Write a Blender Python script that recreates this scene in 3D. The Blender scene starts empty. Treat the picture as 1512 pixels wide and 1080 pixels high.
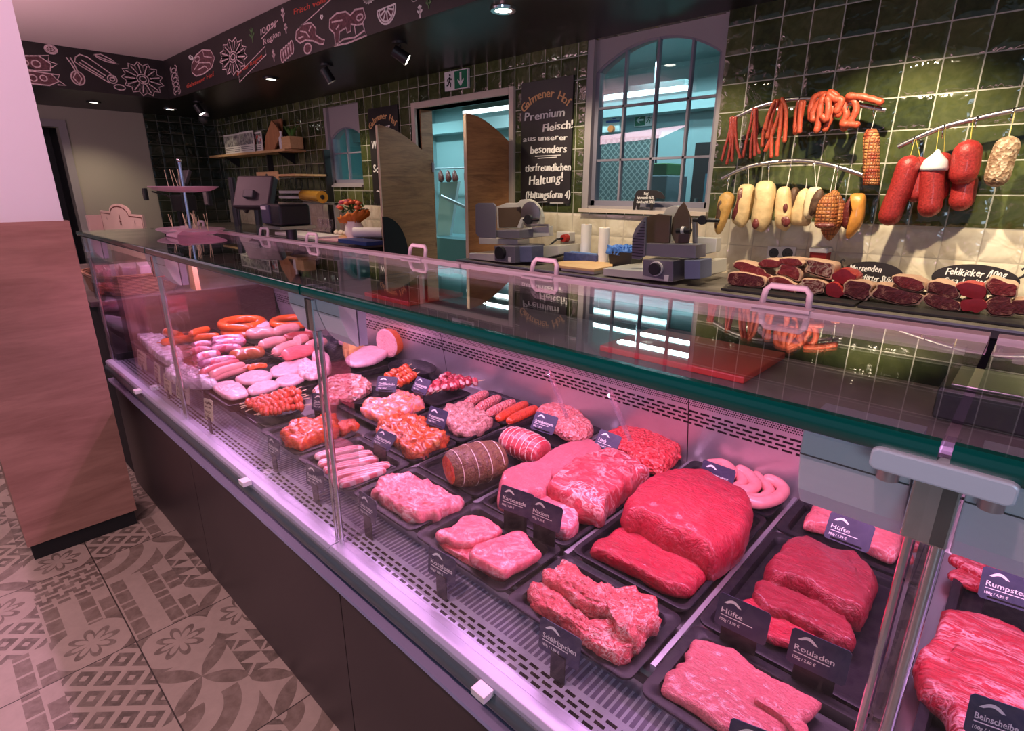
import bpy, math, random
from mathutils import Vector, Matrix, noise
from math import sin, cos, pi, radians, sqrt, atan2
random.seed(7)
S = bpy.context.scene
COL = S.collection
V = Vector
# ------------------------------------------------------------------ camera (also used to read positions off the photograph's frame)
F, CX, CY, CAMH = 813.6, 756.0, 540.0, 1.47
PI_, YA, RO = radians(17.72), radians(43.27), radians(.198)
CF = V((-sin(YA)*cos(PI_), cos(YA)*cos(PI_), -sin(PI_)))
_r0 = V((cos(YA), sin(YA), 0)); _u0 = _r0.cross(CF)
CR = _r0*cos(RO)+_u0*sin(RO); CU = -_r0*sin(RO)+_u0*cos(RO)
CC = V((0, 0, CAMH))
def ray(x, y): return CF*F+CR*(x-CX)-CU*(y-CY)
def Zp(x, y, k): d = ray(x, y); return CC+d*((k-CC.z)/d.z)
def Yp(x, y, k): d = ray(x, y); return CC+d*((k-CC.y)/d.y)
def Xp(x, y, k): d = ray(x, y); return CC+d*((k-CC.x)/d.x)
cam = bpy.data.cameras.new('camera'); co = bpy.data.objects.new('camera', cam); COL.objects.link(co)
co.matrix_world = Matrix(((CR.x, CU.x, -CF.x, CC.x), (CR.y, CU.y, -CF.y, CC.y), (CR.z, CU.z, -CF.z, CC.z), (0, 0, 0, 1)))
cam.sensor_fit = 'HORIZONTAL'; cam.sensor_width = 36; cam.lens = F/1512*36; cam.clip_start = .02
S.camera = co
S.view_settings.view_transform = 'Standard'; S.view_settings.look = 'None'; S.view_settings.gamma = 1
S.view_settings.use_curve_mapping = False
S.view_settings.exposure = 0.0
S.cycles.transparent_max_bounces = 32; S.cycles.max_bounces = 10
# ------------------------------------------------------------------ materials
class NT:
    def __init__(s, name):
        s.m = bpy.data.materials.new(name); s.m.use_nodes = True; s.t = s.m.node_tree; s.t.nodes.clear()
        s.out = s.t.nodes.new('ShaderNodeOutputMaterial')
    def n(s, typ, ins=None, **kw):
        nd = s.t.nodes.new('ShaderNode'+typ)
        for k, v in kw.items(): setattr(nd, k, v)
        for k, v in (ins or {}).items():
            if hasattr(v, 'is_linked') or isinstance(v, bpy.types.NodeSocket): s.t.links.new(v, nd.inputs[k])
            else:
                try: nd.inputs[k].default_value = v
                except Exception:
                    nd.inputs[k].default_value = (*v, 1)
        return nd
    def M(s, op, a, b=None, c=None):
        d = {0: a}
        if b is not None: d[1] = b
        if c is not None: d[2] = c
        return s.n('Math', d, operation=op).outputs[0]
    def mix(s, f, a, b, t='MIX'):
        nd = s.n('Mix', {}, data_type='RGBA', blend_type=t)
        for i, v in ((0, f), (6, a), (7, b)):
            if isinstance(v, bpy.types.NodeSocket): s.t.links.new(v, nd.inputs[i])
            elif i == 0: nd.inputs[i].default_value = v
            else: nd.inputs[i].default_value = (*v, 1) if len(v) == 3 else v
        return nd.outputs[2]
    def ramp(s, f, stops, interp='LINEAR'):
        nd = s.n('ValToRGB', {0: f}); cr = nd.color_ramp; cr.interpolation = interp
        while len(cr.elements) < len(stops): cr.elements.new(.5)
        for e, (p, c) in zip(cr.elements, stops):
            e.position = p; e.color = (*c, 1) if len(c) == 3 else c
        return nd.outputs[0]
    def co(s, scale=(1, 1, 1), out='Object', rot=(0, 0, 0)):
        t = s.n('TexCoord'); return s.n('Mapping', {0: t.outputs[out], 2: rot, 3: scale}).outputs[0]
    def noise(s, vec, scale, detail=3, dist=0, rough=.55):
        return s.n('TexNoise', {'Vector': vec, 'Scale': scale, 'Detail': detail, 'Distortion': dist, 'Roughness': rough}).outputs[0]
    def bsdf(s, **kw):
        d = {}
        names = dict(color='Base Color', rough='Roughness', metal='Metallic', spec='Specular IOR Level', coat='Coat Weight', coatr='Coat Roughness', normal='Normal', sss='Subsurface Weight', alpha='Alpha', em='Emission Color', ems='Emission Strength', trans='Transmission Weight', aniso='Anisotropic')
        b = s.n('BsdfPrincipled')
        for k, v in kw.items():
            i = b.inputs[names[k]]
            if isinstance(v, bpy.types.NodeSocket): s.t.links.new(v, i)
            else: i.default_value = (*v, 1) if isinstance(v, tuple) and len(v) == 3 else v
        return b.outputs[0]
    def bump(s, h, dist=.002, strength=1.):
        return s.n('Bump', {'Height': h, 'Distance': dist, 'Strength': strength}).outputs[0]
    def fin(s, sh):
        s.t.links.new(sh, s.out.inputs[0]); return s.m
def plain(name, color, rough=.5, metal=0., bumpy=0., var=.0, sc=30, **kw):
    t = NT(name); c = color
    if var or bumpy:
        nz = t.noise(t.co(), sc, 4)
        if var:
            c = t.mix(t.ramp(nz, [(.3, (0, 0, 0)), (.7, (1, 1, 1))]), tuple(x*(1-var) for x in color), tuple(min(1, x*(1+var)) for x in color))
        if bumpy: kw['normal'] = t.bump(nz, bumpy)
    return t.fin(t.bsdf(color=c, rough=rough, metal=metal, **kw))
def emis(name, color, st):
    t = NT(name); return t.fin(t.bsdf(color=color, em=color, ems=st))
def glassm(name, tint=(1, 1, 1), f0=.045, k=1.0, body=0.0, bodyc=(.5, .5, .5)):
    t = NT(name); lw = t.n('LayerWeight', {0: .5}).outputs[1]
    fr = t.M('MULTIPLY_ADD', t.M('POWER', lw, 4.6), (1-f0)*k, f0)
    fr = t.M('MINIMUM', fr, .97)
    tr = t.n('BsdfTransparent', {0: (*tint, 1)}).outputs[0]
    if body:
        tr = t.n('MixShader', {0: body, 1: tr, 2: t.n('BsdfDiffuse', {0: (*bodyc, 1)}).outputs[0]}).outputs[0]
    gl = t.n('BsdfGlossy', {0: (1, 1, 1, 1), 1: .004}).outputs[0]
    return t.fin(t.n('MixShader', {0: fr, 1: tr, 2: gl}).outputs[0])
def wood(name, c1, c2, ax='x', sc=1., rough=.5, knots=True):
    t = NT(name); s = {'x': (1.2, 9, 9), 'y': (9, 1.2, 9), 'z': (9, 9, 1.2)}[ax]
    v = t.co(tuple(a*sc for a in s))
    n1 = t.noise(v, 1.6, 5, 1.2, .6); n2 = t.noise(t.co(tuple(a*sc*6 for a in s)), 2, 3)
    f = t.M('ADD', t.M('MULTIPLY', n1, .75), t.M('MULTIPLY', n2, .25))
    c = t.ramp(f, [(.3, c2), (.45, tuple((a+b)/2 for a, b in zip(c1, c2))), (.6, c1), (.75, tuple(a*1.12 for a in c1))])
    if knots:
        k = t.ramp(t.noise(t.co(tuple(a*sc*.35 for a in s)), 1.7, 1), [(.66, (1, 1, 1)), (.74, (.45, .36, .3))])
        c = t.mix(1., c, k, 'MULTIPLY')
    return t.fin(t.bsdf(color=c, rough=rough, normal=t.bump(f, .0012)))
def meat(name, c, fat=(.85, .55, .55), amount=.5, sc=14, rough=.32, stretch=(1, 1, 1), bumpd=.004, dist=1.5, coat=.35):
    """marbled flesh: colour c with veins of fat"""
    t = NT(name); v = t.co(stretch)
    n1 = t.noise(v, sc, 5, dist, .6); n2 = t.noise(v, sc*3.3, 4, .4); n3 = t.noise(v, sc*.35, 3, .8)
    ridge = t.M('ABSOLUTE', t.M('SUBTRACT', n1, .5))
    vein = t.ramp(ridge, [(.0, (1, 1, 1)), (.012+.05*amount, (0, 0, 0))])
    patch = t.ramp(n3, [(.5-.12*amount, (0, 0, 0)), (.62, (1, 1, 1))])
    fm = t.M('MULTIPLY', t.M('MULTIPLY', vein, patch), min(1, .3+amount))
    base = t.mix(t.ramp(n2, [(.35, (0, 0, 0)), (.68, (1, 1, 1))]), tuple(x*.78 for x in c), tuple(min(1, x*1.12) for x in c))
    colr = t.mix(fm, base, fat)
    h = t.M('ADD', t.M('MULTIPLY', n1, 1.), t.M('MULTIPLY', n2, .35))
    return t.fin(t.bsdf(color=colr, rough=rough, normal=t.bump(h, bumpd), coat=coat, coatr=.2, sss=0.0))
def mixed(name, cols, sc=40, rough=.35, bumpd=.006, vor=True, coat=.3):
    t = NT(name); v = t.co()
    if vor:
        w = t.n('TexVoronoi', {'Vector': v, 'Scale': sc}); f = t.n('SeparateColor', {0: w.outputs[1]}).outputs[0]; h = w.outputs[0]
    else: f = t.noise(v, sc, 4, 1.); h = f
    st = [((i+.0)/len(cols) if vor else .3+.4*i/max(1, len(cols)-1), c) for i, c in enumerate(cols)]
    return t.fin(t.bsdf(color=t.ramp(f, st, 'CONSTANT' if vor else 'LINEAR'), rough=rough, normal=t.bump(h, bumpd), coat=coat, coatr=.2))
def stripes(name, c1, c2, freq=60, ax=0, dist=2., rough=.4, duty=.5, ang=0):
    t = NT(name); v = t.co(rot=(0, 0, ang))
    x = t.n('SeparateXYZ', {0: v}).outputs[ax]; nz = t.noise(v, 18, 2)
    f = t.M('SINE', t.M('ADD', t.M('MULTIPLY', x, freq*2*pi), t.M('MULTIPLY', nz, dist)))
    return t.fin(t.bsdf(color=t.ramp(t.M('MULTIPLY_ADD', f, .5, .5), [(duty-.1, c1), (duty+.1, c2)]), rough=rough, normal=t.bump(nz, .003), coat=.3, coatr=.2))
def netted(name, c1, c2, f=50, rough=.5):
    t = NT(name); v = t.co(); sp = t.n('SeparateXYZ', {0: v}); nz = t.noise(v, 22, 3)
    ang = t.M('ARCTAN2', sp.outputs[1], sp.outputs[0])
    a = t.M('ABSOLUTE', t.M('SINE', t.M('MULTIPLY', ang, 9))); b = t.M('ABSOLUTE', t.M('SINE', t.M('MULTIPLY', sp.outputs[2], f*pi)))
    m = t.M('MINIMUM', a, b); line = t.ramp(m, [(.12, (1, 1, 1)), (.3, (0, 0, 0))])
    base = t.mix(t.ramp(nz, [(.4, (0, 0, 0)), (.6, (1, 1, 1))]), c1, c2)
    return t.fin(t.bsdf(color=t.mix(line, base, tuple(x*.3 for x in c1)), rough=rough, normal=t.bump(m, .003)))
# ------------------------------------------------------------------ mesh builder
WM = {}
class MB:
    def __init__(s): s.v = []; s.f = []; s.mi = []; s.M = Matrix.Identity(4); s.cur = 0
    def add(s, vs, fs, mi=None):
        o = len(s.v); s.v += [s.M @ V(p) for p in vs]; s.f += [tuple(i+o for i in f) for f in fs]; s.mi += [s.cur if mi is None else mi]*len(fs); return s
    def box(s, x0, x1, y0, y1, z0, z1, mi=None):
        p = [(x, y, z) for z in (z0, z1) for y in (y0, y1) for x in (x0, x1)]
        return s.add(p, [(0, 2, 3, 1), (4, 5, 7, 6), (0, 1, 5, 4), (2, 6, 7, 3), (0, 4, 6, 2), (1, 3, 7, 5)], mi)
    def rings(s, rs, cap0=True, cap1=True, mi=None, closed=True):
        n = len(rs[0]); vs = [p for r in rs for p in r]; fs = []
        for i in range(len(rs)-1):
            for j in range(n if closed else n-1):
                k = (j+1) % n; fs.append((i*n+j, i*n+k, (i+1)*n+k, (i+1)*n+j))
        if cap0: fs.append(tuple(reversed(range(n))))
        if cap1: fs.append(tuple((len(rs)-1)*n+j for j in range(n)))
        return s.add(vs, fs, mi)
    def tube(s, path, r, n=10, mi=None, caps=True, flat=1., round_ends=False):
        P = [V(p) for p in path]; R = r if isinstance(r, (list, tuple)) else [r]*len(P)
        R = list(R)
        if round_ends:
            a = P[0]-P[1]; b = P[-1]-P[-2]; r0, r1 = R[0], R[-1]; a.normalize(); b.normalize()
            P = [P[0]+a*r0*.95, P[0]+a*r0*.75, P[0]+a*r0*.4]+P+[P[-1]+b*r1*.4, P[-1]+b*r1*.75, P[-1]+b*r1*.95]
            R = [r0*.15, r0*.62, r0*.9]+R+[r1*.9, r1*.62, r1*.15]
        rs = []; up = None
        for i, p in enumerate(P):
            t = (P[min(i+1, len(P)-1)]-P[max(i-1, 0)]).normalized()
            if up is None: up = V((0, 0, 1)) if abs(t.z) < .9 else V((0, 1, 0))
            a = t.cross(up).normalized(); b = a.cross(t).normalized(); up = b
            rs.append([p+a*(cos(2*pi*j/n)*R[i])+b*(sin(2*pi*j/n)*R[i]*flat) for j in range(n)])
        return s.rings(rs, caps, caps, mi)
    def cyl(s, p0, p1, r0, r1=None, n=20, mi=None): return s.tube([p0, p1], [r0, r0 if r1 is None else r1], n, mi)
    def lathe(s, prof, c=(0, 0, 0), n=28, mi=None, sx=1, sy=1, cap0=True, cap1=True):
        return s.rings([[(c[0]+r*cos(2*pi*j/n)*sx, c[1]+r*sin(2*pi*j/n)*sy, c[2]+z) for j in range(n)] for r, z in prof], cap0, cap1, mi)
    def prism(s, pts, a, b, plane='xz', mi=None):
        """2-D outline extruded between a and b along the remaining axis"""
        def q(p, d): return {'xz': (p[0], d, p[1]), 'xy': (p[0], p[1], d), 'yz': (d, p[0], p[1])}[plane]
        n = len(pts); vs = [q(p, a) for p in pts]+[q(p, b) for p in pts]
        fs = [(i, (i+1) % n, n+(i+1) % n, n+i) for i in range(n)]+[tuple(reversed(range(n))), tuple(range(n, 2*n))]
        return s.add(vs, fs, mi)
    def ball(s, c, r, n=12, m=8, mi=None, sc=(1, 1, 1)):
        return s.rings([[(c[0]+r*sc[0]*sin(pi*i/m)*cos(2*pi*j/n), c[1]+r*sc[1]*sin(pi*i/m)*sin(2*pi*j/n), c[2]+r*sc[2]*cos(pi*i/m)) for j in range(n)] for i in [.15]+list(range(1, m))+[m-.15]], True, True, mi)
    def build(s, name, mats, parent=None, smooth=False, bevel=0, loc=None, keep=False, sub=0, seg=2):
        if not isinstance(mats, (list, tuple)): mats = [mats]
        if parent is not None: Mp = WM[parent.name]
        elif keep: Mp = Matrix.Identity(4)
        else:
            if loc is None:
                xs = [p.x for p in s.v]; ys = [p.y for p in s.v]; zs = [p.z for p in s.v]
                loc = ((min(xs)+max(xs))/2, (min(ys)+max(ys))/2, min(zs))
            Mp = Matrix.Translation(V(loc))
        inv = Mp.inverted()
        me = bpy.data.meshes.new(name); me.from_pydata([inv @ p for p in s.v], [], s.f)
        for m in mats: me.materials.append(m)
        me.polygons.foreach_set('material_index', s.mi)
        if smooth: me.polygons.foreach_set('use_smooth', [True]*len(me.polygons))
        import bmesh
        bm = bmesh.new(); bm.from_mesh(me); bmesh.ops.recalc_face_normals(bm, faces=bm.faces); bm.to_mesh(me); bm.free()
        me.update()
        if smooth and smooth != 'all':
            try: me.set_sharp_from_angle(angle=radians(40))
            except Exception: pass
        o = bpy.data.objects.new(name, me); COL.objects.link(o)
        if parent is not None: o.parent = parent
        else: o.location = Mp.to_translation()
        WM[o.name] = Mp
        if bevel:
            b = o.modifiers.new('b', 'BEVEL'); b.width = bevel; b.segments = seg; b.limit_method = 'ANGLE'
        if sub:
            b = o.modifiers.new('s', 'SUBSURF'); b.levels = b.render_levels = sub
        return o
def tag(o, label, cat, group=None, kind=None):
    o['label'] = label; o['category'] = cat
    if group: o['group'] = group
    if kind: o['kind'] = kind
    return o
def thing(name, label, cat, loc, rz=0, group=None):
    o = bpy.data.objects.new(name, None); COL.objects.link(o); o.location = loc; o.rotation_euler = (0, 0, rz); o.empty_display_size = .05
    WM[o.name] = Matrix.Translation(V(loc)) @ Matrix.Rotation(rz, 4, 'Z')
    return tag(o, label, cat, group)
def struct(o): o['kind'] = 'structure'; return o
def lab(o, l): o['label'] = l; return o
# lettering ---------------------------------------------------------------
_tc = {}
def glyphs(txt, size, ext):
    k = (txt, size, ext)
    if k not in _tc:
        c = bpy.data.curves.new('t', 'FONT'); c.body = txt; c.size = size; c.extrude = ext; c.resolution_u = 2
        o = bpy.data.objects.new('t', c); COL.objects.link(o)
        dg = bpy.context.evaluated_depsgraph_get(); me = bpy.data.meshes.new_from_object(o.evaluated_get(dg))
        vs = [tuple(v.co) for v in me.vertices]; fs = [tuple(p.vertices) for p in me.polygons]
        xs = [v[0] for v in vs] or [0]
        _tc[k] = (vs, fs, min(xs), max(xs))
        bpy.data.objects.remove(o); bpy.data.curves.remove(c); bpy.data.meshes.remove(me)
    return _tc[k]
def text(mb, txt, size, M, width=None, ext=.0004, shear=0., jit=0., bold=0., mi=None):
    """M maps the lettering plane (x right, y up) into the world; width squeezes the line to that width"""
    old = mb.M
    if not jit:
        vs, fs, a, b = glyphs(txt, size, ext); k = 1 if width is None else width/max(1e-6, b-a)
        mb.M = old @ M
        for d in ([0, bold] if bold else [0]):
            mb.add([((x-a)*k+y*shear+d, y, z+d*.12) for x, y, z in vs], fs, mi)
    else:
        tot = 0; L = []
        for ch in txt:
            if ch == ' ': tot += size*.3; continue
            vs, fs, a, b = glyphs(ch, size, ext); L.append((tot, vs, fs, a, b)); tot += (b-a)+size*.10
        k = 1 if width is None else width/tot
        for x0, vs, fs, a, b in L:
            R = Matrix.Translation(V((x0*k, random.uniform(-jit, jit)*size, 0))) @ Matrix.Rotation(random.uniform(-jit, jit), 4, 'Z')
            mb.M = old @ M @ R
            for d in ([0, bold] if bold else [0]):
                mb.add([((x-a)*k+y*shear+d, y, z+d*.12) for x, y, z in vs], fs, mi)
    mb.M = old; return mb
def arctext(mb, txt, size, M, R, spread, ext=.0004, bold=0, mi=None):
    old = mb.M; n = len(txt)
    for i, ch in enumerate(txt):
        if ch == ' ': continue
        a = spread*(.5-i/(n-1)); vs, fs, p, q = glyphs(ch, size, ext)
        mb.M = old @ M @ Matrix.Rotation(a, 4, 'Z') @ Matrix.Translation(V((0, R, 0)))
        for d in ([0, bold] if bold else [0]):
            mb.add([(x-(p+q)/2+d, y, z+d*.12) for x, y, z in vs], fs, mi)
    mb.M = old
def plane_M(o, xd, yd):
    xd = V(xd).normalized(); yd = V(yd).normalized(); zd = xd.cross(yd)
    return Matrix(((xd.x, yd.x, zd.x, o[0]), (xd.y, yd.y, zd.y, o[1]), (xd.z, yd.z, zd.z, o[2]), (0, 0, 0, 1)))
def ribbon(mb, pts, w, M, d=.0012, closed=False):
    """chalk stroke lying in the plane M"""
    old = mb.M; mb.M = old @ M; P = [V((p[0], p[1])) for p in pts]
    if closed: P.append(P[0])
    vs = []; fs = []
    for i, p in enumerate(P):
        t = P[min(i+1, len(P)-1)]-P[max(i-1, 0)]
        if closed and i in (0, len(P)-1): t = P[1]-P[-2]
        t = t.normalized() if t.length else V((1, 0)); n = V((-t.y, t.x))*w*.5
        vs += [(p.x+n.x, p.y+n.y, d), (p.x-n.x, p.y-n.y, d), (p.x-n.x, p.y-n.y, 0), (p.x+n.x, p.y+n.y, 0)]
        if i:
            a = 4*(i-1); b = 4*i
            fs += [(a, a+1, b+1, b), (a+1, a+2, b+2, b+1), (a+3, a, b, b+3)]
    mb.add(vs, fs); mb.M = old
def arc(cx, cy, rx, ry, a0, a1, n=14): return [(cx+rx*cos(a0+(a1-a0)*i/n), cy+ry*sin(a0+(a1-a0)*i/n)) for i in range(n+1)]
# ================================================================== SETTING
# ---- materials of the shell
def tile_mat(name, ux, split):
    t = NT(name); g = t.n('NewGeometry'); sp = t.n('SeparateXYZ', {0: g.outputs[0]}); u = sp.outputs[ux]; z = sp.outputs[2]
    T = .143
    U = t.M('DIVIDE', t.M('ADD', u, T*.385+T*100), T); W = t.M('DIVIDE', t.M('ADD', z, T*20-1.3104), T)
    fu = t.M('FRACT', U); fw = t.M('FRACT', W)
    du = t.M('MINIMUM', fu, t.M('SUBTRACT', 1., fu)); dw = t.M('MINIMUM', fw, t.M('SUBTRACT', 1., fw))
    d = t.M('MINIMUM', du, dw)
    grout = t.ramp(d, [(.014, (1, 1, 1)), (.022, (0, 0, 0))])
    cell = t.n('CombineXYZ', {0: t.M('FLOOR', U), 1: t.M('FLOOR', W), 2: 0.})
    wn = t.n('TexWhiteNoise', {0: cell.outputs[0]}, noise_dimensions='3D'); r = wn.outputs[0]
    off = t.n('VectorMath', {0: g.outputs[0], 1: wn.outputs[1]}, operation='ADD').outputs[0]
    n1 = t.noise(g.outputs[0], 9, 3, .6); n2 = t.noise(off, 26, 2, .5)
    if split:
        gn = t.ramp(t.M('ADD', t.M('MULTIPLY', r, .5), t.M('MULTIPLY', n2, .5)), [(.25, (.030, .040, .015)), (.5, (.066, .082, .028)), (.8, (.115, .13, .05))])
        crm = t.ramp(n1, [(.35, (.60, .52, .38)), (.65, (.74, .68, .54))])
        isg = t.M('GREATER_THAN', z, 1.3104)
        c = t.mix(isg, crm, gn); gc = t.mix(isg, (.5, .44, .34), (.50, .50, .42))
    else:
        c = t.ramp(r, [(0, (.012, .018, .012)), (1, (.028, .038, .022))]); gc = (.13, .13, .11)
    c = t.mix(grout, c, gc)
    edge = t.M('SMOOTH_MIN', d, .15, .12)
    h = t.M('ADD', t.M('MULTIPLY', edge, 1.6), t.M('MULTIPLY', t.noise(off, 11, 2, .7), .42))
    h = t.M('ADD', h, t.M('MULTIPLY', fu, t.M('MULTIPLY', t.M('SUBTRACT', r, .5), .22)))
    rg = t.M('MULTIPLY_ADD', grout, .5, .07)
    return t.fin(t.bsdf(color=c, rough=rg, normal=t.bump(h, .017), spec=.65))
def floor_mat():
    t = NT('patchwork_cement'); g = t.n('NewGeometry'); sp = t.n('SeparateXYZ', {0: g.outputs[0]})
    P = .2067
    U = t.M('DIVIDE', t.M('ADD', sp.outputs[0], 1.54+62*P), P); W = t.M('DIVIDE', t.M('ADD', sp.outputs[1], -.217+60*P), P)
    fu = t.M('FRACT', U); fw = t.M('FRACT', W)
    wn = t.n('TexWhiteNoise', {0: t.n('CombineXYZ', {0: t.M('FLOOR', U), 1: t.M('FLOOR', W), 2: 3.}).outputs[0]}, noise_dimensions='3D'); r = wn.outputs[0]
    a = t.M('SUBTRACT', fu, .5); b = t.M('SUBTRACT', fw, .5); aa = t.M('ABSOLUTE', a); ab = t.M('ABSOLUTE', b)
    def tri(x, k): return t.M('PINGPONG', t.M('MULTIPLY', x, k), .5)
    # pattern 1: nested diamonds
    p1 = t.M('GREATER_THAN', t.M('PINGPONG', t.M('MULTIPLY', t.M('ADD', tri(fu, 2), tri(fw, 2)), 4), 1.), .52)
    # pattern 2: triangles in a checker
    c1 = t.M('FRACT', t.M('MULTIPLY', fu, 3)); c2 = t.M('FRACT', t.M('MULTIPLY', fw, 3))
    chk = t.M('MODULO', t.M('ADD', t.M('FLOOR', t.M('MULTIPLY', fu, 3)), t.M('FLOOR', t.M('MULTIPLY', fw, 3))), 2)
    p2 = t.M('MULTIPLY', t.M('GREATER_THAN', c1, c2), t.M('MAXIMUM', chk, t.M('GREATER_THAN', t.M('ABSOLUTE', t.M('SUBTRACT', c1, t.M('SUBTRACT', 1., c2))), .1)))
    # pattern 3: hexagon cells
    hv = t.n('CombineXYZ', {0: t.M('MULTIPLY', fu, 4.), 1: t.M('MULTIPLY', t.M('ADD', fw, t.M('MULTIPLY', t.M('FLOOR', t.M('MULTIPLY', fu, 4.)), .125)), 4.), 2: 0.}).outputs[0]
    vo = t.n('TexVoronoi', {'Vector': hv, 'Scale': 1., 'Randomness': 0.}, feature='DISTANCE_TO_EDGE').outputs[0]
    p3 = t.M('GREATER_THAN', vo, .13)
    # pattern 4: rosette of petals and ring
    rr = t.M('SQRT', t.M('ADD', t.M('MULTIPLY', a, a), t.M('MULTIPLY', b, b))); an = t.M('ARCTAN2', a, b)
    pet = t.M('MULTIPLY_ADD', t.M('ABSOLUTE', t.M('COSINE', t.M('MULTIPLY', an, 4))), .2, .13)
    p4 = t.M('ADD', t.M('LESS_THAN', t.M('ABSOLUTE', t.M('SUBTRACT', rr, pet)), .05), t.M('GREATER_THAN', rr, .56))
    # pattern 5: star of diagonal rays
    p5 = t.M('GREATER_THAN', t.M('PINGPONG', t.M('MULTIPLY', an, 4/pi), 1.), t.M('MULTIPLY_ADD', rr, .9, .25))
    # pattern 6: brick mosaic
    row = t.M('FLOOR', t.M('MULTIPLY', fw, 4)); bx = t.M('FRACT', t.M('MULTIPLY_ADD', fu, 2.5, t.M('MULTIPLY', row, .37)))
    p6 = t.M('MULTIPLY', t.M('MULTIPLY', t.M('GREATER_THAN', bx, .12), t.M('GREATER_THAN', t.M('FRACT', t.M('MULTIPLY', fw, 4)), .16)), t.M('GREATER_THAN', t.n('TexWhiteNoise', {0: t.n('CombineXYZ', {0: t.M('FLOOR', t.M('MULTIPLY_ADD', fu, 2.5, t.M('MULTIPLY', row, .37))), 1: row, 2: 1.}).outputs[0]}).outputs[0], .2))
    # pattern 7: large ogee
    p7 = t.M('GREATER_THAN', t.M('PINGPONG', t.M('MULTIPLY', t.M('SQRT', t.M('ADD', t.M('MULTIPLY', fu, fu), t.M('MULTIPLY', fw, fw))), 4.2), 1.), .5)
    pats = [p1, p2, p3, p4, p5, p6, p7]; acc = None; N = len(pats)
    for i, p in enumerate(pats):
        sel = t.M('MULTIPLY', t.M('GREATER_THAN', r, i/N), t.M('LESS_THAN', r, (i+1)/N)); q = t.M('MULTIPLY', sel, p)
        acc = q if acc is None else t.M('ADD', acc, q)
    nz = t.noise(g.outputs[0], 22, 5, .3, .65); nb = t.noise(g.outputs[0], 3.2, 3)
    m = t.M('MULTIPLY', t.M('MINIMUM', acc, 1.), t.M('MULTIPLY_ADD', nz, 1.7, -.02)); m = t.M('MINIMUM', m, 1.)
    light = t.mix(t.M('ADD', t.M('MULTIPLY', nb, .5), t.M('MULTIPLY', nz, .5)), (.30, .27, .21), (.64, .58, .48)); dark = t.mix(wn.outputs[0], (.12, .11, .085), (.23, .195, .15))
    c = t.mix(m, light, dark); c = t.mix(t.ramp(nz, [(.3, (1, 1, 1)), (.75, (0, 0, 0))]), c, (.5, .46, .38), 'MULTIPLY') if False else c
    G = 3
    gu = t.M('FRACT', t.M('DIVIDE', U, G)); gw = t.M('FRACT', t.M('DIVIDE', W, G))
    d = t.M('MINIMUM', t.M('MINIMUM', gu, t.M('SUBTRACT', 1., gu)), t.M('MINIMUM', gw, t.M('SUBTRACT', 1., gw)))
    gr = t.M('LESS_THAN', d, .0032); c = t.mix(gr, c, (.06, .055, .045))
    return t.fin(t.bsdf(color=c, rough=.42, normal=t.bump(t.M('SUBTRACT', nz, gr), .0008)))
m_back = tile_mat('green_and_cream_glazed_tile', 0, True)
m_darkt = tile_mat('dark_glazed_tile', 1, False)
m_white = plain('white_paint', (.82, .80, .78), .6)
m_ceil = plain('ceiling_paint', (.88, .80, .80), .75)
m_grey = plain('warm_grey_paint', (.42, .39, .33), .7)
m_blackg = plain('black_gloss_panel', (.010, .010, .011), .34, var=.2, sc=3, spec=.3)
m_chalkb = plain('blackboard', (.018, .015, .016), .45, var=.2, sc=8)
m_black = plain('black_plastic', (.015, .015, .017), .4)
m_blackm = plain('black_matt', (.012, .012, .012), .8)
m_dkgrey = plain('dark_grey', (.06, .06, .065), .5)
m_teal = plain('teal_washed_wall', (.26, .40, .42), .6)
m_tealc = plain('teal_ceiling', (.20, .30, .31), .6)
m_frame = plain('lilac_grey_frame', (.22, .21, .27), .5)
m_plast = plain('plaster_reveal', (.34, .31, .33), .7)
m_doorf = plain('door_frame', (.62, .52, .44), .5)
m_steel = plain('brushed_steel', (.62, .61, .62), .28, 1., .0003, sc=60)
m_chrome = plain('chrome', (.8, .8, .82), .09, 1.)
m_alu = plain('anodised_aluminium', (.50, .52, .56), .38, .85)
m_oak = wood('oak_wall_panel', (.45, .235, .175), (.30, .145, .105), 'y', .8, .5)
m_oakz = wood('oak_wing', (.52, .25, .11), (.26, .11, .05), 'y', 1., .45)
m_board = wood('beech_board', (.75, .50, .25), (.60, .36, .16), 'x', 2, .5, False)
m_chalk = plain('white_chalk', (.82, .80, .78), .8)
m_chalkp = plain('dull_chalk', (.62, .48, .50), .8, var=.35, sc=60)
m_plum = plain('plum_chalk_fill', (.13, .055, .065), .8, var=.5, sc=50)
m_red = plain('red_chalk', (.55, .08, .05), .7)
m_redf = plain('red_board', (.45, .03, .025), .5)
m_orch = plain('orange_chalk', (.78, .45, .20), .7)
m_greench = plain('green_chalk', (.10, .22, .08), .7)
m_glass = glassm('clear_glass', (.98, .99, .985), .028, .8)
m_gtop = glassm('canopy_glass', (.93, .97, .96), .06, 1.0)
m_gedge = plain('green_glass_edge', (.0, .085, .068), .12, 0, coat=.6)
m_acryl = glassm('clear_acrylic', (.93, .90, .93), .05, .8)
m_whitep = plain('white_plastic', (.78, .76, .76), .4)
m_paper = plain('paper', (.82, .80, .76), .7)

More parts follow.
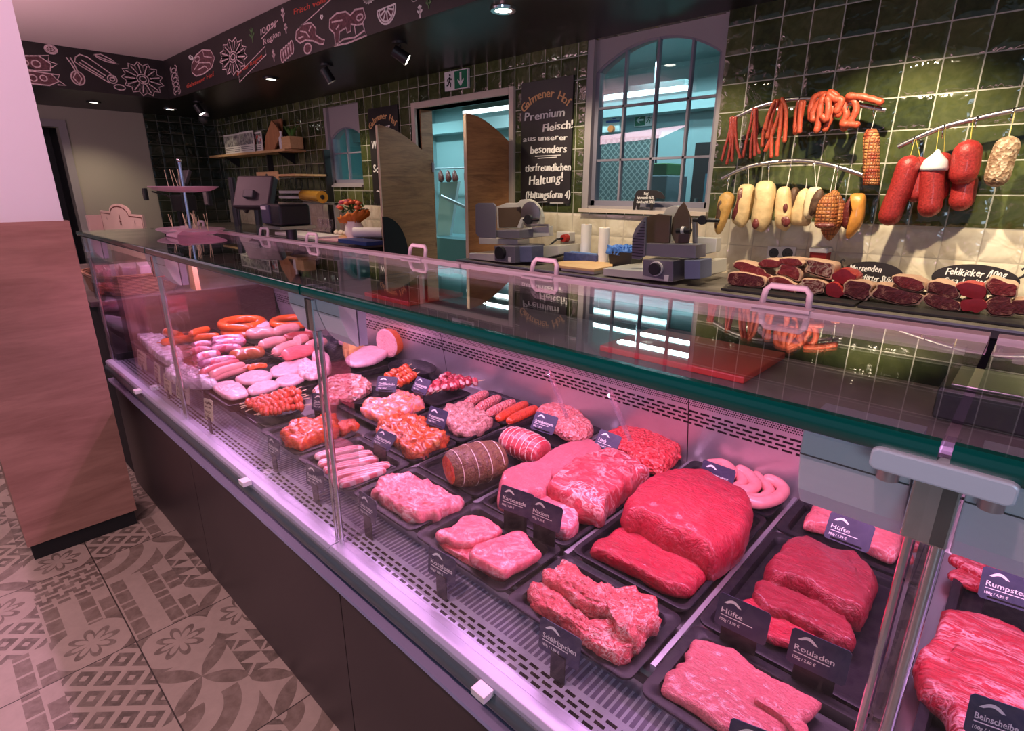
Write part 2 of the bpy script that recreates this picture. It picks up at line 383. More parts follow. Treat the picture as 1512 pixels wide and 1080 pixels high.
# ---- floor, ceiling, walls
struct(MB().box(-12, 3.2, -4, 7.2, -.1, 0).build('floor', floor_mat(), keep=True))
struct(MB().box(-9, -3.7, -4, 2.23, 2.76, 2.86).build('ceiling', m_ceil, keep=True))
struct(MB().box(-3.7, 3.2, -4, 2.23, 2.76, 2.86).build('ceiling_dark_added', plain('added_dark_ceiling', (.06, .05, .05), .6), keep=True))  # unseen dark stretch, added so the wall tiles reflect less pink
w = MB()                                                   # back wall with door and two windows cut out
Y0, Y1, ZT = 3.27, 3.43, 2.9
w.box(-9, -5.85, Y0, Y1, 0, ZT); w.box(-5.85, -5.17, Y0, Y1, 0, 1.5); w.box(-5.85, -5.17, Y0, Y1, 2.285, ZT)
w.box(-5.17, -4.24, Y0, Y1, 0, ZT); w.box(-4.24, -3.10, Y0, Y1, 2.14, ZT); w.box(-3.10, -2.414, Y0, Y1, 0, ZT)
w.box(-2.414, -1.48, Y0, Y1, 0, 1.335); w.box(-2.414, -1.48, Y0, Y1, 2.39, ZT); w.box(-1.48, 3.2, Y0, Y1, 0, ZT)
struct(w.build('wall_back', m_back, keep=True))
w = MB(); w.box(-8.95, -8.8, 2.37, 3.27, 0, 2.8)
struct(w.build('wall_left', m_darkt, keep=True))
w = MB(); w.box(-8.95, -8.79, 1.46, 2.37, 0, 2.8); w.box(-8.95, -8.79, -4, .55, 0, 2.8); w.box(-8.95, -8.79, .55, 1.46, 2.16, 2.8)
struct(w.build('wall_far', m_grey, keep=True))
w = MB(); w.box(-10.4, -10.3, .3, 1.8, 0, 2.4); w.box(-10.3, -8.95, .35, .45, 0, 2.4); w.box(-10.3, -8.95, 1.6, 1.7, 0, 2.4); w.box(-10.4, -8.8, .3, 1.8, 2.3, 2.4)
struct(w.build('wall_passage', m_dkgrey, keep=True))
w = MB(); w.box(-8.79, -8.77, 1.46, 1.54, 0, 2.24); w.box(-8.79, -8.77, .47, 1.46, 2.16, 2.24); w.box(-8.79, -8.77, .47, .55, 0, 2.16)
struct(w.build('door_1', m_plast, keep=True))
w = MB(); w.box(-9, 3.2, 2.25, 3.27, 2.39, 2.86); w.box(-9, -7.22, -4, 2.25, 2.39, 2.86)
struct(w.build('trim_1', m_blackg, keep=True))
# ---- chalk-drawn banner on the fascia of the lowered ceiling
banner = struct(MB().box(-7.2, 3.2, 2.225, 2.25, 2.385, 2.76).build('trim_2', m_chalkb, keep=True))
bannerl = struct(MB().box(-7.22, -7.195, -4, 2.25, 2.385, 2.76).build('trim_3', m_chalkb, keep=True))
WM[banner.name] = WM[bannerl.name] = Matrix.Identity(4)
def chalk(px, py, w_px, strokes, m, left=False, name='chalk_drawing', wd=.007, h_px=30, fill=()):
    """strokes in a unit box (0..1), centred on the frame point px,py, w_px wide and h_px high"""
    f = (lambda a, b: Xp(a, b, -7.194)) if left else (lambda a, b: Yp(a, b, 2.224))
    c = f(px, py); d = f(px+w_px/2, py); wid = abs((d.y-c.y) if left else (d.x-c.x))*2; hgt = abs(f(px, py-h_px/2).z-c.z)*2
    M = plane_M(c, (0, 1, 0) if left else (1, 0, 0), (0, 0, 1)); mb = MB(); fb = MB(); fb.M = M
    for k, s in enumerate(strokes):
        P = [((x-.5)*wid, (y-.5)*hgt) for x, y in s]; ribbon(mb, P, wd, M)
        if k in fill: fb.prism(P[:-1], -.0002, .0004, 'xy')
    if fill: fb.build('chalk_fill', m_plum, bannerl if left else banner)
    return mb.build(name, m, bannerl if left else banner)
def fan(cx, cy, r, n, a0=0, a1=2*pi):
    o = []
    for i in range(n):
        a = a0+(a1-a0)*i/n; b = a0+(a1-a0)*(i+.5)/n; c = a0+(a1-a0)*(i+1)/n
        o.append([(cx+r*.3*cos(a), cy+r*.3*sin(a)), (cx+r*.8*cos(a+.02), cy+r*.8*sin(a)), (cx+r*cos(b), cy+r*sin(b)), (cx+r*.8*cos(c), cy+r*.8*sin(c)), (cx+r*.3*cos(c), cy+r*.3*sin(c))])
        o.append([(cx+r*.35*cos(b), cy+r*.35*sin(b)), (cx+r*.85*cos(b), cy+r*.85*sin(b))])
    return o
cir = lambda x, y, r, ry=None: arc(x, y, r, ry or r, 0, 2*pi, 18)
D = {}
D['flower'] = fan(.5, .5, .5, 13)+[cir(.5, .5, .14), cir(.5, .5, .08)]
D['onion'] = [arc(.45, .3, .3, .24, 0, 2*pi, 20), [(.4, .54), (.3, .75), (.12, .98)], [(.5, .54), (.42, .75), (.3, 1.)], [(.45, .54), (.25, .3), (.45, .08)], [(.45, .54), (.62, .3), (.45, .08)]]
D['cucumber'] = [[(.05, .85), (.15, .95), (.3, .9), (.72, .5), (.8, .35)], [(.05, .85), (.02, .72), (.12, .62), (.55, .3), (.66, .22)], cir(.73, .34, .1, .12), cir(.73, .34, .05), cir(.86, .12, .12, .08), [(.15, .8), (.6, .42)], [(.1, .72), (.55, .36)]]
D['leaf'] = [[(0, .8), (.3, .95), (.7, .6), (1, .2), (.5, .3), (.2, .5), (0, .8)], [(0, .8), (1, .2)]]
D['aubergine'] = [[(.02, .75), (.3, .85), (.6, .9), (.85, .7), (.8, .5), (.5, .45), (.02, .45)], [(.02, .4), (.4, .42), (.8, .4), (.95, .2), (.7, .05), (.3, .05), (.02, .15)], [(.6, .9), (.85, .95), (.8, .78), (1, .72), (.85, .6)], [(.8, .4), (1., .4), (.92, .25), (1.1, .1), (.9, .1)], cir(.25, .65, .08), cir(.5, .65, .1), cir(.35, .22, .09), cir(.6, .25, .08)]
D['round'] = [cir(.5, .5, .45, .4), cir(.5, .5, .35, .3), [(.25, .5), (.75, .5)], [(.35, .65), (.65, .35)], [(.35, .35), (.65, .65)]]
D['spike'] = sum([[arc(.5, .12+i*.13, .2, .1, 0, pi, 6), arc(.36, .2+i*.13, .12, .08, 1.5, 5, 6), arc(.64, .2+i*.13, .12, .08, -2, 1.6, 6)] for i in range(6)], [])
D['roast'] = [[(.05, .3), (.1, .6), (.3, .85), (.6, .95), (.9, .8), (1, .5), (.85, .2), (.5, .08), (.2, .1), (.05, .3)], [(.15, .35), (.4, .55), (.8, .4), (.85, .2)], cir(.35, .7, .1), [(.3, .3), (.6, .35), (.7, .2)], [(.6, .95), (.62, .7), (.9, .55)]]
D['chicken'] = [[(.0, .6), (.05, .85), (.3, 1.), (.6, .95), (.75, .7), (.72, .5), (.9, .3), (1., .25), (.95, .12), (.85, .15), (.6, .35), (.35, .45), (.15, .42), (0, .6)], cir(.4, .15, .13, .17), [(.2, .8), (.4, .7), (.5, .5)], [(.1, .6), (.3, .6)], [(.6, .85), (.5, .7)]]
D['cow'] = [[(.02, .6), (.05, .85), (.25, .95), (.5, .9), (.62, .75), (.75, .85), (.95, .8), (1., .55), (.9, .4), (.75, .42), (.62, .5), (.6, .3), (.5, .3), (.48, .45), (.3, .4), (.25, .1), (.15, .1), (.15, .4), (.02, .6)], [(.1, .05), (.4, .15), (.7, .1), (.95, .2), (1, .05), (.5, 0), (.1, .05)], cir(.85, .6, .08), [(.1, .75), (.4, .7)], [(.3, .6), (.2, .5)], [(.92, .4), (.95, .2)], [(.7, .42), (.72, .18)]]
D['lemon'] = [arc(.5, .9, .5, .85, pi, 2*pi, 16), [(0, .9), (1, .95)], arc(.5, .88, .4, .7, pi, 2*pi, 12)]+[[(.5, .88), (.5+.4*cos(a), .88+.68*sin(a))] for a in (3.6, 4.2, 4.8, 5.4, 6.)]
D['garlic'] = sum([[arc(.2+.15*i, .4+.06*i, .1, .3, 0, 2*pi, 12)] for i in range(5)], [])
D['sprig'] = [[(.5, 0), (.5, 1)], [(.5, .3), (.2, .6)], [(.5, .3), (.8, .6)], [(.5, .6), (.3, .9)], [(.5, .6), (.7, .9)]]
D['heart'] = [[(.5, 0), (.1, .6), (.3, .9), (.5, .7), (.7, .9), (.9, .6), (.5, 0)]]
for nm, px, py, wp, hp, col, lf, fl in (('aubergine', 55, 102, 62, 50, m_chalkp, 1, (0, 1)), ('round', 75, 73, 20, 16, m_chalkp, 1, (0,)), ('onion', 115, 107, 32, 42, m_chalkp, 1, (0,)), ('cucumber', 148, 107, 68, 50, m_chalkp, 1, ()), ('leaf', 157, 88, 34, 15, m_chalkp, 1, ()), ('flower', 211, 117, 60, 50, m_chalkp, 1, ()),
        ('spike', 259, 120, 20, 56, m_chalkp, 0, ()), ('roast', 298, 93, 40, 42, m_chalkp, 0, (0,)), ('flower', 344, 84, 44, 58, m_chalkp, 0, ()), ('garlic', 424, 77, 26, 34, m_chalkp, 0, (0, 1, 2, 3, 4)), ('chicken', 457, 55, 44, 46, m_chalkp, 0, (0, 1)), ('cow', 512, 38, 58, 54, m_chalkp, 0, (0,)), ('lemon', 571, 23, 28, 28, m_chalk, 0, (0,)),
        ('sprig', 418, 22, 9, 22, m_chalkp, 0, ()), ('sprig', 372, 52, 12, 24, m_greench, 0, ()), ('sprig', 620, 17, 12, 20, m_chalk, 0, ()), ('sprig', 404, 82, 8, 18, m_chalkp, 0, ()), ('sprig', 422, 42, 8, 16, m_chalkp, 0, ()), ('heart', 475, 25, 5, 7, m_chalk, 0, ()), ('leaf', 283, 86, 9, 12, m_chalk, 0, ()), ('sprig', 633, 4, 14, 18, m_greench, 0, ()), ('flower', 545, -4, 18, 18, m_chalk, 0, ()), ('round', 612, -2, 8, 8, m_chalk, 0, ())):
    chalk(px, py, wp, D[nm], col, bool(lf), wd=.010, h_px=hp, fill=fl)
def wr(s, x0, y0, x1, y1, z_px, m, sh=.15):
    a = Yp(x0, y0, 2.224); b = Yp(x1, y1, 2.224); wd = b.x-a.x; size = abs(Yp(x0, y0-z_px, 2.224).z-a.z)
    mb = MB(); text(mb, s, size, plane_M(a, (b.x-a.x, 0, b.z-a.z), (0, 0, 1)), wd, .0008, sh, .05, .003); return mb.build('lettering', m, banner)
wr('100%', 385, 52, 409, 38, 13, m_chalkp); wr('Region', 389, 66, 415, 52, 13, m_chalkp); wr('Frisch vom Land', 434, 22, 508, -8, 12, m_red)
wr('Gahmener Hof', 276, 131, 317, 112, 9, m_red); wr('aus der Region', 350, 112, 388, 84, 8, m_red)
chalk(398, 44, 28, [[(0, 0), (1, 1)]], m_chalkp, wd=.006, h_px=17); chalk(470, 16, 72, [[(0, 0), (1, 1)]], m_chalkp, wd=.006, h_px=30); chalk(372, 96, 46, [[(0, 0), (1, .7), (1, 1), (0, .35), (0, 0)]], m_chalkp, wd=.006, h_px=40)

# ---- doorway into the cold room, with frame
w = MB(); w.box(-4.29, -4.24, 3.245, 3.43, 0, 2.19); w.box(-3.10, -3.05, 3.245, 3.43, 0, 2.19); w.box(-4.24, -3.10, 3.245, 3.43, 2.14, 2.19)
struct(w.build('door_2', m_doorf, keep=True, bevel=.004))
w = MB(); w.box(-4.24, -4.225, 3.3, 3.43, 0, 2.14); struct(w.build('trim_4', m_oakz, keep=True))
# ---- back room behind the wall
w = MB(); w.box(-8.6, 1.6, 5.5, 5.6, 0, 2.75); w.box(-8.7, -8.6, 3.43, 5.6, 0, 2.75); w.box(1.6, 1.7, 3.43, 5.6, 0, 2.75); w.box(-6.75, -6.7, 4.5, 5.5, 0, 2.6)
struct(w.build('wall_back_room', m_teal, keep=True))
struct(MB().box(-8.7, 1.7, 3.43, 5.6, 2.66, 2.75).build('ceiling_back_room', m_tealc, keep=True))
w = MB(); w.box(-8.6, 1.6, 5.3, 5.5, 2.2, 2.34); struct(w.build('trim_5', m_teal, keep=True))
# ---- windows
def window(idx, x0, x1, z0, z1, zs, za, vx, hz, glass=True):
    """arched steel window: plaster spandrel above the arch, frame, bars and panes"""
    fr = MB(); yf = 3.31
    A = [(x0+.05+(x1-x0-.08)*i/20, zs+(za-zs)*(1-(2*i/20-1)**2)**.9) for i in range(21)]
    sp = MB()
    for i in range(20):
        (xa, a), (xb, b) = A[i], A[i+1]
        sp.add([(xa, yf, a), (xb, yf, b), (xb, yf, z1), (xa, yf, z1), (xa, yf+.1, a), (xb, yf+.1, b), (xb, yf+.1, z1), (xa, yf+.1, z1)], [(0, 1, 2, 3), (4, 7, 6, 5), (0, 4, 5, 1)])
    sp.box(x0, x0+.05, yf-.035, yf+.1, z0, z1); sp.box(x1-.03, x1, yf-.02, yf+.1, z0, z1); sp.box(x0, x1, yf-.03, yf+.1, z0, z0+.03)
    root = struct(sp.build('window_%d' % idx, m_plast, keep=True)); WM[root.name] = Matrix.Identity(4)
    fr.tube([(x, yf+.02, z) for x, z in A], .014, 6)
    fr.box(A[0][0]-.01, A[0][0]+.03, yf, yf+.05, z0+.03, zs); fr.box(A[-1][0]-.02, A[-1][0]+.01, yf, yf+.05, z0+.03, zs); fr.box(A[0][0], A[-1][0], yf, yf+.05, z0+.03, z0+.065)
    fr.build('window_frame', m_frame, root)
    for x in vx:
        k = (x-A[0][0])/(A[-1][0]-A[0][0]); zt = zs+(za-zs)*(1-(2*k-1)**2)**.9
        MB().box(x-.007, x+.007, yf+.005, yf+.035, z0+.06, zt).build('glazing_bar', m_frame, root)
    for z in hz: MB().box(A[0][0], A[-1][0], yf+.005, yf+.035, z-.007, z+.007).build('glazing_bar', m_frame, root)
    g = MB(); ring = [(x, z) for x, z in A]+[(A[-1][0], z0+.05), (A[0][0], z0+.05)]
    g.prism(ring, yf+.018, yf+.022, 'xz'); g.build('pane', glassm('window_glass_%d' % idx, (.86, .97, .98), .04, .5), root)
    MB().box(x0, x1+.0, 3.235 if idx == 1 else 3.25, 3.33, z0-.012, z0+.012).build('window_sill', m_doorf if idx == 1 else m_plast, root)
window(1, -2.414, -1.48, 1.335, 2.39, 2.20, 2.345, (-2.145, -1.92, -1.70), (1.985, 1.66))
window(2, -5.85, -5.17, 1.5, 2.285, 1.98, 2.08, (-5.5,), (1.83,))
# ---- pillar between the customers and the case
pil = struct(MB().box(-3.12, -2.762, .055, .41, .06, 2.76).build('wall_pillar', m_white, keep=True))
struct(MB().box(-3.14, -2.75, .04, .425, .07, 1.35).build('trim_6', m_oak, keep=True))
struct(MB().box(-3.13, -2.758, .05, .416, 0, .08).build('baseboard_pillar', m_blackm, keep=True))
# ================================================================== LIGHTS
def area(name, loc, tgt, sx, sy, power, color, spread=pi):
    l = bpy.data.lights.new(name, 'AREA'); l.shape = 'RECTANGLE'; l.size = sx; l.size_y = sy; l.energy = power; l.color = color; l.spread = spread
    o = bpy.data.objects.new(name, l); COL.objects.link(o); o.location = loc
    o.rotation_euler = (V(tgt)-V(loc)).to_track_quat('-Z', 'Y').to_euler(); return o
def spot(name, loc, tgt, power, color, ang=70, blend=.6, size=.02):
    l = bpy.data.lights.new(name, 'SPOT'); l.energy = power; l.color = color; l.spot_size = radians(ang); l.spot_blend = blend; l.shadow_soft_size = size
    o = bpy.data.objects.new(name, l); COL.objects.link(o); o.location = loc
    o.rotation_euler = (V(tgt)-V(loc)).to_track_quat('-Z', 'Y').to_euler(); return o
PINK = (1., .36, .62)
for i in range(4):                                          # tubes under the canopy rail, one for each bay
    xm = -.53-1.06*i+1.06 if i else .53
    xm = [.53, -.53, -1.59, -2.65][i]
    a = area('case_tube', (xm, .93, 1.255), (xm, .86, .7), .98, .03, 8.3, (1., .45, .90)); a.rotation_euler = (radians(2), 0, 0)
WARM = (1., .80, .56)
for x, p in ((-7.9, 4), (-5.19, 26), (-2.35, 36), (-1.5, 30), (-.62, 74), (.35, 74), (1.6, 40)):
    spot('downlight_beam', (x, 2.45, 2.35), (x+.04, 3.12, 1.3), p*1.65, WARM, 78, .6)
spot('track_beam', (-3.34, 2.47, 2.28), (-2.8, 3.27, 1.8), 60, WARM, 60, .7); spot('track_beam', (-7.15, 2.5, 2.3), (-7.3, 3.2, 1.7), 14, WARM, 70, .7)
spot('downlight_beam', (-8.03, 1.70, 2.35), (-8.5, 1.6, 0), 30, WARM, 110, .8)
area('back_room_lamp', (-3.6, 4.9, 2.5), (-3.6, 4.9, 0), 3.2, .1, 36, (.78, .95, 1.)); area('back_room_lamp', (-2.2, 4.5, 2.5), (-2.2, 4.5, 0), 1.2, .1, 14, (.78, .95, 1.))
area('back_room_lamp', (-6.5, 4.6, 2.5), (-6.5, 4.6, 0), 1.2, .1, 40, (.6, .95, 1.))
# unseen pink spots added over the customer side to brighten the case and floor
for x, y, p in ((-.2, -.45, 55), (-1.2, -.45, 60), (-4.6, .1, 60)): spot('pink_fill_spot', (x, y, 2.7), (x-.1, y+.45, 0), p, (1., .50, .58), 120, .8, .05)
spot('pillar_fill_spot', (-1.3, -.5, 2.65), (-2.76, .24, 1.9), 105, (1., .50, .74), 48, .8, .05)  # unseen spot added to brighten the upper pillar
for xm in (.53, -.53, -1.45): area('upward_fill', (xm, .76, 1.30), (xm, .74, 3), .98, .2, 6, (1., .50, .62))  # added mid-air uplights standing in for light the tubes leak upward
area('far_upward_fill', (-5.1, .25, 1.30), (-5.1, .24, 3), 1.5, .2, 14, (1., .50, .58))  # added mid-air uplight for the pink ceiling; the far case holds no lamp
spot('pink_fill_spot', (-2.0, -1.1, 2.7), (-1.95, .1, 0), 66, (1., .50, .55), 46, .5, .04)  # one more added spot, for the pink patch of floor
area('storefront_daylight', (1.9, -3.6, 1.7), (-.8, .8, 1.15), 1.6, .8, 28, (.60, .78, 1.))
area('ceiling_fill', (-5.2, -.9, 2.2), (-5.3, -.6, 3), 3., .5, 52, (1., .57, .66))  # unseen uplight added to brighten the pink ceiling
wd = bpy.data.worlds.new('daylight'); S.world = wd; wd.use_nodes = True
wd.node_tree.nodes['Background'].inputs[0].default_value = (.55, .72, 1., 1); wd.node_tree.nodes['Background'].inputs[1].default_value = .24
# ================================================================== REFRIGERATED CASE
def perf_front():
    t = NT('perforated_steel_ribbed'); g = t.n('NewGeometry'); sp = t.n('SeparateXYZ', {0: g.outputs[0]}); x, y = sp.outputs[0], sp.outputs[1]
    row = t.M('DIVIDE', t.M('SUBTRACT', y, .552), .0135); ri = t.M('FLOOR', row); fy = t.M('FRACT', row)
    fx = t.M('FRACT', t.M('DIVIDE', t.M('ADD', x, t.M('MULTIPLY_ADD', ri, .0135, 50.)), .027))
    slot = t.M('MULTIPLY', t.M('MULTIPLY', t.M('LESS_THAN', t.M('ABSOLUTE', t.M('SUBTRACT', fy, .5)), .24), t.M('LESS_THAN', t.M('ABSOLUTE', t.M('SUBTRACT', fx, .5)), .36)),
                 t.M('MULTIPLY', t.M('GREATER_THAN', y, .552), t.M('LESS_THAN', y, .5925)))
    rib = t.M('MULTIPLY', t.M('GREATER_THAN', y, .602), t.M('LESS_THAN', t.M('FRACT', t.M('DIVIDE', t.M('ADD', x, 50.), .0125)), .62))
    c = t.mix(rib, (.58, .60, .80), (.22, .20, .34)); c = t.mix(slot, c, (.012, .01, .015))
    return t.fin(t.bsdf(color=c, rough=.5, metal=.0, normal=t.bump(t.M('SUBTRACT', 1., t.M('ADD', slot, t.M('MULTIPLY', rib, .5))), .002)))
def perf_back():
    t = NT('perforated_rear_wall'); g = t.n('NewGeometry'); sp = t.n('SeparateXYZ', {0: g.outputs[0]}); x, z = sp.outputs[0], sp.outputs[2]
    row = t.M('DIVIDE', t.M('SUBTRACT', z, .846), .0125); ri = t.M('FLOOR', row); fz = t.M('FRACT', row)
    fx = t.M('FRACT', t.M('DIVIDE', t.M('ADD', x, t.M('MULTIPLY_ADD', ri, .0165, 50.)), .033))
    slot = t.M('MULTIPLY', t.M('MULTIPLY', t.M('LESS_THAN', t.M('ABSOLUTE', t.M('SUBTRACT', fz, .5)), .25), t.M('LESS_THAN', t.M('ABSOLUTE', t.M('SUBTRACT', fx, .5)), .38)),
                 t.M('MULTIPLY', t.M('GREATER_THAN', z, .846), t.M('LESS_THAN', z, .896)))
    r2 = t.M('DIVIDE', z, .0062); f2 = t.M('FRACT', r2); g2 = t.M('FRACT', t.M('DIVIDE', t.M('ADD', x, t.M('MULTIPLY_ADD', t.M('FLOOR', r2), .0031, 50.)), .0062))
    dot = t.M('MULTIPLY', t.M('MULTIPLY', t.M('LESS_THAN', t.M('ABSOLUTE', t.M('SUBTRACT', f2, .5)), .3), t.M('LESS_THAN', t.M('ABSOLUTE', t.M('SUBTRACT', g2, .5)), .3)),
                t.M('MULTIPLY', t.M('GREATER_THAN', z, .905), t.M('LESS_THAN', z, .942)))
    m = t.M('MAXIMUM', slot, dot)
    seam = t.M('LESS_THAN', t.M('FRACT', t.M('DIVIDE', t.M('ADD', x, .615+53.), 1.06)), .003)
    c = t.mix(t.M('MAXIMUM', m, seam), (.52, .50, .53), (.015, .01, .015))
    nz = t.noise(t.co((1, 1, .1)), 90, 2)
    return t.fin(t.bsdf(color=c, rough=t.M('MULTIPLY_ADD', nz, .1, .33), metal=.75))
m_bpanel = plain('dark_brown_panel', (.050, .036, .036), .42, var=.08, sc=4)
m_rail = plain('lavender_steel_rail', (.50, .50, .64), .4, .25)
m_bump = plain('teal_grey_bumper', (.10, .135, .15), .3, .2)
m_stone = plain('grey_stone_worktop', (.14, .125, .11), .45, var=.35, sc=7, bumpy=.0005)
m_cover = plain('grey_cover', (.72, .74, .80), .5)
m_handle = plain('pink_white_handle', (.80, .62, .68), .4)
XL, XR, YF, YB = -3.18, 1.1, .52, .955
case = thing('refrigerated_display_case', 'long glass-topped refrigerated meat counter with dark brown front panels and steel deck', 'display case', ((XL+XR)/2, 1.1, 0))
J = [-3.18, -2.12, -1.06, -.02, 1.1]
for i in range(4):
    MB().box(J[i]+.002 if i else XL, J[i+1]-.002, YF-.001, YF+.02, .012, .572).build('front_panel', m_bpanel, case)
b = MB(); b.box(XL, XR, YF+.02, YF+.05, 0, .66); b.box(XL, XL+.02, YF+.03, 1.74, 0, .70); b.box(XL, XR, 1.70, 1.74, 0, .95); b.box(XL, XR, YF+.03, 1.7, .5, .6); b.build('cabinet_body', m_black, case)
MB().box(XL, XR, .497, .522, .574, .584).build('ledge_strip', plain('violet_lit_grey_ledge', (.36, .35, .55), .4), case)  # grey ledge with the violet case light put into its colour
b = MB(); b.prism([(.507, .618), (.499, .624), (.495, .636), (.497, .648), (.505, .657), (.52, .66), (.55, .66), (.55, .618)], XL, XR, 'yz'); b.build('bumper', m_bump, case, 'auto')
for i in range(4): MB().prism([(.503, .659), (.503, .669), (.51, .676), (.532, .676), (.536, .668), (.552, .668), (.552, .655), (.51, .655)], J[i]+.001, J[i+1]-.001, 'yz').build('front_rail', m_rail, case, bevel=.001)
MB().box(XL, XR, .55, .662, .655, .667).build('air_grille', perf_front(), case)
b = MB(); b.prism([(.662, .655), (.662, .712), (.668, .72), (1.40, .72), (1.40, .70), (.68, .70), (.68, .655)], XL+.02, XR, 'yz'); b.build('deck', m_steel, case)
MB().box(XL, XR, .655, .6625, .703, .715).build('deck_edge', m_black, case)
MB().prism([(1.395, .70), (1.355, .945), (1.365, .945), (1.405, .70)], XL, XR, 'yz').build('rear_wall', perf_back(), case)
MB().prism([(1.335, .945), (1.33, .95), (1.33, .972), (1.336, .979), (1.37, .979), (1.37, .945)], XL, XR, 'yz').build('rear_ledge', m_rail, case, bevel=.001)
MB().box(XL, XR, 1.365, 1.76, .95, .98).build('service_worktop', m_stone, case, bevel=.002)
for i in range(4):
    a, c = J[i]+.004, J[i+1]-.004
    MB().box(a, c, YF, YF+.006, .668, 1.268).build('front_glass', m_glass, case)
    MB().box(a, c, YF-.004, .945, 1.277, 1.285).build('top_glass', m_gtop, case)
    b = MB(); b.prism([(.508, 1.266), (.505, 1.270), (.505, 1.281), (.508, 1.286), (.516, 1.286), (.516, 1.266)], a, c, 'yz'); b.build('glass_edge', m_gedge, case, 'auto')
    MB().box(a, c, .516, .530, 1.2625, 1.2655).build('edge_trim', m_rail, case)
    b = MB(); b.prism([(.935, 1.266), (.932, 1.29), (.962, 1.29), (.962, 1.262), (.945, 1.262)], a, c, 'yz'); b.build('canopy_rail', m_handle, case, bevel=.001)
    MB().box(a+.02, c-.02, .920, .934, 1.262, 1.274).build('lamp_tube', plain('lamp_housing', (.8, .7, .75), .3) if i == 0 else bpy.data.materials['lamp_housing'], case)
MB().box(XL, XL+.006, YF+.006, 1.34, .72, 1.277).build('end_glass', m_glass, case)
MB().box(XL-.004, XL+.002, YF+.008, 1.36, .66, .955).build('end_panel', plain('end_panel_brown', (.07, .035, .032), .15), case)
for x in (-.285, -.80, -1.262, -1.866, -2.252, -2.95, .3, .8):
    MB().tube([(x-.036, .952, 1.288), (x-.034, .957, 1.312), (x-.027, .959, 1.320), (x+.027, .959, 1.320), (x+.034, .957, 1.312), (x+.036, .952, 1.288)], .0052, 8).build('handle', m_handle, case, 'all')
    MB().box(x-.045, x+.045, .927, .957, 1.286, 1.2915).build('handle_base', m_handle, case, bevel=.001)
for k, x in enumerate(J[:-1]):
    sgn = (1,) if k == 0 else (-1, 1)
    xx = x if k else x+.012
    b = MB(); b.box(xx-.005, xx+.005, .532, .60, .668, 1.26); b.build('support_fin', glassm('fin_glass_%d' % k, (.88, .84, .86), .14, 1.), case)
    MB().tube([(xx-.010, .532, .668), (xx-.010, .532, 1.19)], .0035, 8).build('support_rod', m_chrome, case, True)
    MB().tube([(xx+.010, .534, .668), (xx+.010, .534, 1.19)], .0055, 10).build('support_rod', m_chrome, case, True)
    for s in sgn:
        x0, x1 = sorted((xx+s*.018, xx+s*.105))
        MB().prism([(.531, 1.262), (.528, 1.255), (.529, 1.235), (.545, 1.190), (.562, 1.168), (.566, 1.168), (.566, 1.262)], x0, x1, 'yz').build('hinge_cover', m_cover, case, bevel=.0015)
        MB().box(x0+.002, x1-.002, .57, .588, 1.168, 1.268).build('hinge_plate', m_rail, case)
        MB().box(x0, x1, .5295, .566, 1.2625, 1.2655).build('cover_cap', m_handle, case)
        MB().box(x0+.0005, x1-.0005, .5282, .532, 1.2335, 1.2347).build('cover_seam', m_dkgrey, case)
    b = MB(); b.box(xx-.016, xx+.016, .520, .560, 1.19, 1.258); b.build('clamp_block', m_chrome, case, bevel=.002)
    b = MB(); b.prism([(-.058, -.009), (-.052, -.014), (.052, -.014), (.058, -.009), (.058, .006), (.052, .011), (-.052, .011), (-.058, .006)], .500, .524, 'xz'); 
    bb = MB(); bb.M = Matrix.Translation(V((xx, 0, 1.262))); bb.prism([(-.046, -.007), (-.042, -.010), (.042, -.010), (.046, -.007), (.046, .006), (.042, .009), (-.042, .009), (-.046, .006)], .499, .517, 'xz')
    if k == 3: bb.build('joint_bracket', plain('pale_blue_bracket', (.62, .78, .88), .35, .3), case, bevel=.002)
    for s in ((-1, 1) if k == 3 else ()):
        MB().cyl((xx+s*.034, .525, 1.252), (xx+s*.034, .525, 1.236), .0085, .0085, 12).build('bracket_pin', plain('pin_%d' % s, (.6, .45, .45), .3, .6), case, 'auto')
for px, py in ((203, 578), (362, 712), (712, 1022)):
    c = Yp(px, py, .49); MB().box(c.x-.016, c.x+.016, .478, .502, c.z-.007, c.z+.007).build('rail_clip', m_whitep, case, bevel=.001)
# divider strips between tray rows
for x0, x1, y0, y1 in ((-.318, -.309, .668, 1.37), (-.60, -.589, .80, 1.37), (-.885, -.872, .80, 1.37), (-1.14, -1.13, .80, 1.37)):
    MB().box(x0, x1, y0, y1, .7205, .738).build('divider_strip', m_alu, case)
# ================================================================== LATERAL COUNTER AT THE END OF THE CASE
lc = thing('side_counter', 'side counter with grey stone worktop at the far end of the case', 'counter', (-4.2, 1.1, 0))
MB().box(-4.9, -3.19, .50, 1.76, .935, .96).build('worktop', m_stone, lc, bevel=.002)
MB().box(-4.88, -3.2, .54, 1.72, 0, .935).build('cabinet', m_blackm, lc)
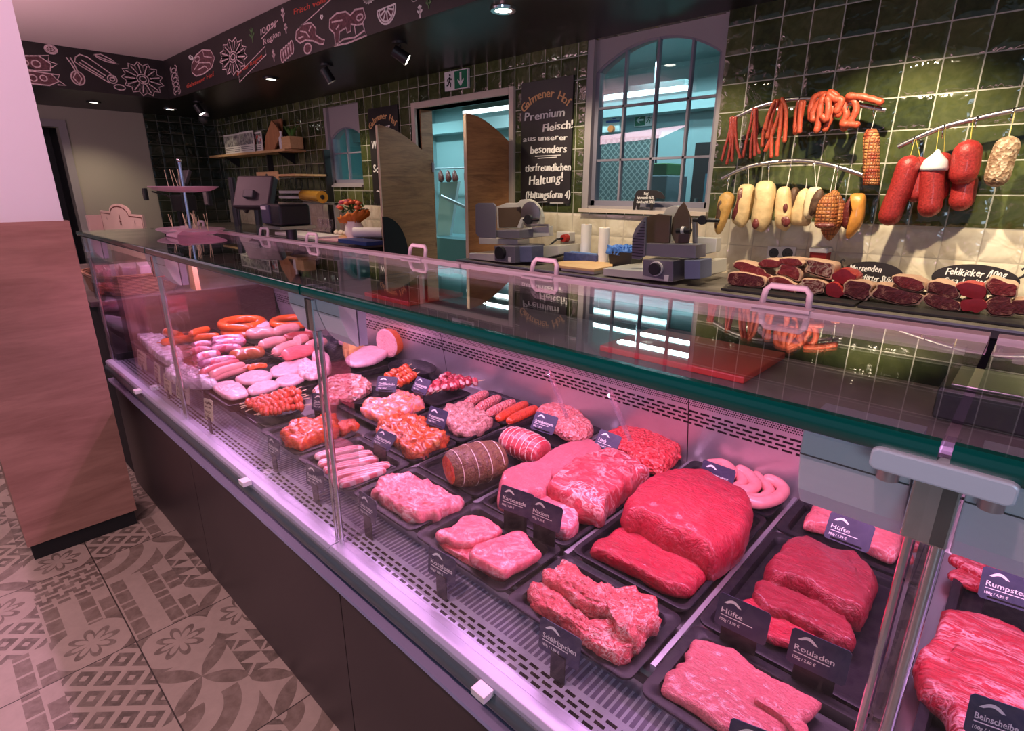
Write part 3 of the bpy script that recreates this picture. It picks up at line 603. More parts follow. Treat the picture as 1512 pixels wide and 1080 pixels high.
# ================================================================== WORK COUNTERS ALONG THE BACK WALL
def back_counter(x0, x1, label):
    r = thing('work_counter', label, 'counter', ((x0+x1)/2, 2.95, 0))
    MB().box(x0, x1, 2.60, 3.262, .962, 1.0).build('worktop', m_stone, r, bevel=.002)
    MB().box(x0, x1, 2.595, 2.604, .992, 1.0005).build('edge_trim', m_alu, r)
    MB().box(x0+.01, x1-.01, 2.64, 3.262, .08, .962).build('cabinet', m_blackm, r); MB().box(x0+.02, x1-.02, 2.7, 3.26, 0, .08).build('plinth', m_black, r)
    n = max(1, round((x1-x0)/.6))
    for i in range(n):
        a = x0+.015+(x1-x0-.03)*i/n; c = x0+.015+(x1-x0-.03)*(i+1)/n
        d = MB().box(a+.003, c-.003, 2.62, 2.64, .09, .95).build('door', m_blackg, r); MB().box(a+.1, c-.1, 2.605, 2.62, .90, .915).build('handle', m_alu, d)
back_counter(-2.99, 3.0, 'long black work counter with dark stone top below the hanging sausages')
back_counter(-8.75, -4.42, 'work counter left of the doorway carrying the flowers')
# ---- saloon wings in the doorway
def wing(x, label):
    r = thing('saloon_door', label, 'door', (x, 3.09, .42))
    pts = [(2.82, .42), (3.385, .42), (3.385, 1.74)]+[(3.385-.565*i/14, 1.74+.235*(sin(pi/2*i/14))**1.1) for i in range(1, 15)]
    MB().prism(pts, x-.014, x+.014, 'yz').build('leaf', m_oakz, r)
    MB().box(x-.0145, x+.0145, 2.816, 2.8205, .42, 1.97).build('edge_band', plain('pale_edge_%d' % abs(int(x*10)), (.75, .60, .42), .5), r)
    for z in (.7, 1.66): MB().cyl((x+.02, 3.385, z-.04), (x+.02, 3.385, z+.04), .013).build('hinge', m_alu, r, 'auto')
wing(-4.20, 'left wooden saloon wing of the doorway with rounded top, beside the small blackboard')
wing(-3.115, 'right wooden saloon wing of the doorway with rounded top, beside the large blackboard')
a = Xp(566, 320, -4.09); c = Xp(603, 372, -4.09)
pts = [(a.y, .99), (a.y, a.z)]+[(a.y+(c.y-a.y)*sin(pi/2*i/12), c.z-.02+(a.z-c.z+.02)*cos(pi/2*i/12)) for i in range(13)]+[(c.y, .99)]
tag(MB().prism([(p_[0], 0 if p_[1] == .99 else p_[1]) for p_ in pts], -4.11, -4.09, 'yz').build('end_screen', m_blackm), 'black panel with a rounded top at the counter end beside the left saloon wing', 'panel')
# ================================================================== PRODUCTS IN THE CASE
VW = dict(A=(560, 640, 5.04), B=(440, 520, 5.04), C=(820, 730, 5.04), D=(900, 870, 5.04), E=(1000, 620, 5.04), F=(200, 440, 5.04), G=(330, 560, 6.574),
          H=(180, 480, 7.56), J=(600, 540, 3.78), K=(750, 640, 3.78), L=(600, 800, 3.78), M=(1112, 560, 3.78), N=(1112, 800, 3.78), Q=(380, 640, 5.4),
          S=(1060, 120, 5.685), T=(1040, 230, 5.685), U=(1040, 100, 3.203), W=(1040, 360, 3.203), X=(400, 400, 3.78), P=(0, 0, 1))
def px(v, p): a = VW[v]; return a[0]+p[0]/a[2], a[1]+p[1]/a[2]
def onz(v, pts, z): return [Zp(*px(v, p), z) for p in pts]
def resample(pts, n):
    """closed outline, smooth, n points at even spacing"""
    N = len(pts); out = []
    for i in range(N):
        p0, p1, p2, p3 = (V(pts[(i+k) % N]) for k in (-1, 0, 1, 2))
        for k in range(6):
            t = k/6; out.append(.5*((2*p1)+(p2-p0)*t+(2*p0-5*p1+4*p2-p3)*t*t+(3*p1-p0-3*p2+p3)*t**3))
    L = [0]
    for i in range(len(out)): L.append(L[-1]+(out[(i+1) % len(out)]-out[i]).length)
    res = []; j = 0
    for i in range(n):
        d = L[-1]*i/n
        while L[j+1] < d: j += 1
        k = (d-L[j])/max(1e-9, L[j+1]-L[j]); res.append(out[j].lerp(out[(j+1) % len(out)], k))
    return res
def slab(pts, z0, h, flat=.6, amp=.004, fr=28, n=110, seed=0, edge=.5, tilt=(0, 0), shape=None, rings=26, off=(0, 0)):
    """piece of meat: outline pts (world x,y), thickness h, rounded rim, noisy surface"""
    P = resample([V((p[0], p[1], 0)) for p in pts], n); c = sum(P, V((0, 0, 0)))/n+V((off[0], off[1], 0)); mb = MB(); rs = []
    so = V((seed*3.1, seed*7.7, seed*1.3))
    def pt(p, k, z):
        q = c+(p-c)*k; nz = noise.noise(V((q.x*fr, q.y*fr, z*fr))+so); n2 = noise.noise(V((q.x*fr*2.7, q.y*fr*2.7, z*fr*2.7))+so)+.6*noise.noise(V((q.x*fr*7, q.y*fr*7, z*fr*7))+so)
        d = (p-c).normalized()*(nz*amp*1.1+n2*amp*.7) if k > .6 else V((0, 0, 0))
        zz = z0+z+(nz*amp+n2*amp*.5)*(1 if z > h*.3 else 0)+(q.x-c.x)*tilt[0]*(z/h if h else 0)+(q.y-c.y)*tilt[1]*(z/h if h else 0)
        return (q.x+d.x, q.y+d.y, max(z0, zz))
    rs.append([pt(p, .9, 0) for p in P]); rs.append([pt(p, .985, h*.12) for p in P]); rs.append([pt(p, 1., h*.4) for p in P]); rs.append([pt(p, .985, h*.66) for p in P]); rs.append([pt(p, .94, h*.85) for p in P])
    for i in range(rings):
        k = .88*(1-i/rings); zz = h*(.93+.07*(1-k)) if flat >= 1 else h*(.9+.1*flat)*1.0
        zz = h*(flat*.93+(1-flat)*(.86+.14*sqrt(max(0, 1-k*k)))*1.0)+(1-flat)*h*.25*(1-k*k)
        if shape: zz *= shape(k)
        rs.append([pt(p, max(k, .03), zz) for p in P])
    return mb.rings(rs)
mRED = meat('beef_red', (.46, .012, .036), (.66, .22, .24), .22, 34, .36, (1, 2.2, 1), .007)
mREDD = meat('beef_dark', (.30, .010, .028), (.56, .16, .18), .3, 40, .36, (1, 3, 1), .007)
mPINK = meat('pork_pink', (.74, .13, .17), (.86, .52, .52), .7, 22, .36, (1, 1, 1), .004)
mPINKF = meat('pork_pink_fine', (.76, .17, .21), (.86, .48, .48), .3, 45, .4, (2, 6, 1), .005)
mPORK = meat('pork_neck', (.52, .05, .07), (.84, .50, .48), .9, 20, .36, (1, 1.6, 1), .006)
mFAT = meat('fatty_pork', (.72, .15, .19), (.88, .66, .64), 1.1, 16, .36, (1, 1.8, 1), .006)
mRIB = meat('rib_meat', (.66, .08, .09), (.88, .52, .50), .95, 36, .36, (1.5, 1.5, 1.5), .009)
mMARB = meat('marbled_beef', (.42, .02, .035), (.78, .36, .38), .9, 26, .34, (.6, 3., 1.), .007)
mHAM = meat('raw_ham_pink', (.72, .16, .18), (.84, .46, .45), .6, 22, .36, (1, 1, 1), .005)
mORG = mixed('orange_marinade', [(.62, .045, .01), (.80, .13, .02), (.55, .03, .01), (.85, .24, .08)], 38, .22, .006, False, .8)
mORGR = mixed('red_marinade', [(.66, .02, .01), (.84, .10, .03), (.45, .015, .01)], 90, .22, .005, False, .8)
mNACK = mixed('paprika_marinade', [(.38, .03, .008), (.66, .13, .03), (.30, .025, .01), (.80, .34, .12)], 34, .25, .006, False, .8)
mGREYP = mixed('herb_pork', [(.55, .22, .20), (.70, .34, .30), (.30, .12, .09), (.74, .38, .36)], 60, .3, .006, False, .5)
mGYR = mixed('diced_pork', [(.70, .28, .24), (.86, .60, .54), (.52, .14, .12), (.80, .42, .38), (.60, .30, .22)], 75, .3, .009)
mMINCE = mixed('mince_red', [(.72, .05, .06), (.80, .10, .10), (.62, .03, .04)], 120, .35, .006)
mMETT = mixed('mince_pink', [(.80, .25, .22), (.86, .36, .34), (.72, .18, .17)], 120, .35, .006)
mLAMB = mixed('lamb_cubes', [(.42, .03, .05), (.58, .07, .09), (.80, .52, .46), (.34, .03, .04)], 48, .3, .007)
mROAST = mixed('herb_crusted', [(.085, .03, .018), (.15, .055, .03), (.20, .10, .035), (.05, .016, .012)], 90, .5, .008, False, .1)
mBRAT = plain('bratwurst', (.78, .26, .27), .35, var=.1, sc=60, coat=.4)
_a = Zp(*px('B', (130, 765)), .75); _b = Zp(*px('B', (480, 700)), .75)
mBACON = stripes('belly_strips', (.86, .60, .58), (.76, .17, .20), 92, 1, 1.0, .36, .5, -atan2(_b.y-_a.y, _b.x-_a.x))
mBONE = plain('bone', (.80, .66, .56), .5)
mTRAY = plain('black_tray', (.010, .009, .013), .45, spec=.3, bumpy=.0002, sc=300)
mTAG = plain('violet_lit_slate_tag', (.045, .042, .085), .38, var=.2, sc=30)  # dark slate, violet tint of the case light mixed into the colour
mTAGC = plain('cream_tag', (.62, .58, .42), .6, var=.15, sc=20)
mINK = plain('black_ink', (.02, .02, .02), .7)
mWOODS = plain('skewer_wood', (.80, .62, .38), .6)
TZ = .724
def tray(x0, x1, y0, y1, label, z=TZ, h=.022, lip=.024, rot=0, group=None, mat=None):
    """black serving tray with a wide rim, sunk centre and rounded corners"""
    mb = MB(); cx, cy = (x0+x1)/2, (y0+y1)/2; w, d = (x1-x0)/2, (y1-y0)/2
    def rr(a, b, zz, r=.018):
        o = []
        for sx, sy, a0 in ((1, 1, 0), (-1, 1, pi/2), (-1, -1, pi), (1, -1, 3*pi/2)):
            for i in range(6):
                t = a0+pi/2*i/5; o.append((cx+sx*(a-r)+r*cos(t), cy+sy*(b-r)+r*sin(t), zz))
        return o
    Lp = lip
    rs = [rr(w-Lp*.9, d-Lp*.9, z), rr(w-.004, d-.004, z+h*.75), rr(w, d, z+h*.8), rr(w, d, z+h), rr(w-.003, d-.003, z+h+.001), rr(w-Lp*.72, d-Lp*.72, z+h-.001), rr(w-Lp*.85, d-Lp*.85, z+h-.005), rr(w-Lp, d-Lp, z+.006), rr(w-Lp*1.2, d-Lp*1.2, z+.004)]
    mb.rings(rs)
    if rot: pass
    return tag(mb.build('serving_tray', mat or mTRAY, None, 'auto'), label, 'tray', group)
def P1(name, label, cat, v, pts, h, mat, z0=.73, flat=.6, amp=.004, fr=28, seed=0, zf=.6, **kw):
    W = onz(v, pts, z0+h*zf)
    s = slab([(p.x, p.y) for p in W], z0, h, flat, amp, fr, seed=seed, **kw)
    o = s.build(name, mat, None, 'all')
    return tag(o, label, cat)
def ptag(v, a, b, title, label, z=.785, h=.056, lean=.22, mat=None, foot=True, sub=True, price='100g / 1,89 \u20ac', tsize=.0125):
    """price card standing on a small foot; a, b are the lower corners"""
    p = Zp(*px(v, a), z); q = Zp(*px(v, b), z); xd = (q-p); w = xd.length; xd.normalize(); back = V((-xd.y, xd.x, 0)); up = (V((0, 0, 1))*cos(lean)+back*sin(lean)).normalized()
    mid = (p+q)/2; base = TZ+.004 if foot else z
    r = thing('price_tag', label, 'price tag', (mid.x, mid.y, base), 0, None)
    M = plane_M(p, xd, up); mb = MB(); mb.M = M; rr_ = .004
    pts = [(rr_, 0), (w-rr_, 0), (w, rr_), (w, h-rr_), (w-rr_, h), (rr_, h), (0, h-rr_), (0, rr_)]
    mb.prism(pts, -.0012, 0, 'xy'); card = mb.build('card', mat or mTAG, r)
    t = MB(); N = 12; k = h/.056; A = [(.010*k+.028*k*i/N, .041*k+.009*k*sin(pi*i/N)) for i in range(N+1)]; B = [(.015*k+.018*k*i/N, .041*k+.004*k*sin(pi*i/N)) for i in range(N+1)]
    for i in range(N): t.add([M @ V((*A[i], .0006)), M @ V((*A[i+1], .0006)), M @ V((*B[i+1], .0006)), M @ V((*B[i], .0006))], [(0, 1, 2, 3)])
    if title: text(t, title, tsize*k, M @ Matrix.Translation(V((.008, .024*k, .0006))), min(w-.016, len(title)*.0068*k), .0001, bold=.0003)
    t.M = M
    t.box(.008, w*.72, .0195*k, .0207*k, .0003, .0008)
    t.M = Matrix.Identity(4)
    if price: text(t, price, .0068*k, M @ Matrix.Translation(V((.008, .010*k, .0006))), .032*k, .0001, bold=.0002)
    t.build('lettering', m_chalk if mat is None else mINK, card)
    if foot:
        f = MB(); f.M = plane_M(p, xd, V((0, 0, 1))); zz = z-base; f.box(w*.15, w*.85, -zz+.0, .006, -.004, -.0015); f.box(w*.15, w*.85, -zz, -zz+.003, -.022, .010); f.build('foot', m_black, r)
    return r
def seg(p, q, n=6): return [tuple(p[k]+(q[k]-p[k])*i/n for k in range(3)) for i in range(n+1)]
def crumbs(v, pts, z0, h, n, r, seed=1, el=1.0):
    """heap of mince or dice: many small lumps over a mound"""
    rnd = random.Random(seed); W = [V((p.x, p.y, 0)) for p in onz(v, pts, z0+h*.4)]; P = resample(W, 40); c = sum(P, V((0, 0, 0)))/40
    mb = slab([(p.x, p.y) for p in W], z0, h*.8, .1, .004, 30, seed=seed)
    for i in range(n):
        k = sqrt(rnd.random())*.97; p = P[rnd.randrange(40)]; q = c+(p-c)*k; zz = z0+h*(.25+.62*sqrt(max(0, 1-k*k)))
        rr_ = r*(.6+.7*rnd.random()); a = rnd.random()*6.28; d = V((cos(a), sin(a), rnd.uniform(-.3, .3)))*rr_*el
        mb.tube([q+V((0, 0, zz))-d, q+V((0, 0, zz)), q+V((0, 0, zz))+d], [rr_*.5, rr_, rr_*.5], 6)
    return mb
def skewer(p, q, r, name, label, mat, group, lumps=7, seed=0, ext=.03):
    p, q = V(p), V(q); rnd = random.Random(seed); d = (q-p).normalized()
    t = thing(name, label, 'skewer', tuple(p), 0, group); mb = MB()
    for i in range(lumps):
        c = p.lerp(q, (i+.5)/lumps); L = (q-p).length/lumps*.62; s = r*(.8+.4*rnd.random())
        o = V((rnd.uniform(-1, 1), rnd.uniform(-1, 1), rnd.uniform(-.5, .8)))*r*.25
        mb.tube([c+o-d*L, c+o-d*L*.4, c+o+d*L*.4, c+o+d*L], [s*.55, s, s*.95, s*.5], 8)
    mb.build('meat_pieces', mat, t, 'all'); MB().tube([p-d*ext, q+d*ext], .0014, 6).build('stick', mWOODS, t); return t
# ---- trays (front row, middle, rear)
tray(-.303, -.012, .603, .792, 'front tray holding the large pale pink schnitzel slices')
tray(-.588, -.322, .605, .792, 'front tray holding the two racks of spare ribs')
tray(-.872, -.600, .612, .800, 'front tray holding the pork chops')
tray(-1.128, -.884, .612, .806, 'front tray holding the slices of pork with a white fat seam')
tray(-1.408, -1.140, .605, .808, 'front tray holding the striped pork belly strips')
tray(-1.672, -1.420, .612, .812, 'front tray holding the smooth orange marinated fillets')
tray(-.303, -.012, .800, 1.175, 'tray holding the two dark red rump pieces behind the schnitzel', lip=.018)
tray(-.303, -.012, 1.185, 1.372, 'rear tray holding one pale pink ham steak')
tray(-.586, -.326, .805, 1.215, 'long tray holding the big red beef joint', lip=.014)
tray(-.586, -.326, 1.222, 1.372, 'rear tray under the coiled raw sausage')
tray(-.866, -.602, .805, 1.142, 'long tray holding the pork loin and pork neck', lip=.014)
tray(-.866, -.602, 1.150, 1.345, 'rear tray heaped with bright red mince')
tray(-1.125, -.888, .812, 1.150, 'long tray holding the brown rolled roast', lip=.014)
tray(-1.128, -.888, 1.160, 1.368, 'rear tray heaped with pale pink mince')
tray(-1.405, -1.145, .815, .985, 'tray holding the dark orange neck steaks')
tray(-1.405, -1.145, .992, 1.172, 'tray holding the greyish pink herbed pork slices')
tray(-1.410, -1.145, 1.182, 1.372, 'rear tray holding the pale pink minced rolls')
tray(-1.672, -1.420, .885, 1.085, 'tray holding the glossy orange and pink marinated meat')
tray(-1.700, -1.425, 1.12, 1.30, 'rear tray holding the dark red lamb skewers')
tray(.012, .30, .62, 1.03, 'tray holding the broad marbled beef piece right of the glass post', lip=.018)
tray(.012, .30, 1.04, 1.34, 'rear tray holding the rump steaks right of the glass post', lip=.02)
# ---- right-hand bays
P1('schnitzel', 'large thin pale pink schnitzel slices laid over each other in the front tray', 'meat', 'D', [(400, 770), (410, 700), (440, 630), (500, 600), (500, 550), (560, 530), (560, 480), (620, 400), (700, 395), (770, 405), (850, 450), (930, 475), (1050, 560), (1180, 650), (1300, 710), (1400, 750), (1500, 820), (1560, 880), (1420, 1010), (1250, 1130), (1000, 1080), (850, 1050), (700, 960), (550, 860)], .022, mPINKF, .738, 1, .004, 20, 3)
P1('schnitzel', 'narrow pink schnitzel slice lying on top of the larger slices', 'meat', 'D', [(1080, 830), (1160, 800), (1260, 860), (1380, 950), (1480, 1060), (1420, 1130), (1330, 1010), (1200, 900)], .012, mPINKF, .757, 1, .003, 30, 4)
P1('rib_rack', 'upper rack of spare ribs lying across the lower one', 'meat', 'L', [(760, 160), (800, 165), (870, 130), (920, 140), (970, 190), (1050, 250), (1150, 280), (1250, 290), (1330, 320), (1395, 350), (1410, 460), (1390, 480), (1340, 510), (1300, 580), (1240, 560), (1180, 520), (1140, 420), (1050, 400), (950, 350), (850, 280), (770, 220)], .042, mRIB, .746, .7, .007, 40, 5)
P1('rib_rack', 'lower rack of spare ribs at the front edge of its tray', 'meat', 'L', [(675, 260), (730, 240), (790, 260), (860, 330), (950, 400), (1050, 480), (1150, 560), (1250, 590), (1340, 510), (1345, 530), (1280, 610), (1210, 665), (1150, 650), (1050, 600), (950, 520), (880, 460), (800, 410), (740, 380), (700, 350), (680, 310)], .032, mRIB, .736, .7, .007, 40, 6)
P1('pork_chop', 'rear pork chop with a pale fat rim', 'meat', 'A', [(415, 740), (500, 720), (560, 690), (625, 625), (700, 625), (790, 640), (870, 680), (910, 715), (900, 745), (820, 790), (700, 830), (640, 835), (560, 830), (500, 800), (440, 790)], .020, mPINK, .752, .95, .002, 20, 7)
P1('pork_chop', 'front pork chop with bone, nearest the rib tray', 'meat', 'A', [(700, 860), (720, 840), (850, 790), (1020, 740), (1090, 750), (1130, 800), (1190, 880), (1210, 905), (1100, 970), (1000, 1020), (940, 1058), (870, 1040), (780, 990), (700, 950), (670, 900)], .024, mPINK, .754, .95, .002, 20, 8)
P1('pork_chop', 'lowest pork chop half hidden under the two upper chops', 'meat', 'A', [(440, 800), (520, 780), (650, 820), (760, 850), (900, 930), (950, 1010), (940, 1070), (850, 1060), (700, 990), (560, 910), (480, 860)], .022, mPORK, .735, .9, .003, 20, 9)
P1('pork_slice', 'loose slices of pork with a broad white fat seam', 'meat', 'A', [(-75, 425), (-20, 370), (60, 335), (200, 318), (270, 350), (330, 365), (370, 365), (410, 400), (500, 430), (555, 500), (600, 515), (640, 500), (610, 540), (480, 590), (440, 625), (390, 620), (300, 640), (250, 625), (180, 600), (90, 550), (30, 500), (-20, 460)], .036, mFAT, .735, .8, .007, 22, 10)
P1('beef_joint', 'big domed bright red beef joint on the long tray', 'meat', 'K', [(635, 450), (680, 390), (760, 320), (830, 268), (950, 265), (1080, 275), (1200, 310), (1270, 340), (1340, 400), (1368, 470), (1355, 560), (1310, 640), (1220, 700), (1150, 740), (1080, 710), (1000, 660), (900, 620), (800, 560), (720, 520), (660, 510), (640, 480)], .092, mRED, .733, .35, .006, 14, 11, zf=.55)
P1('beef_slab', 'flat red beef slab in front of the big beef joint', 'meat', 'K', [(455, 650), (560, 570), (610, 535), (680, 535), (760, 590), (870, 640), (950, 690), (1040, 710), (1070, 760), (1110, 790), (1060, 850), (1010, 890), (900, 870), (820, 840), (720, 780), (600, 720), (520, 680)], .032, mRED, .734, .85, .004, 20, 12)
P1('pork_loin', 'long smooth pink pork loin', 'meat', 'J', [(515, 650), (560, 610), (690, 580), (760, 530), (880, 470), (1020, 435), (1080, 450), (1110, 500), (1080, 560), (870, 640), (800, 665), (800, 700), (760, 745), (700, 740), (560, 770), (510, 740)], .062, mPINKF, .734, .6, .005, 16, 13)
P1('pork_neck', 'marbled pork neck joint beside the loin', 'meat', 'J', [(790, 690), (870, 600), (960, 540), (1080, 505), (1150, 500), (1260, 540), (1330, 590), (1370, 615), (1300, 650), (1240, 700), (1130, 770), (1100, 825), (1030, 815), (930, 790), (860, 750), (800, 720)], .076, mPORK, .734, .55, .007, 18, 14)
P1('pork_neck', 'small round piece of pork neck behind the price cards', 'meat', 'J', [(780, 745), (860, 740), (930, 780), (965, 860), (950, 920), (900, 945), (840, 930), (780, 880), (720, 800)], .038, mFAT, .734, .6, .005, 22, 15)
P1('rump', 'upper dark red rump piece with lighter speckles', 'meat', 'N', [(70, 150), (130, 100), (170, 40), (260, 5), (330, 30), (430, 75), (560, 95), (620, 140), (690, 210), (685, 290), (650, 370), (620, 430), (540, 410), (440, 380), (340, 310), (230, 260), (100, 230)], .062, mREDD, .735, .5, .005, 16, 16)
P1('rump', 'long narrow red rump slab in front of the upper one', 'meat', 'N', [(0, 270), (40, 235), (130, 260), (250, 310), (380, 370), (480, 410), (550, 490), (590, 560), (560, 585), (450, 560), (330, 500), (200, 430), (90, 400), (0, 310)], .036, mREDD, .735, .7, .004, 20, 17)
P1('beef_slice', 'bright red beef slices behind the two front price cards', 'meat', 'D', [(990, 80), (1100, 85), (1200, 140), (1350, 200), (1480, 260), (1580, 330), (1500, 400), (1350, 420), (1190, 380), (1100, 300), (1010, 180)], .018, mRED, .735, .9, .003, 24, 18)
P1('ham_steak', 'pale pink ham steak in the rear tray behind the rump', 'meat', 'M', [(280, 790), (350, 705), (450, 710), (560, 715), (650, 720), (740, 740), (840, 800), (830, 900), (790, 995), (680, 960), (600, 900), (480, 850), (400, 830), (300, 810)], .034, mHAM, .735, .7, .003, 18, 19)
P1('rump_steak', 'upper rump steak strip with a fat edge right of the glass post', 'meat', 'N', [(1100, 80), (1160, 55), (1300, 90), (1450, 120), (1600, 200), (1600, 260), (1400, 200), (1250, 180), (1120, 110)], .026, mMARB, .745, .8, .003, 24, 20)
P1('rump_steak', 'lower rump steak strip half behind the rump steak card', 'meat', 'N', [(1090, 180), (1150, 160), (1250, 190), (1380, 230), (1560, 300), (1500, 330), (1300, 270), (1200, 245)], .020, mMARB, .735, .8, .003, 24, 21)
P1('beef_brisket', 'broad marbled red beef piece at the right edge', 'meat', 'N', [(1040, 430), (1060, 385), (1180, 400), (1350, 450), (1512, 520), (1650, 650), (1700, 900), (1600, 1150), (1400, 1180), (1250, 1160), (1140, 1060), (1080, 950), (1010, 890), (920, 780), (915, 690), (950, 590), (1020, 530)], .050, mMARB, .738, .6, .006, 16, 22)
# rolled joints
def roll(v, a, b, z, r, name, label, mat, endm, ties=5, seed=0, sq=.85):
    p = Zp(*px(v, a), z); q = Zp(*px(v, b), z); t = thing(name, label, 'meat', ((p.x+q.x)/2, (p.y+q.y)/2, .733)); mb = MB(); N = 22; rs = []
    d = (q-p).normalized(); s = d.cross(V((0, 0, 1))).normalized()
    for i in range(N+1):
        k = i/N; c = p.lerp(q, k); rad = r*(1-.30*abs(2*k-1)**3.2)*(1-.05*max(0, cos(k*ties*2*pi))**6)
        rs.append([c+s*(cos(2*pi*j/26)*rad*(1+.09*noise.noise(V((k*5+seed, j*.5, seed)))))+V((0, 0, 1))*(sin(2*pi*j/26)*rad*sq*(1+.07*noise.noise(V((k*6, j*.4+9, seed))))) for j in range(26)])
    mb.rings(rs, False, False); mb.build('body', mat, t, 'all')
    e = MB(); e.rings([rs[0], [p+(x-p)*.62-d*.004 for x in rs[0]], [p+(x-p)*.2-d*.001 for x in rs[0]]], False, True); e.build('cut_face', endm, t, 'all'); e = MB(); e.rings([[q+(x-q)*.2+d*.002 for x in rs[-1]], [q+(x-q)*.6+d*.004 for x in rs[-1]], rs[-1]], True, False)
    e.build('cut_face', endm, t, 'all')
    for i in range(ties):
        k = (i+.5)/ties; c = p.lerp(q, k); rad = r*(1-.30*abs(2*k-1)**3.2)*1.01
        MB().tube([c+s*(cos(2*pi*j/24)*rad)+V((0, 0, 1))*(sin(2*pi*j/24)*rad*sq) for j in range(25)], .0011, 5, caps=False).build('string', mBONE, t)
    return t
roll('A', (515, 275), (905, 175), .786, .062, 'rolled_roast', 'brown herb-crusted rolled roast tied with string', mROAST, mORG, 4, 1)
roll('J', (560, 400), (765, 490), .780, .048, 'rolled_pork', 'raw pink rolled pork joint tied with many strings', mPORK, mPORK, 8, 2)
for nm, lb, v, pts, h, mt, r, sd in (('minced_beef', 'heap of bright red minced beef with a clear scoop in it', 'J', [(1115, 400), (1180, 365), (1280, 350), (1380, 375), (1450, 420), (1530, 470), (1510, 530), (1460, 575), (1420, 590), (1330, 560), (1250, 530), (1180, 480), (1120, 430)], .055, mMINCE, .0075, 1),
        ('minced_pork', 'heap of pale pink minced pork with a clear scoop in it', 'J', [(720, 280), (760, 235), (860, 225), (930, 245), (990, 300), (1040, 350), (1040, 380), (970, 410), (900, 400), (830, 360), (750, 320)], .05, mMETT, .0075, 2)):
    tag(crumbs(v, pts, .735, h, 190, r, sd).build(nm, mt, None, 'all'), lb, 'minced meat', kind='stuff')
bw = MB(); 
for i, (v, pts) in enumerate((('E', [(90, 425), (140, 405), (200, 410)]), ('E', [(240, 335), (330, 330), (395, 370), (390, 415), (320, 420), (220, 395)]), ('E', [(400, 365), (465, 400), (490, 450), (430, 490), (330, 480)]), ('E', [(470, 375), (540, 420), (580, 490), (520, 530), (430, 520)]), ('E', [(590, 400), (640, 450), (690, 520), (620, 570), (480, 560)]), ('E', [(680, 445), (750, 475), (790, 530), (730, 590), (600, 620), (480, 585)]))):
    W = [Zp(*px(v, p), .765) for p in pts]; P = []
    for k in range(len(W)-1):
        p0, p1, p2, p3 = W[max(0, k-1)], W[k], W[k+1], W[min(len(W)-1, k+2)]
        for s_ in range(5): t_ = s_/5; P.append(.5*((2*p1)+(p2-p0)*t_+(2*p0-5*p1+4*p2-p3)*t_*t_+(3*p1-p0-3*p2+p3)*t_**3))
    P.append(W[-1])
    bw.tube([(p.x, p.y, .756+.009*(i % 2)) for p in P], .0152, 12, round_ends=True)
tag(bw.build('raw_sausage_coil', mBRAT, None, 'all'), 'coiled string of pale pink raw sausage in the rear tray', 'sausage')
for v, a, b, z0, lb in (('J', (790, 20), (900, 300), .78, 'clear plastic scoop standing in the pale pink mince'), ('J', (1125, 130), (1260, 440), .78, 'clear plastic scoop standing in the red mince')):
    b_ = Zp(*px(v, b), z0); ex = Yp(*px(v, a), b_.y+.02); d = (ex-b_).normalized(); s = d.cross(V((0, 1, 0))).normalized(); w = .009
    mb = MB(); n_ = V((0, 1, 0)); rs = []
    for k, ww in ((0, .006), (.3, .009), (.75, .012), (.92, .011), (1, .004)):
        c = b_.lerp(ex, k); rs.append([c-s*ww, c-s*ww*.5+n_*.004, c+s*ww*.5+n_*.004, c+s*ww, c+s*ww*.5+n_*.0055, c-s*ww*.5+n_*.0055])
    mb.rings(rs); tag(mb.build('scoop', glassm('scoop_acrylic_%d' % int(a[0]), (.9, .82, .86), .10, 1., .10, (.8, .6, .68))), lb, 'scoop')
# ---- second bay from the post
for i, (a, b) in enumerate((((130, 765), (480, 700)), ((160, 825), (545, 745)), ((205, 880), (590, 790)), ((255, 935), (672, 835)), ((320, 990), (640, 880)))):
    p = Zp(*px('B', a), .75); q = Zp(*px('B', b), .75); d = (q-p).normalized(); n_ = V((-d.y, d.x, 0)); w = .014
    W = [p-n_*w, p.lerp(q, .33)-n_*w*1.1, p.lerp(q, .66)-n_*w, q-n_*w*.8, q+n_*w*.8, p.lerp(q, .66)+n_*w, p.lerp(q, .33)+n_*w*1.1, p+n_*w]
    o = slab([(x.x, x.y) for x in W], .735+.002*i, .018, .9, .002, 30, seed=i).build('pork_belly_strip', mBACON, None, 'all'); tag(o, 'striped pink and white pork belly strip in the front tray by the left post', 'meat', 'pork belly strips in the front tray')
P1('marinated_fillet', 'large smooth orange marinated fillet at the front', 'meat', 'G', [(550, 550), (600, 500), (650, 430), (750, 400), (880, 410), (960, 380), (1000, 340), (1090, 350), (1110, 450), (1090, 520), (900, 570), (800, 620), (740, 655), (660, 620)], .045, mORG, .736, .45, .009, 26, 31)
P1('marinated_fillet', 'small orange marinated fillet half behind the left glass post', 'meat', 'G', [(1110, 470), (1160, 420), (1230, 400), (1310, 455), (1240, 490), (1150, 520)], .026, mORG, .736, .5, .006, 26, 32)
P1('marinated_meat', 'glossy orange and pink marinated meat in the middle tray', 'meat', 'B', [(480, 440), (500, 380), (640, 370), (690, 320), (800, 310), (880, 330), (950, 380), (880, 420), (750, 460), (610, 500), (540, 470)], .042, mixed('orange_pink_marinade', [(.80, .16, .05), (.82, .34, .34), (.85, .20, .06), (.76, .20, .30)], 26, .2, .005, False, .9), .736, .4, .010, 24, 33)
P1('neck_steak', 'stack of dark orange paprika marinated neck steaks', 'meat', 'B', [(585, 560), (650, 510), (720, 480), (850, 480), (950, 530), (1050, 580), (1115, 620), (1100, 670), (980, 720), (850, 770), (780, 730), (700, 650), (600, 620)], .044, mNACK, .736, .5, .012, 34, 34)
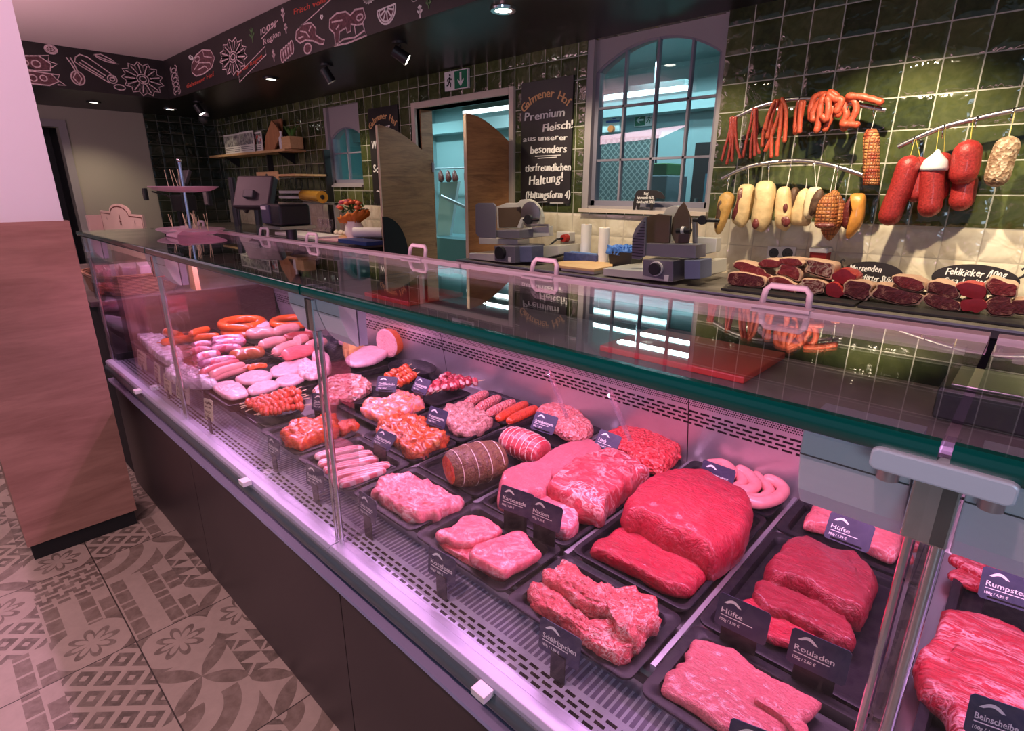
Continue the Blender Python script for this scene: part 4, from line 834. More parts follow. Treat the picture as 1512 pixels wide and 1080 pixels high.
P1('neck_steak', 'lowest dark orange neck steak sticking out at the front of the stack', 'meat', 'B', [(770, 730), (850, 690), (980, 650), (1110, 640), (1100, 675), (980, 730), (860, 775)], .022, mNACK, .734, .6, .008, 34, 35)
P1('herbed_pork', 'greyish pink herbed pork slices in the tray behind the neck steaks', 'meat', 'B', [(1070, 440), (1150, 400), (1260, 390), (1350, 440), (1430, 500), (1440, 540), (1370, 580), (1260, 610), (1150, 580), (1110, 530), (1100, 480)], .036, mGREYP, .736, .6, .009, 36, 36)
for i, (a, b) in enumerate((((335, 205), (440, 150)), ((400, 235), (510, 175)), ((460, 262), (590, 200)), ((520, 285), (660, 210)), ((580, 300), (715, 235)))):
    p = Zp(*px('J', a), .758); q = Zp(*px('J', b), .758)
    o = MB().tube([(x, y, .752) for x, y, z in seg(tuple(p), tuple(q), 5)], [.015, .0185, .0185, .0185, .0185, .015], 12, round_ends=True).build('minced_roll', mMETT if i < 3 else mORGR, None, 'all')
    tag(o, ('pale pink minced roll at the back end of its tray' if i < 3 else 'darker red minced roll at the front end of the rolls tray'), 'sausage', 'pale minced rolls' if i < 3 else 'red minced rolls')
# bowls
def bowl(cx, cy, rx, ry, z, h, label, mat=None, cat='bowl'):
    mb = MB(); mb.lathe([(.6, 0), (.66, .001), (.92, h*.55), (1, h), (.985, h+.001), (.955, h-.003), (.88, h*.5), (.62, .006), (.3, .005)], (cx, cy, z), 40, sx=rx, sy=ry)
    return tag(mb.build('bowl', mat or mTRAY, None, 'auto'), label, cat)
bowl(-1.775, .715, .108, .095, TZ, .048, 'oval black bowl full of red marinated skewers near the front')
for i in range(9):
    k = i/8; c = V((-1.845+.14*k, .715, .775+.014*sin(k*pi)+(.006 if i % 2 else 0))); d = V((.30 if i % 2 else .5, 1, .22 if i % 2 else .10)).normalized(); L = .062+.018*sin(k*pi)
    skewer(c-d*L, c+d*L, .0155, 'meat_skewer', 'red marinated meat skewer lying in the oval black bowl', mORGR, 'red skewers in the oval bowl', 9, i, .022)
bowl(-1.67, .985, .098, .085, TZ, .04, 'round black bowl heaped with diced pork behind the left post')
tag(crumbs('B', [(110, 310), (150, 260), (250, 200), (430, 180), (510, 210), (550, 260), (530, 290), (440, 340), (350, 360), (200, 370), (120, 330)], .74, .045, 150, .009, 5, 1.0).build('diced_pork', mGYR, None, 'all'), 'heap of diced pink pork in the round bowl behind the left post', 'diced meat', kind='stuff')
bowl(-1.78, 1.29, .12, .085, TZ, .05, 'black bowl with an orange meat skewer at the back')
for i in range(3):
    p = Zp(*px('B', (655+50*i, 195+22*i)), .78); q = Zp(*px('B', (810+30*i, 110+30*i)), .79); skewer(p, q, .017, 'meat_skewer', 'orange marinated meat skewer in the black bowl at the back', mORG, 'orange skewers in the back bowl', 6, 20+i, .03)
for i in range(5):
    p = Zp(*px('B', (975+50*i, 300-12*i)), .765); q = Zp(*px('B', (1120+55*i, 170+12*i)), .775); skewer(p, q, .017, 'lamb_skewer', 'dark red and white cubed lamb skewer in the rear tray', mLAMB, 'lamb skewers in the rear tray', 7, 30+i, .026)
# ---- price cards
for v, a, b, t, l, kw in (('A', (888, 555), (1130, 645), 'Karbonade', 'slate price card reading Karbonade', {}), ('A', (1110, 650), (1340, 750), 'Nacken', 'slate price card reading Nacken', {}),
        ('D', (775, 245), (1155, 430), 'H\u00fcfte', 'slate price card reading H\u00fcfte at the front beside the schnitzel tray', dict(price='100g / 3,90 \u20ac', z=.775)), ('N', (180, 660), (510, 815), 'Rouladen', 'slate price card reading Rouladen', dict(price='100g / 2,60 \u20ac', z=.775)),
        ('M', (390, 880), (640, 975), 'H\u00fcfte', 'violet-lit price card reading H\u00fcfte in front of the ham steak', dict(lean=.55, price='100g / 1,99 \u20ac')), ('N', (1250, 305), (1600, 420), 'Rumpsteaks', 'slate price card reading Rumpsteaks at the right edge', dict(lean=.45, price='100g / 4,90 \u20ac')),
        ('N', (1170, 1058), (1500, 1180), 'Beinscheibe', 'slate price card cut off at the bottom right corner', {}), ('E', (160, 455), (400, 548), 'Bratwurst', 'slate price card half hidden behind the big beef joint', {}),
        ('J', (1040, 455), (1160, 505), 'Hack', 'slate price card reading Hack beside the red mince', dict(lean=.6)), ('J', (690, 350), (815, 390), 'Schinkenmett', 'slate price card reading Schinkenmett', dict(lean=.6)),
        ('B', (950, 530), (1085, 580), 'Putensteaks', 'slate price card between the neck steaks and the herbed pork', dict(lean=.4)), ('B', (540, 680), (670, 745), 'Nackensteaks', 'pale violet-lit price card leaning back in front of the neck steaks', dict(lean=.75, h=.05)),
        ('B', (840, 285), (945, 325), 'Lammspie\u00dfe', 'violet-lit price card beside the lamb skewers', dict(lean=.6)), ('B', (575, 290), (725, 300), 'Grillfackeln', 'violet-lit price card in front of the orange skewer bowl', dict(lean=.6)), ('B', (100, 430), (215, 445), 'Gulasch', 'slate price card in front of the diced pork bowl', {}),
        ('L', (735, 590), (960, 730), 'Sch\u00e4lrippchen', 'dark glassy price card reading Sch\u00e4lrippchen at the case front', dict(z=.715, lean=.1, foot=False)), ('L', (120, 170), (270, 260), 'Koteletts', 'dark glassy price card reading Koteletts at the case front', dict(z=.715, lean=.1, foot=False)),
        ('Q', (810, 640), (945, 740), 'Secreto', 'dark glassy price card reading Secreto at the case front', dict(z=.72, lean=.1, foot=False)), ('Q', (390, 400), (530, 478), 'Bauchfleisch', 'dark glassy price card in front of the pork belly strips', dict(z=.715, lean=.1, foot=False)),
        ('Q', (85, 160), (180, 225), 'Schaschlik', 'dark glassy price card in front of the orange fillets', dict(z=.715, lean=.1, foot=False)), ('D', (860, 1230), (1240, 1390), 'Schnitzel', 'dark glassy price card in front of the schnitzel, cut off by the frame', dict(z=.715, lean=.1, foot=False))):
    kw = dict(kw)
    if kw.get('foot') is False:
        # cards clipped to the deck edge: carried by a clear clip down to the deck
        p = Zp(*px(v, a), kw['z']); r_ = ptag(v, a, b, t, l, h=.062, **kw)
        q = Zp(*px(v, b), kw['z']); m_ = (p+q)/2
        MB().box(m_.x-.015, m_.x+.015, m_.y-.001, m_.y+.002, .669 if m_.y < .66 else .72, kw['z']+.01).build('clip', m_black, r_)
    else: ptag(v, a, b, t, l, **kw)
# ================================================================== SAUSAGE AND HAM BAY
for i, (x0, x1) in enumerate(((-2.165, -1.925), (-2.415, -2.175), (-2.665, -2.425), (-2.915, -2.675), (-3.165, -2.925))):
    tray(x0, x1, .615, 1.0, ['front tray with the sliced ham, nearest the diced pork', 'front tray with the thin pink sausages', 'front tray under the shrink-wrapped packs next to the pink sausages', 'front tray under the long film-wrapped pack', 'front tray at the far left end of the case'][i], z=.722, h=.03, lip=.014)
    if i < 4: tray(x0, x1, 1.01, 1.36, ['rear tray with the cut ham joint', 'rear tray with the stacked pink sausage slices', 'rear tray under the orange sausage rings', 'rear tray under the left orange ring sausage'][i], z=.722, h=.03, lip=.014)
mSLI = plain('sliced_ham', (.82, .48, .52), .4, var=.12, sc=50, coat=.3)
mORING = plain('orange_ring_sausage', (.78, .125, .018), .28, var=.1, sc=30, coat=.5)
mPSAU = plain('pink_sausage', (.82, .36, .33), .3, var=.1, sc=40, coat=.5)
mRSAU = plain('red_pink_sausage', (.72, .16, .18), .3, var=.1, sc=40, coat=.5)
mDSAU = plain('dark_sausage', (.34, .05, .05), .3, var=.15, sc=60, coat=.5)
mWRAP = mixed('printed_casing', [(.80, .45, .55), (.72, .10, .16), (.85, .60, .68), (.78, .25, .34), (.30, .06, .16), (.82, .42, .52)], 46, .25, .002, True, .6)
mFILM = mixed('shrink_film', [(.66, .60, .68), (.80, .72, .80), (.58, .50, .60), (.85, .80, .85)], 30, .12, .008, False, 1.)
mCUT = mixed('sausage_cut', [(.85, .50, .50), (.88, .58, .56)], 80, .45, .001, False)
mBRN = plain('smoked_brown_sausage', (.50, .14, .05), .25, var=.2, sc=30, coat=.6)
for i, (nm, pts, z0) in enumerate((('near the front lip of its tray, square shaped', [(565, 660), (620, 630), (700, 620), (780, 640), (840, 710), (790, 735), (700, 750), (620, 710)], .752), ('oval, behind the square slice', [(740, 600), (820, 560), (940, 540), (1010, 565), (1000, 600), (880, 635), (790, 630)], .758),
        ('speckled, in the middle of the tray front', [(830, 680), (900, 640), (1020, 620), (1070, 650), (980, 690), (860, 715)], .752), ('pale oval, at the right end of the tray front', [(1040, 620), (1120, 580), (1240, 570), (1260, 600), (1180, 640), (1080, 650)], .752),
        ('long and folded, behind the ovals', [(1000, 540), (1060, 500), (1200, 465), (1290, 460), (1230, 540), (1100, 575), (1020, 580)], .757), ('ruffled, at the right rear corner of the tray', [(1210, 540), (1260, 470), (1350, 500), (1400, 540), (1330, 590), (1230, 580)], .757))):
    P1('ham_slices', 'stack of pale ham slices, ' + nm, 'sliced ham', 'F', pts, .018 if i < 5 else .03, mSLI, z0, .95 if i < 5 else .5, .003 if i < 5 else .008, 26 if i < 5 else 50, 40+i)
def log(v, a, b, rp, z, mat, name='sausage', label='', group=None, bend=0., cut=False):
    p = Zp(*px(v, a), z); q = Zp(*px(v, b), z); r = rp*.00062; d = (q-p).normalized(); s = V((-d.y, d.x, 0)); P = []
    for i in range(9): k = i/8; P.append(p.lerp(q, k)+s*bend*sin(pi*k))
    R = [r*(1-.1*abs(2*i/8-1)**4) for i in range(9)]
    if cut:
        t = thing(name, label, 'sausage', tuple((p+q)/2-V((0, 0, r))), 0, group); MB().tube(P, R, 16, caps=True).build('body', mat, t, 'auto')
        MB().cyl(P[0]-d*.002, P[0]+d*.001, r*.96, r*.96, 18).build('cut_face', mCUT, t); return t
    o = MB().tube(P, R, 14, round_ends=True); o.tube([P[0]-d*(r+.012), P[0]-d*r*.7], [.001, .003], 6)
    return tag(o.build(name, mat, None, 'all'), label, 'sausage', group)
for a, b, rp, z, m, lb, g in (((590, 595), (845, 522), 28, .775, mPSAU, 'smooth pink sausage lying at the front beside the ham slices', 'smooth pink sausages'), ((575, 572), (790, 505), 28, .79, mPSAU, 'smooth pink sausage lying at the front beside the ham slices', 'smooth pink sausages'),
        ((500, 555), (750, 478), 24, .79, mRSAU, 'thin red-pink sausage behind the smooth pink ones', 'thin red-pink sausages'), ((470, 575), (640, 510), 20, .775, mRSAU, 'thin red-pink sausage behind the smooth pink ones', 'thin red-pink sausages'),
        ((1130, 425), (1290, 392), 46, .80, mRSAU, 'thick reddish sausage in casing, right of the pale ones', None), ((1050, 405), (1200, 345), 40, .80, mPSAU, 'thick pale pink sausage in clear casing', 'thick pale sausages in clear casing'), ((950, 350), (1090, 318), 38, .81, mPSAU, 'thick pale pink sausage in clear casing', 'thick pale sausages in clear casing'),
        ((860, 270), (1000, 258), 46, .82, mPSAU, 'thick pale pink sausage in clear casing', 'thick pale sausages in clear casing'), ((1050, 255), (1190, 222), 42, .82, mPSAU, 'thick pale pink sausage in clear casing', 'thick pale sausages in clear casing'), ((1290, 245), (1400, 222), 34, .81, mPSAU, 'thick pale pink sausage in clear casing', 'thick pale sausages in clear casing'),
        ((1290, 360), (1400, 325), 34, .80, mPSAU, 'thick pale pink sausage in clear casing', 'thick pale sausages in clear casing'), ((1130, 300), (1290, 285), 38, .81, mDSAU, 'dark red liver sausage among the pale ones', None),
        ((460, 455), (600, 420), 34, .80, mWRAP, 'sausage in white and purple printed casing', 'printed sausages'), ((490, 500), (720, 455), 30, .79, mWRAP, 'sausage in white and purple printed casing', 'printed sausages'), ((600, 350), (790, 325), 36, .81, mWRAP, 'sausage in white and purple printed casing', 'printed sausages'), ((590, 315), (780, 300), 30, .825, mWRAP, 'sausage in white and purple printed casing', 'printed sausages'),
        ((590, 385), (760, 375), 32, .80, mWRAP, 'sausage in white and purple printed casing', 'printed sausages'), ((440, 360), (540, 345), 30, .80, mWRAP, 'sausage in white and purple printed casing', 'printed sausages'), ((430, 400), (540, 390), 30, .79, mWRAP, 'sausage in white and purple printed casing', 'printed sausages'),
        ((740, 430), (920, 405), 46, .79, mBRN, 'plump brown smoked sausage with a printed end', None), ((850, 520), (960, 505), 20, .785, mORING, 'small orange sausage behind the oval ham slice', None),
        ((215, 330), (600, 285), 30, .80, mORING, 'long orange sausage behind the film-wrapped pack', None), ((420, 270), (530, 235), 28, .825, mORING, 'short orange sausage resting on the long one', None)):
    log('F', a, b, rp, z, m, 'sausage', lb, g, .01)
log('F', (235, 255), (330, 285), 34, .815, mORING, 'cut_sausage', 'orange sausage with a pale cut end at the left', None, 0, True)
log('F', (1205, 322), (1260, 300), 38, .82, mPSAU, 'cut_sausage', 'pink sausage with a round cut end facing the front', None, 0, True)
def ring(v, c, rx, z, r, label, a0=0., a1=2*pi, dz=0):
    q = Zp(*px(v, c), z); e = Zp(*px(v, (c[0]+rx, c[1])), z); R = (e-q).length
    mb = MB(); mb.tube([(q.x+R*cos(a0+(a1-a0)*i/28), q.y+R*.85*sin(a0+(a1-a0)*i/28), z+dz*sin(pi*i/28)) for i in range(29)], r, 12, round_ends=abs(a1-a0) < 6.2, caps=False)
    return tag(mb.build('ring_sausage', mORING, None, 'all'), label, 'sausage')
ring('F', (795, 190), 160, .835, .021, 'large orange ring sausage on top at the back', 0, 2*pi*.98)
ring('F', (800, 250), 140, .80, .020, 'orange ring sausage under the large one', 2.6, 6.6)
ring('F', (1165, 178), 150, .825, .019, 'second orange ring sausage right of the large one', 0, 2*pi*.98)
P1('sausage_wedge', 'pale pink wedge of sausage leaning on the orange ring', 'sausage', 'F', [(885, 215), (935, 155), (1000, 205), (990, 230), (900, 232)], .045, mSLI, .80, .7, .002)
P1('ham_wedge', 'pale ham piece standing right of the ruffled slices', 'ham', 'F', [(1310, 450), (1340, 405), (1440, 440), (1450, 520), (1400, 525), (1330, 470)], .05, mSLI, .755, .7, .003)
for i in range(5):
    c = Zp(*px('X', (450, 385-22*i)), .765+.022*i); mb = MB(); mb.lathe([(.9, 0), (1, .004), (1, .016), (.9, .020)], (c.x, c.y, .760+.021*i), 24, sx=.062, sy=.058)
    mb = MB(); q = Zp(*px('X', (450, 385)), .77); mb.lathe([(.9, 0), (1, .004), (1, .016), (.9, .020)], (q.x+.004*(i % 2), q.y, .752+.021*i), 24, sx=.066, sy=.060)
    tag(mb.build('sausage_disc', mSLI, None, 'auto'), 'round pink cold meat disc in the tall stack beside the cut ham', 'sliced sausage', 'stack of round pink discs')
h = thing('cut_ham', 'large cooked ham with orange rind and pink speckled cut face', 'ham', tuple(Zp(*px('X', (650, 450)), .752)))
c = Zp(*px('X', (645, 405)), .82); d = V((-.08, .99, 0)).normalized(); s = V((-d.y, d.x, 0)); mb = MB(); rs = []
for i in range(9):
    k = i/8; R = .072*(1-.5*k**2.2); rs.append([c+d*(.085*k)+s*(cos(2*pi*j/26)*R*1.0)+V((0, 0, 1))*(sin(2*pi*j/26)*R*.9) for j in range(26)])
mb.rings(rs, False, True); mb.build('rind', mORING, h, 'auto')
e = MB(); e.rings([rs[0], [c+(x-c)*.9-d*.003 for x in rs[0]], [c+(x-c)*.3-d*.003 for x in rs[0]]], False, True); e.build('cut_face', meat('ham_cut', (.84, .42, .44), (.40, .12, .14), .5, 60, .4), h)
P1('ham_slice', 'oval cooked ham slices lying in front of the cut ham', 'sliced ham', 'X', [(420, 490), (470, 440), (540, 425), (600, 430), (660, 430), (640, 470), (580, 505), (480, 525), (430, 515)], .03, mSLI, .758, .8, .003)
P1('smoked_ham', 'small yellow-brown smoked piece beside the left post', 'ham', 'X', [(405, 390), (450, 390), (515, 415), (500, 435), (440, 470), (410, 470)], .05, mixed('yellow_rind', [(.75, .38, .10), (.80, .50, .18)], 40, .3, .003, False), .755, .5, .005)
for v, pts, lb, z in (('F', [(10, 290), (60, 272), (190, 275), (250, 330), (340, 400), (345, 470), (280, 500), (210, 470), (120, 400)], 'long film-wrapped pack of sliced meat at the left front', .752), ('F', [(215, 545), (260, 505), (360, 500), (500, 560), (590, 610), (600, 640), (500, 650), (360, 640), (250, 590)], 'shrink-wrapped pack of sliced meat beside the pink sausages', .752)):
    P1('film_pack', lb, 'meat pack', v, pts, .035, mFILM, z, .85, .007, 36, 60)
for a, b, w, z in (((20, 500), (85, 545), 0, .69), ((145, 600), (185, 640), 0, .69), ((215, 690), (270, 725), 0, .69), ((305, 735), (405, 805), 0, .69), ((515, 900), (580, 925), 0, .715)):
    t = ptag('F', a, b, '', 'cream handwritten price card at the case front, %s' % {20: 'farthest left', 145: 'second from the far left end', 215: 'third from the far left end', 305: 'the broad one before the left glass post', 515: 'just right of the left glass post'}[a[0]], z=z, h=.075, lean=.12, mat=mTAGC, foot=False, price=None)
    p = Zp(*px('F', a), z); q = Zp(*px('F', b), z); xd = (q-p).normalized(); W = (q-p).length; bk = V((-xd.y, xd.x, 0)); M = plane_M(p, xd, V((0, 0, 1))*cos(.12)+bk*sin(.12)); mb = MB(); rnd = random.Random(a[0])
    for r_ in range(4):
        text(mb, ['Schinken', 'wurst fein', 'aus der', '1,59'][r_], [.012, .010, .009, .018][r_], M @ Matrix.Translation(V((W*.1, .058-.014*r_-(.006 if r_ == 3 else 0), .0006))), W*(.7 if r_ < 3 else .5), .0001, .1, .08, .0005)
    mb.build('handwriting', mINK, t); m_ = (p+q)/2; MB().box(m_.x-.012, m_.x+.012, m_.y-.001, m_.y+.002, .668, z+.012).build('clip', m_black, t)
# ================================================================== ON TOP OF THE GLASS: two-tier tasting stand
e = thing('tasting_stand', 'two-tier tasting stand with oval plates and a blue-grey centre rod on the glass top', 'serving stand', (-2.60, .80, 1.286))
def plate(z, rx, ry, c):
    mb = MB(); mb.lathe([(.30, 0), (.35, .0005), (.75, .006), (1, .020), (1, .023), (.97, .023), (.74, .010), (.3, .004)], (c[0], c[1], z), 40, sx=rx, sy=ry); return mb
cx_, cy_ = -2.60, .80
for z, a in ((1.287, (235, 345)), (1.455, (228, 276))):
    pl_ = plate(z, .19, .12, (cx_, cy_)); pl_.build('plate', plain('plate_%d' % int(z*100), (.58, .42, .46) if z < 1.4 else (.50, .30, .34), .3), e, 'auto')
MB().tube([(cx_, cy_, 1.29), (cx_, cy_, 1.575)], .0055, 10).build('rod', plain('blue_steel_rod', (.35, .45, .65), .25, .6), e, True)
MB().ball((cx_, cy_, 1.578), .009).build('finial', m_chrome, e, 'all')
nb = MB(); c = (cx_+.10, cy_-.085)
nb.rings([[(c[0]-.07, c[1]+.09, 1.312), (c[0]+.07, c[1]+.09, 1.312)], [(c[0]-.075, c[1]+.01, 1.313), (c[0]+.075, c[1]-.0, 1.313)], [(c[0]-.073, c[1]-.014, 1.302), (c[0]+.075, c[1]-.018, 1.302)], [(c[0]-.07, c[1]-.018, 1.289), (c[0]+.073, c[1]-.022, 1.289)]], False, False, closed=False)
o = nb.build('napkin', plain('pink_napkin', (.78, .48, .56), .7), None); o.modifiers.new('t', 'SOLIDIFY').thickness = .0015; tag(o, 'pink paper napkin draped over the front rim of the lower plate', 'napkin')
rnd = random.Random(3)
for i in range(20):
    up = i < 4; z = 1.468 if up else 1.303; x = cx_+(rnd.uniform(-.12, .12) if not up else [-.085, -.07, .055, .06][i]); y = cy_+rnd.uniform(-.05, .04); L = .075 if up else rnd.uniform(.05, .085)
    d = V((rnd.uniform(-.35, .1), rnd.uniform(-.2, .2), 1)).normalized(); p = V((x, y, z))
    tag(MB().tube([p, p+d*L], .0012, 5).build('toothpick', mWOODS, None), 'thin wooden pick standing on the %s plate of the tasting stand' % ('upper' if up else 'lower'), 'toothpick', 'picks on the %s plate' % ('upper' if up else 'lower'))
for i in range(9):
    x = cx_-.06+.016*i; y = cy_-.03+.01*(i % 3); tag(MB().box(x-.007, x+.007, y-.006, y+.006, 1.2985, 1.309).build('sausage_cube', mPSAU, None, bevel=.002), 'small pink tasting cube on the lower plate', 'sausage cube', 'tasting cubes on the lower plate')
# ================================================================== THINGS ON THE SIDE COUNTER
m_wick = NT('wicker'); _v = m_wick.co(); _w = m_wick.n('TexWave', {0: _v, 1: 42., 2: 1.5}, bands_direction='Z'); m_wick = m_wick.fin(m_wick.bsdf(color=m_wick.ramp(_w.outputs[1], [(.2, (.16, .07, .035)), (.7, (.50, .26, .14))]), rough=.6, normal=m_wick.bump(_w.outputs[1], .004)))
def basket(cx, cy, z, w, d, h, label):
    t = thing('wicker_basket', label, 'basket', (cx, cy, z)); mb = MB(); n = 40; rs = []
    def rr(a, b, zz): return [(cx+a*(abs(cos(2*pi*j/n))**.5)*(1 if cos(2*pi*j/n) > 0 else -1), cy+b*(abs(sin(2*pi*j/n))**.5)*(1 if sin(2*pi*j/n) > 0 else -1), zz) for j in range(n)]
    for k in range(9): zz = z+h*k/8; f = .9+.1*k/8+(.012 if k % 2 else 0); rs.append(rr(w*f, d*f, zz))
    rs.append(rr(w*.93, d*.92, z+h)); rs.append(rr(w*.86, d*.84, z+h*.25)); mb.rings(rs); mb.build('weave', m_wick, t, 'all')
    MB().tube([V(p) for p in rr(w*1.0, d*1.0, z+h)]+[V(rr(w*1.0, d*1.0, z+h)[0])], .008, 8, caps=False).build('rim', m_wick, t, 'all'); return t
q = Zp(176, 446, .96)
basket(-3.46, .74, .961, .235, .19, .095, 'brown wicker basket with wrapped goods at the left end of the counter')
for i in range(6):
    a = MB(); x = -3.60+.055*i+.02*(i % 2); y = .62+.06*(i % 3); a.prism([(x-.035, 1.0), (x+.03, .985), (x+.05, 1.05+.01*i), (x+.0, 1.085+.006*i), (x-.045, 1.055)], y, y+.04+.01*(i % 2), 'xz')
    tag(a.build('wrapped_roll', plain('white_wrap_%d' % i, (.72, .56, .60), .25, var=.2, sc=25, bumpy=.004), None, bevel=.004), 'crumpled pinkish-white wrapped package in the wicker basket', 'package', 'wrapped goods in the wicker basket')
q = Zp(290, 428, .96)
d_ = MB(); d_.prism([(q.x-.05, .961), (q.x+.035, .961), (q.x+.028, 1.10), (q.x-.022, 1.11)], q.y-.012, q.y+.012, 'xz'); tag(d_.build('wooden_stand', m_board), 'small pinkish wooden wedge stand on the stone side counter', 'stand')
bx = thing('crate', 'cream box with an arched back and small brown emblem, left of the tasting stand', 'box', (-3.9, 1.15, .961))
a0 = Yp(156, 352, 1.15); a1 = Yp(216, 352, 1.15); zt = Yp(160, 312, 1.15).z; zp_ = Yp(183, 302, 1.15).z; W = a1.x-a0.x
pts = [(a0.x, .961), (a1.x, .961), (a1.x, zt), (a0.x+W*.74, zt-.004)]+[(a0.x+W*(.5+.24*cos(pi*i/10)), zt+(zp_-zt)*sin(pi*i/10)) for i in range(0, 11)]+[(a0.x, zt)]
MB().prism(pts, 1.15, 1.165, 'xz').build('back_board', plain('cream_card', (.70, .56, .44), .6), bx); MB().box(a0.x-.05, a0.x+.02, 1.05, 1.15, .961, zt-.04).build('side_board', plain('cream_card2', (.66, .50, .44), .6), bx)
ln = MB(); M = plane_M((0, 1.149, 0), (1, 0, 0), (0, 0, 1)); ribbon(ln, [(a0.x+.02, .98), (a0.x+.02, zt-.02)]+[(a0.x+W*(.5-.22*cos(pi*i/10)), zt-.02+(zp_-zt)*sin(pi*i/10)) for i in range(11)]+[(a1.x-.02, zt-.02), (a1.x-.02, .98)], .008, M)
xm = a0.x+W*.5; ln.M = M
ln.box(xm-.028, xm+.028, zt-.075, zt-.062, 0, .001); ln.box(xm-.022, xm-.014, zt-.10, zt-.075, 0, .001); ln.box(xm+.014, xm+.022, zt-.10, zt-.075, 0, .001); ln.box(xm-.008, xm+.008, zt-.055, zt-.015, 0, .001)
for s in (-1, 1): ln.add([(xm+s*W*.33-.01, zt-.07, .001), (xm+s*W*.33+.01, zt-.07, .001), (xm+s*W*.33, zt-.04, .001)], [(0, 1, 2)])
ln.build('emblem', plain('brown_print', (.16, .05, .03), .6), bx)
# far glass case at the left end
fc = thing('glass_case', 'second glass-topped counter at the far left behind the pillar', 'display case', (-5.1, .3, 0))
MB().box(-5.9, -4.3, .0, .45, 0, .9).build('body', m_blackm, fc); MB().box(-5.9, -4.3, .0, .45, 1.27, 1.28).build('top_glass', m_gtop, fc)
for x in (-5.88, -5.1, -4.32): MB().box(x-.008, x+.008, .02, .04, .9, 1.27).build('post', m_chrome, fc); MB().box(x-.008, x+.008, .41, .43, .9, 1.27).build('post', m_chrome, fc)
for x in (-5.7, -5.3, -4.9, -4.5): MB().tube([(x-.03, .43, 1.28), (x-.03, .43, 1.31), (x+.03, .43, 1.31), (x+.03, .43, 1.28)], .005, 6).build('handle', m_handle, fc)
MB().box(-5.9, -4.3, .42, .45, 1.255, 1.272).build('rail', m_alu, fc)
# scales with touch screens on poles beside the tasting stand
def scale(px0, yy, label, big=True):
    """till scale: pole, tilted screen housing, customer display and weighing platform"""
    b = Yp(px0[0], px0[1], yy); x, y = b.x, yy
    t = thing('till_scale', label, 'scale', (x, y, .981)); k = 1.
    MB().cyl((x, y, .981), (x, y, .99), .055, .055, 24).build('foot', m_black, t, 'auto'); MB().cyl((x, y, .99), (x, y, 1.40), .022, .022, 14).build('pole', m_black, t, 'auto')
    return t, x, y
t, x, y = scale((384, 340), 1.55, 'black till scale with a large tilted touch screen seen from behind')
c = Yp(377, 285, 1.55); sc = MB(); sc.M = Matrix.Translation(c) @ Matrix.Rotation(radians(28), 4, 'Z') @ Matrix.Rotation(radians(-24), 4, 'X'); sc.box(-.135, .135, -.028, .028, -.105, .105); sc.build('screen_housing', plain('aubergine_plastic', (.028, .020, .024), .45), t, bevel=.012, seg=3)
MB().tube([(x, y, 1.33), V((x, y, 1.33)).lerp(c, .5), tuple(c)], .014, 8).build('arm', m_black, t)
p_ = Yp(352, 335, 1.60); MB().cyl((p_.x, 1.60, .981), (p_.x, 1.60, Yp(348, 262, 1.60).z), .026, .024, 16).build('tall_pole', m_black, t, 'auto'); MB().cyl((p_.x, 1.60, .981), (p_.x, 1.60, .99), .07, .07, 24).build('foot', m_black, t, 'auto')
MB().tube([(p_.x, 1.60, Yp(352, 290, 1.6).z), tuple(V((p_.x, 1.6, 1.2)).lerp(c, .5)), tuple(c)], .012, 8).build('arm', m_black, t)
MB().tube([(p_.x+.03, 1.6, Yp(352, 285, 1.6).z), (p_.x+.10, 1.58, Yp(362, 305, 1.6).z), (p_.x+.07, 1.58, 1.0)], .008, 8).build('cable', m_black, t, 'all')
kb = MB(); kb.M = Matrix.Translation(c) @ Matrix.Rotation(radians(28), 4, 'Z') @ Matrix.Rotation(radians(-24), 4, 'X'); kb.box(-.045, .03, -.055, -.02, -.05, 0); kb.build('cable_box', m_dkgrey, t, bevel=.006)
c2 = Yp(412, 315, 1.45)
pb = MB(); pb.box(c2.x-.105, c2.x+.115, 1.40, 1.58, c2.z-.065, c2.z+.05); pb.build('printer_body', m_black, t, bevel=.014, seg=3)
MB().box(c2.x-.10, c2.x-.0, 1.392, 1.402, c2.z-.055, c2.z+.045).build('printer_flap', plain('blue_grey_plastic', (.055, .055, .10), .35), t, bevel=.002); MB().box(c2.x-.09, c2.x-.03, 1.388, 1.394, c2.z+.02, c2.z+.038).build('sticker', m_whitep, t)
MB().cyl((c2.x+.02, 1.5, .981), (c2.x+.02, 1.5, c2.z-.06), .03, .03, 12).build('pole', m_black, t, 'auto')
MB().box(c2.x-.10, c2.x+.12, 1.39, 1.6, c2.z-.085, c2.z-.068).build('platform', m_steel, t)
t, x, y = scale((268, 330), 1.72, 'black till scale with two small displays behind the tasting stand')
for i, (pp, yw, w) in enumerate((((214, 287), 0, .035), ((306, 293), 0, .045))):
    c = Yp(pp[0], pp[1], 1.6); MB().box(c.x-w, c.x+w, 1.59, 1.62, c.z-.055, c.z+.055).build('display', m_black, t, bevel=.006); MB().box(c.x-w+.01, c.x+w-.01, 1.586, 1.591, c.z-.045, c.z+.045).build('display_glass', plain('screen_%d' % i, (.16, .15, .15), .15), t)
c = Yp(272, 262, 1.66); mb = MB(); mb.M = Matrix.Translation(c) @ Matrix.Rotation(radians(-25), 4, 'X'); mb.box(-.10, .10, -.015, .015, -.06, .06); mb.build('screen_housing', m_dkgrey, t, bevel=.008)
MB().tube([Yp(225, 283, 1.66), Yp(245, 288, 1.68), (x, y, 1.36)], .007, 6).build('arm', m_black, t)
mb = MB(); c = Yp(268, 300, 1.7); mb.box(c.x-.14, c.x+.15, 1.66, 1.78, c.z-.07, c.z+.07); mb.build('printer_body', m_black, t, bevel=.01)
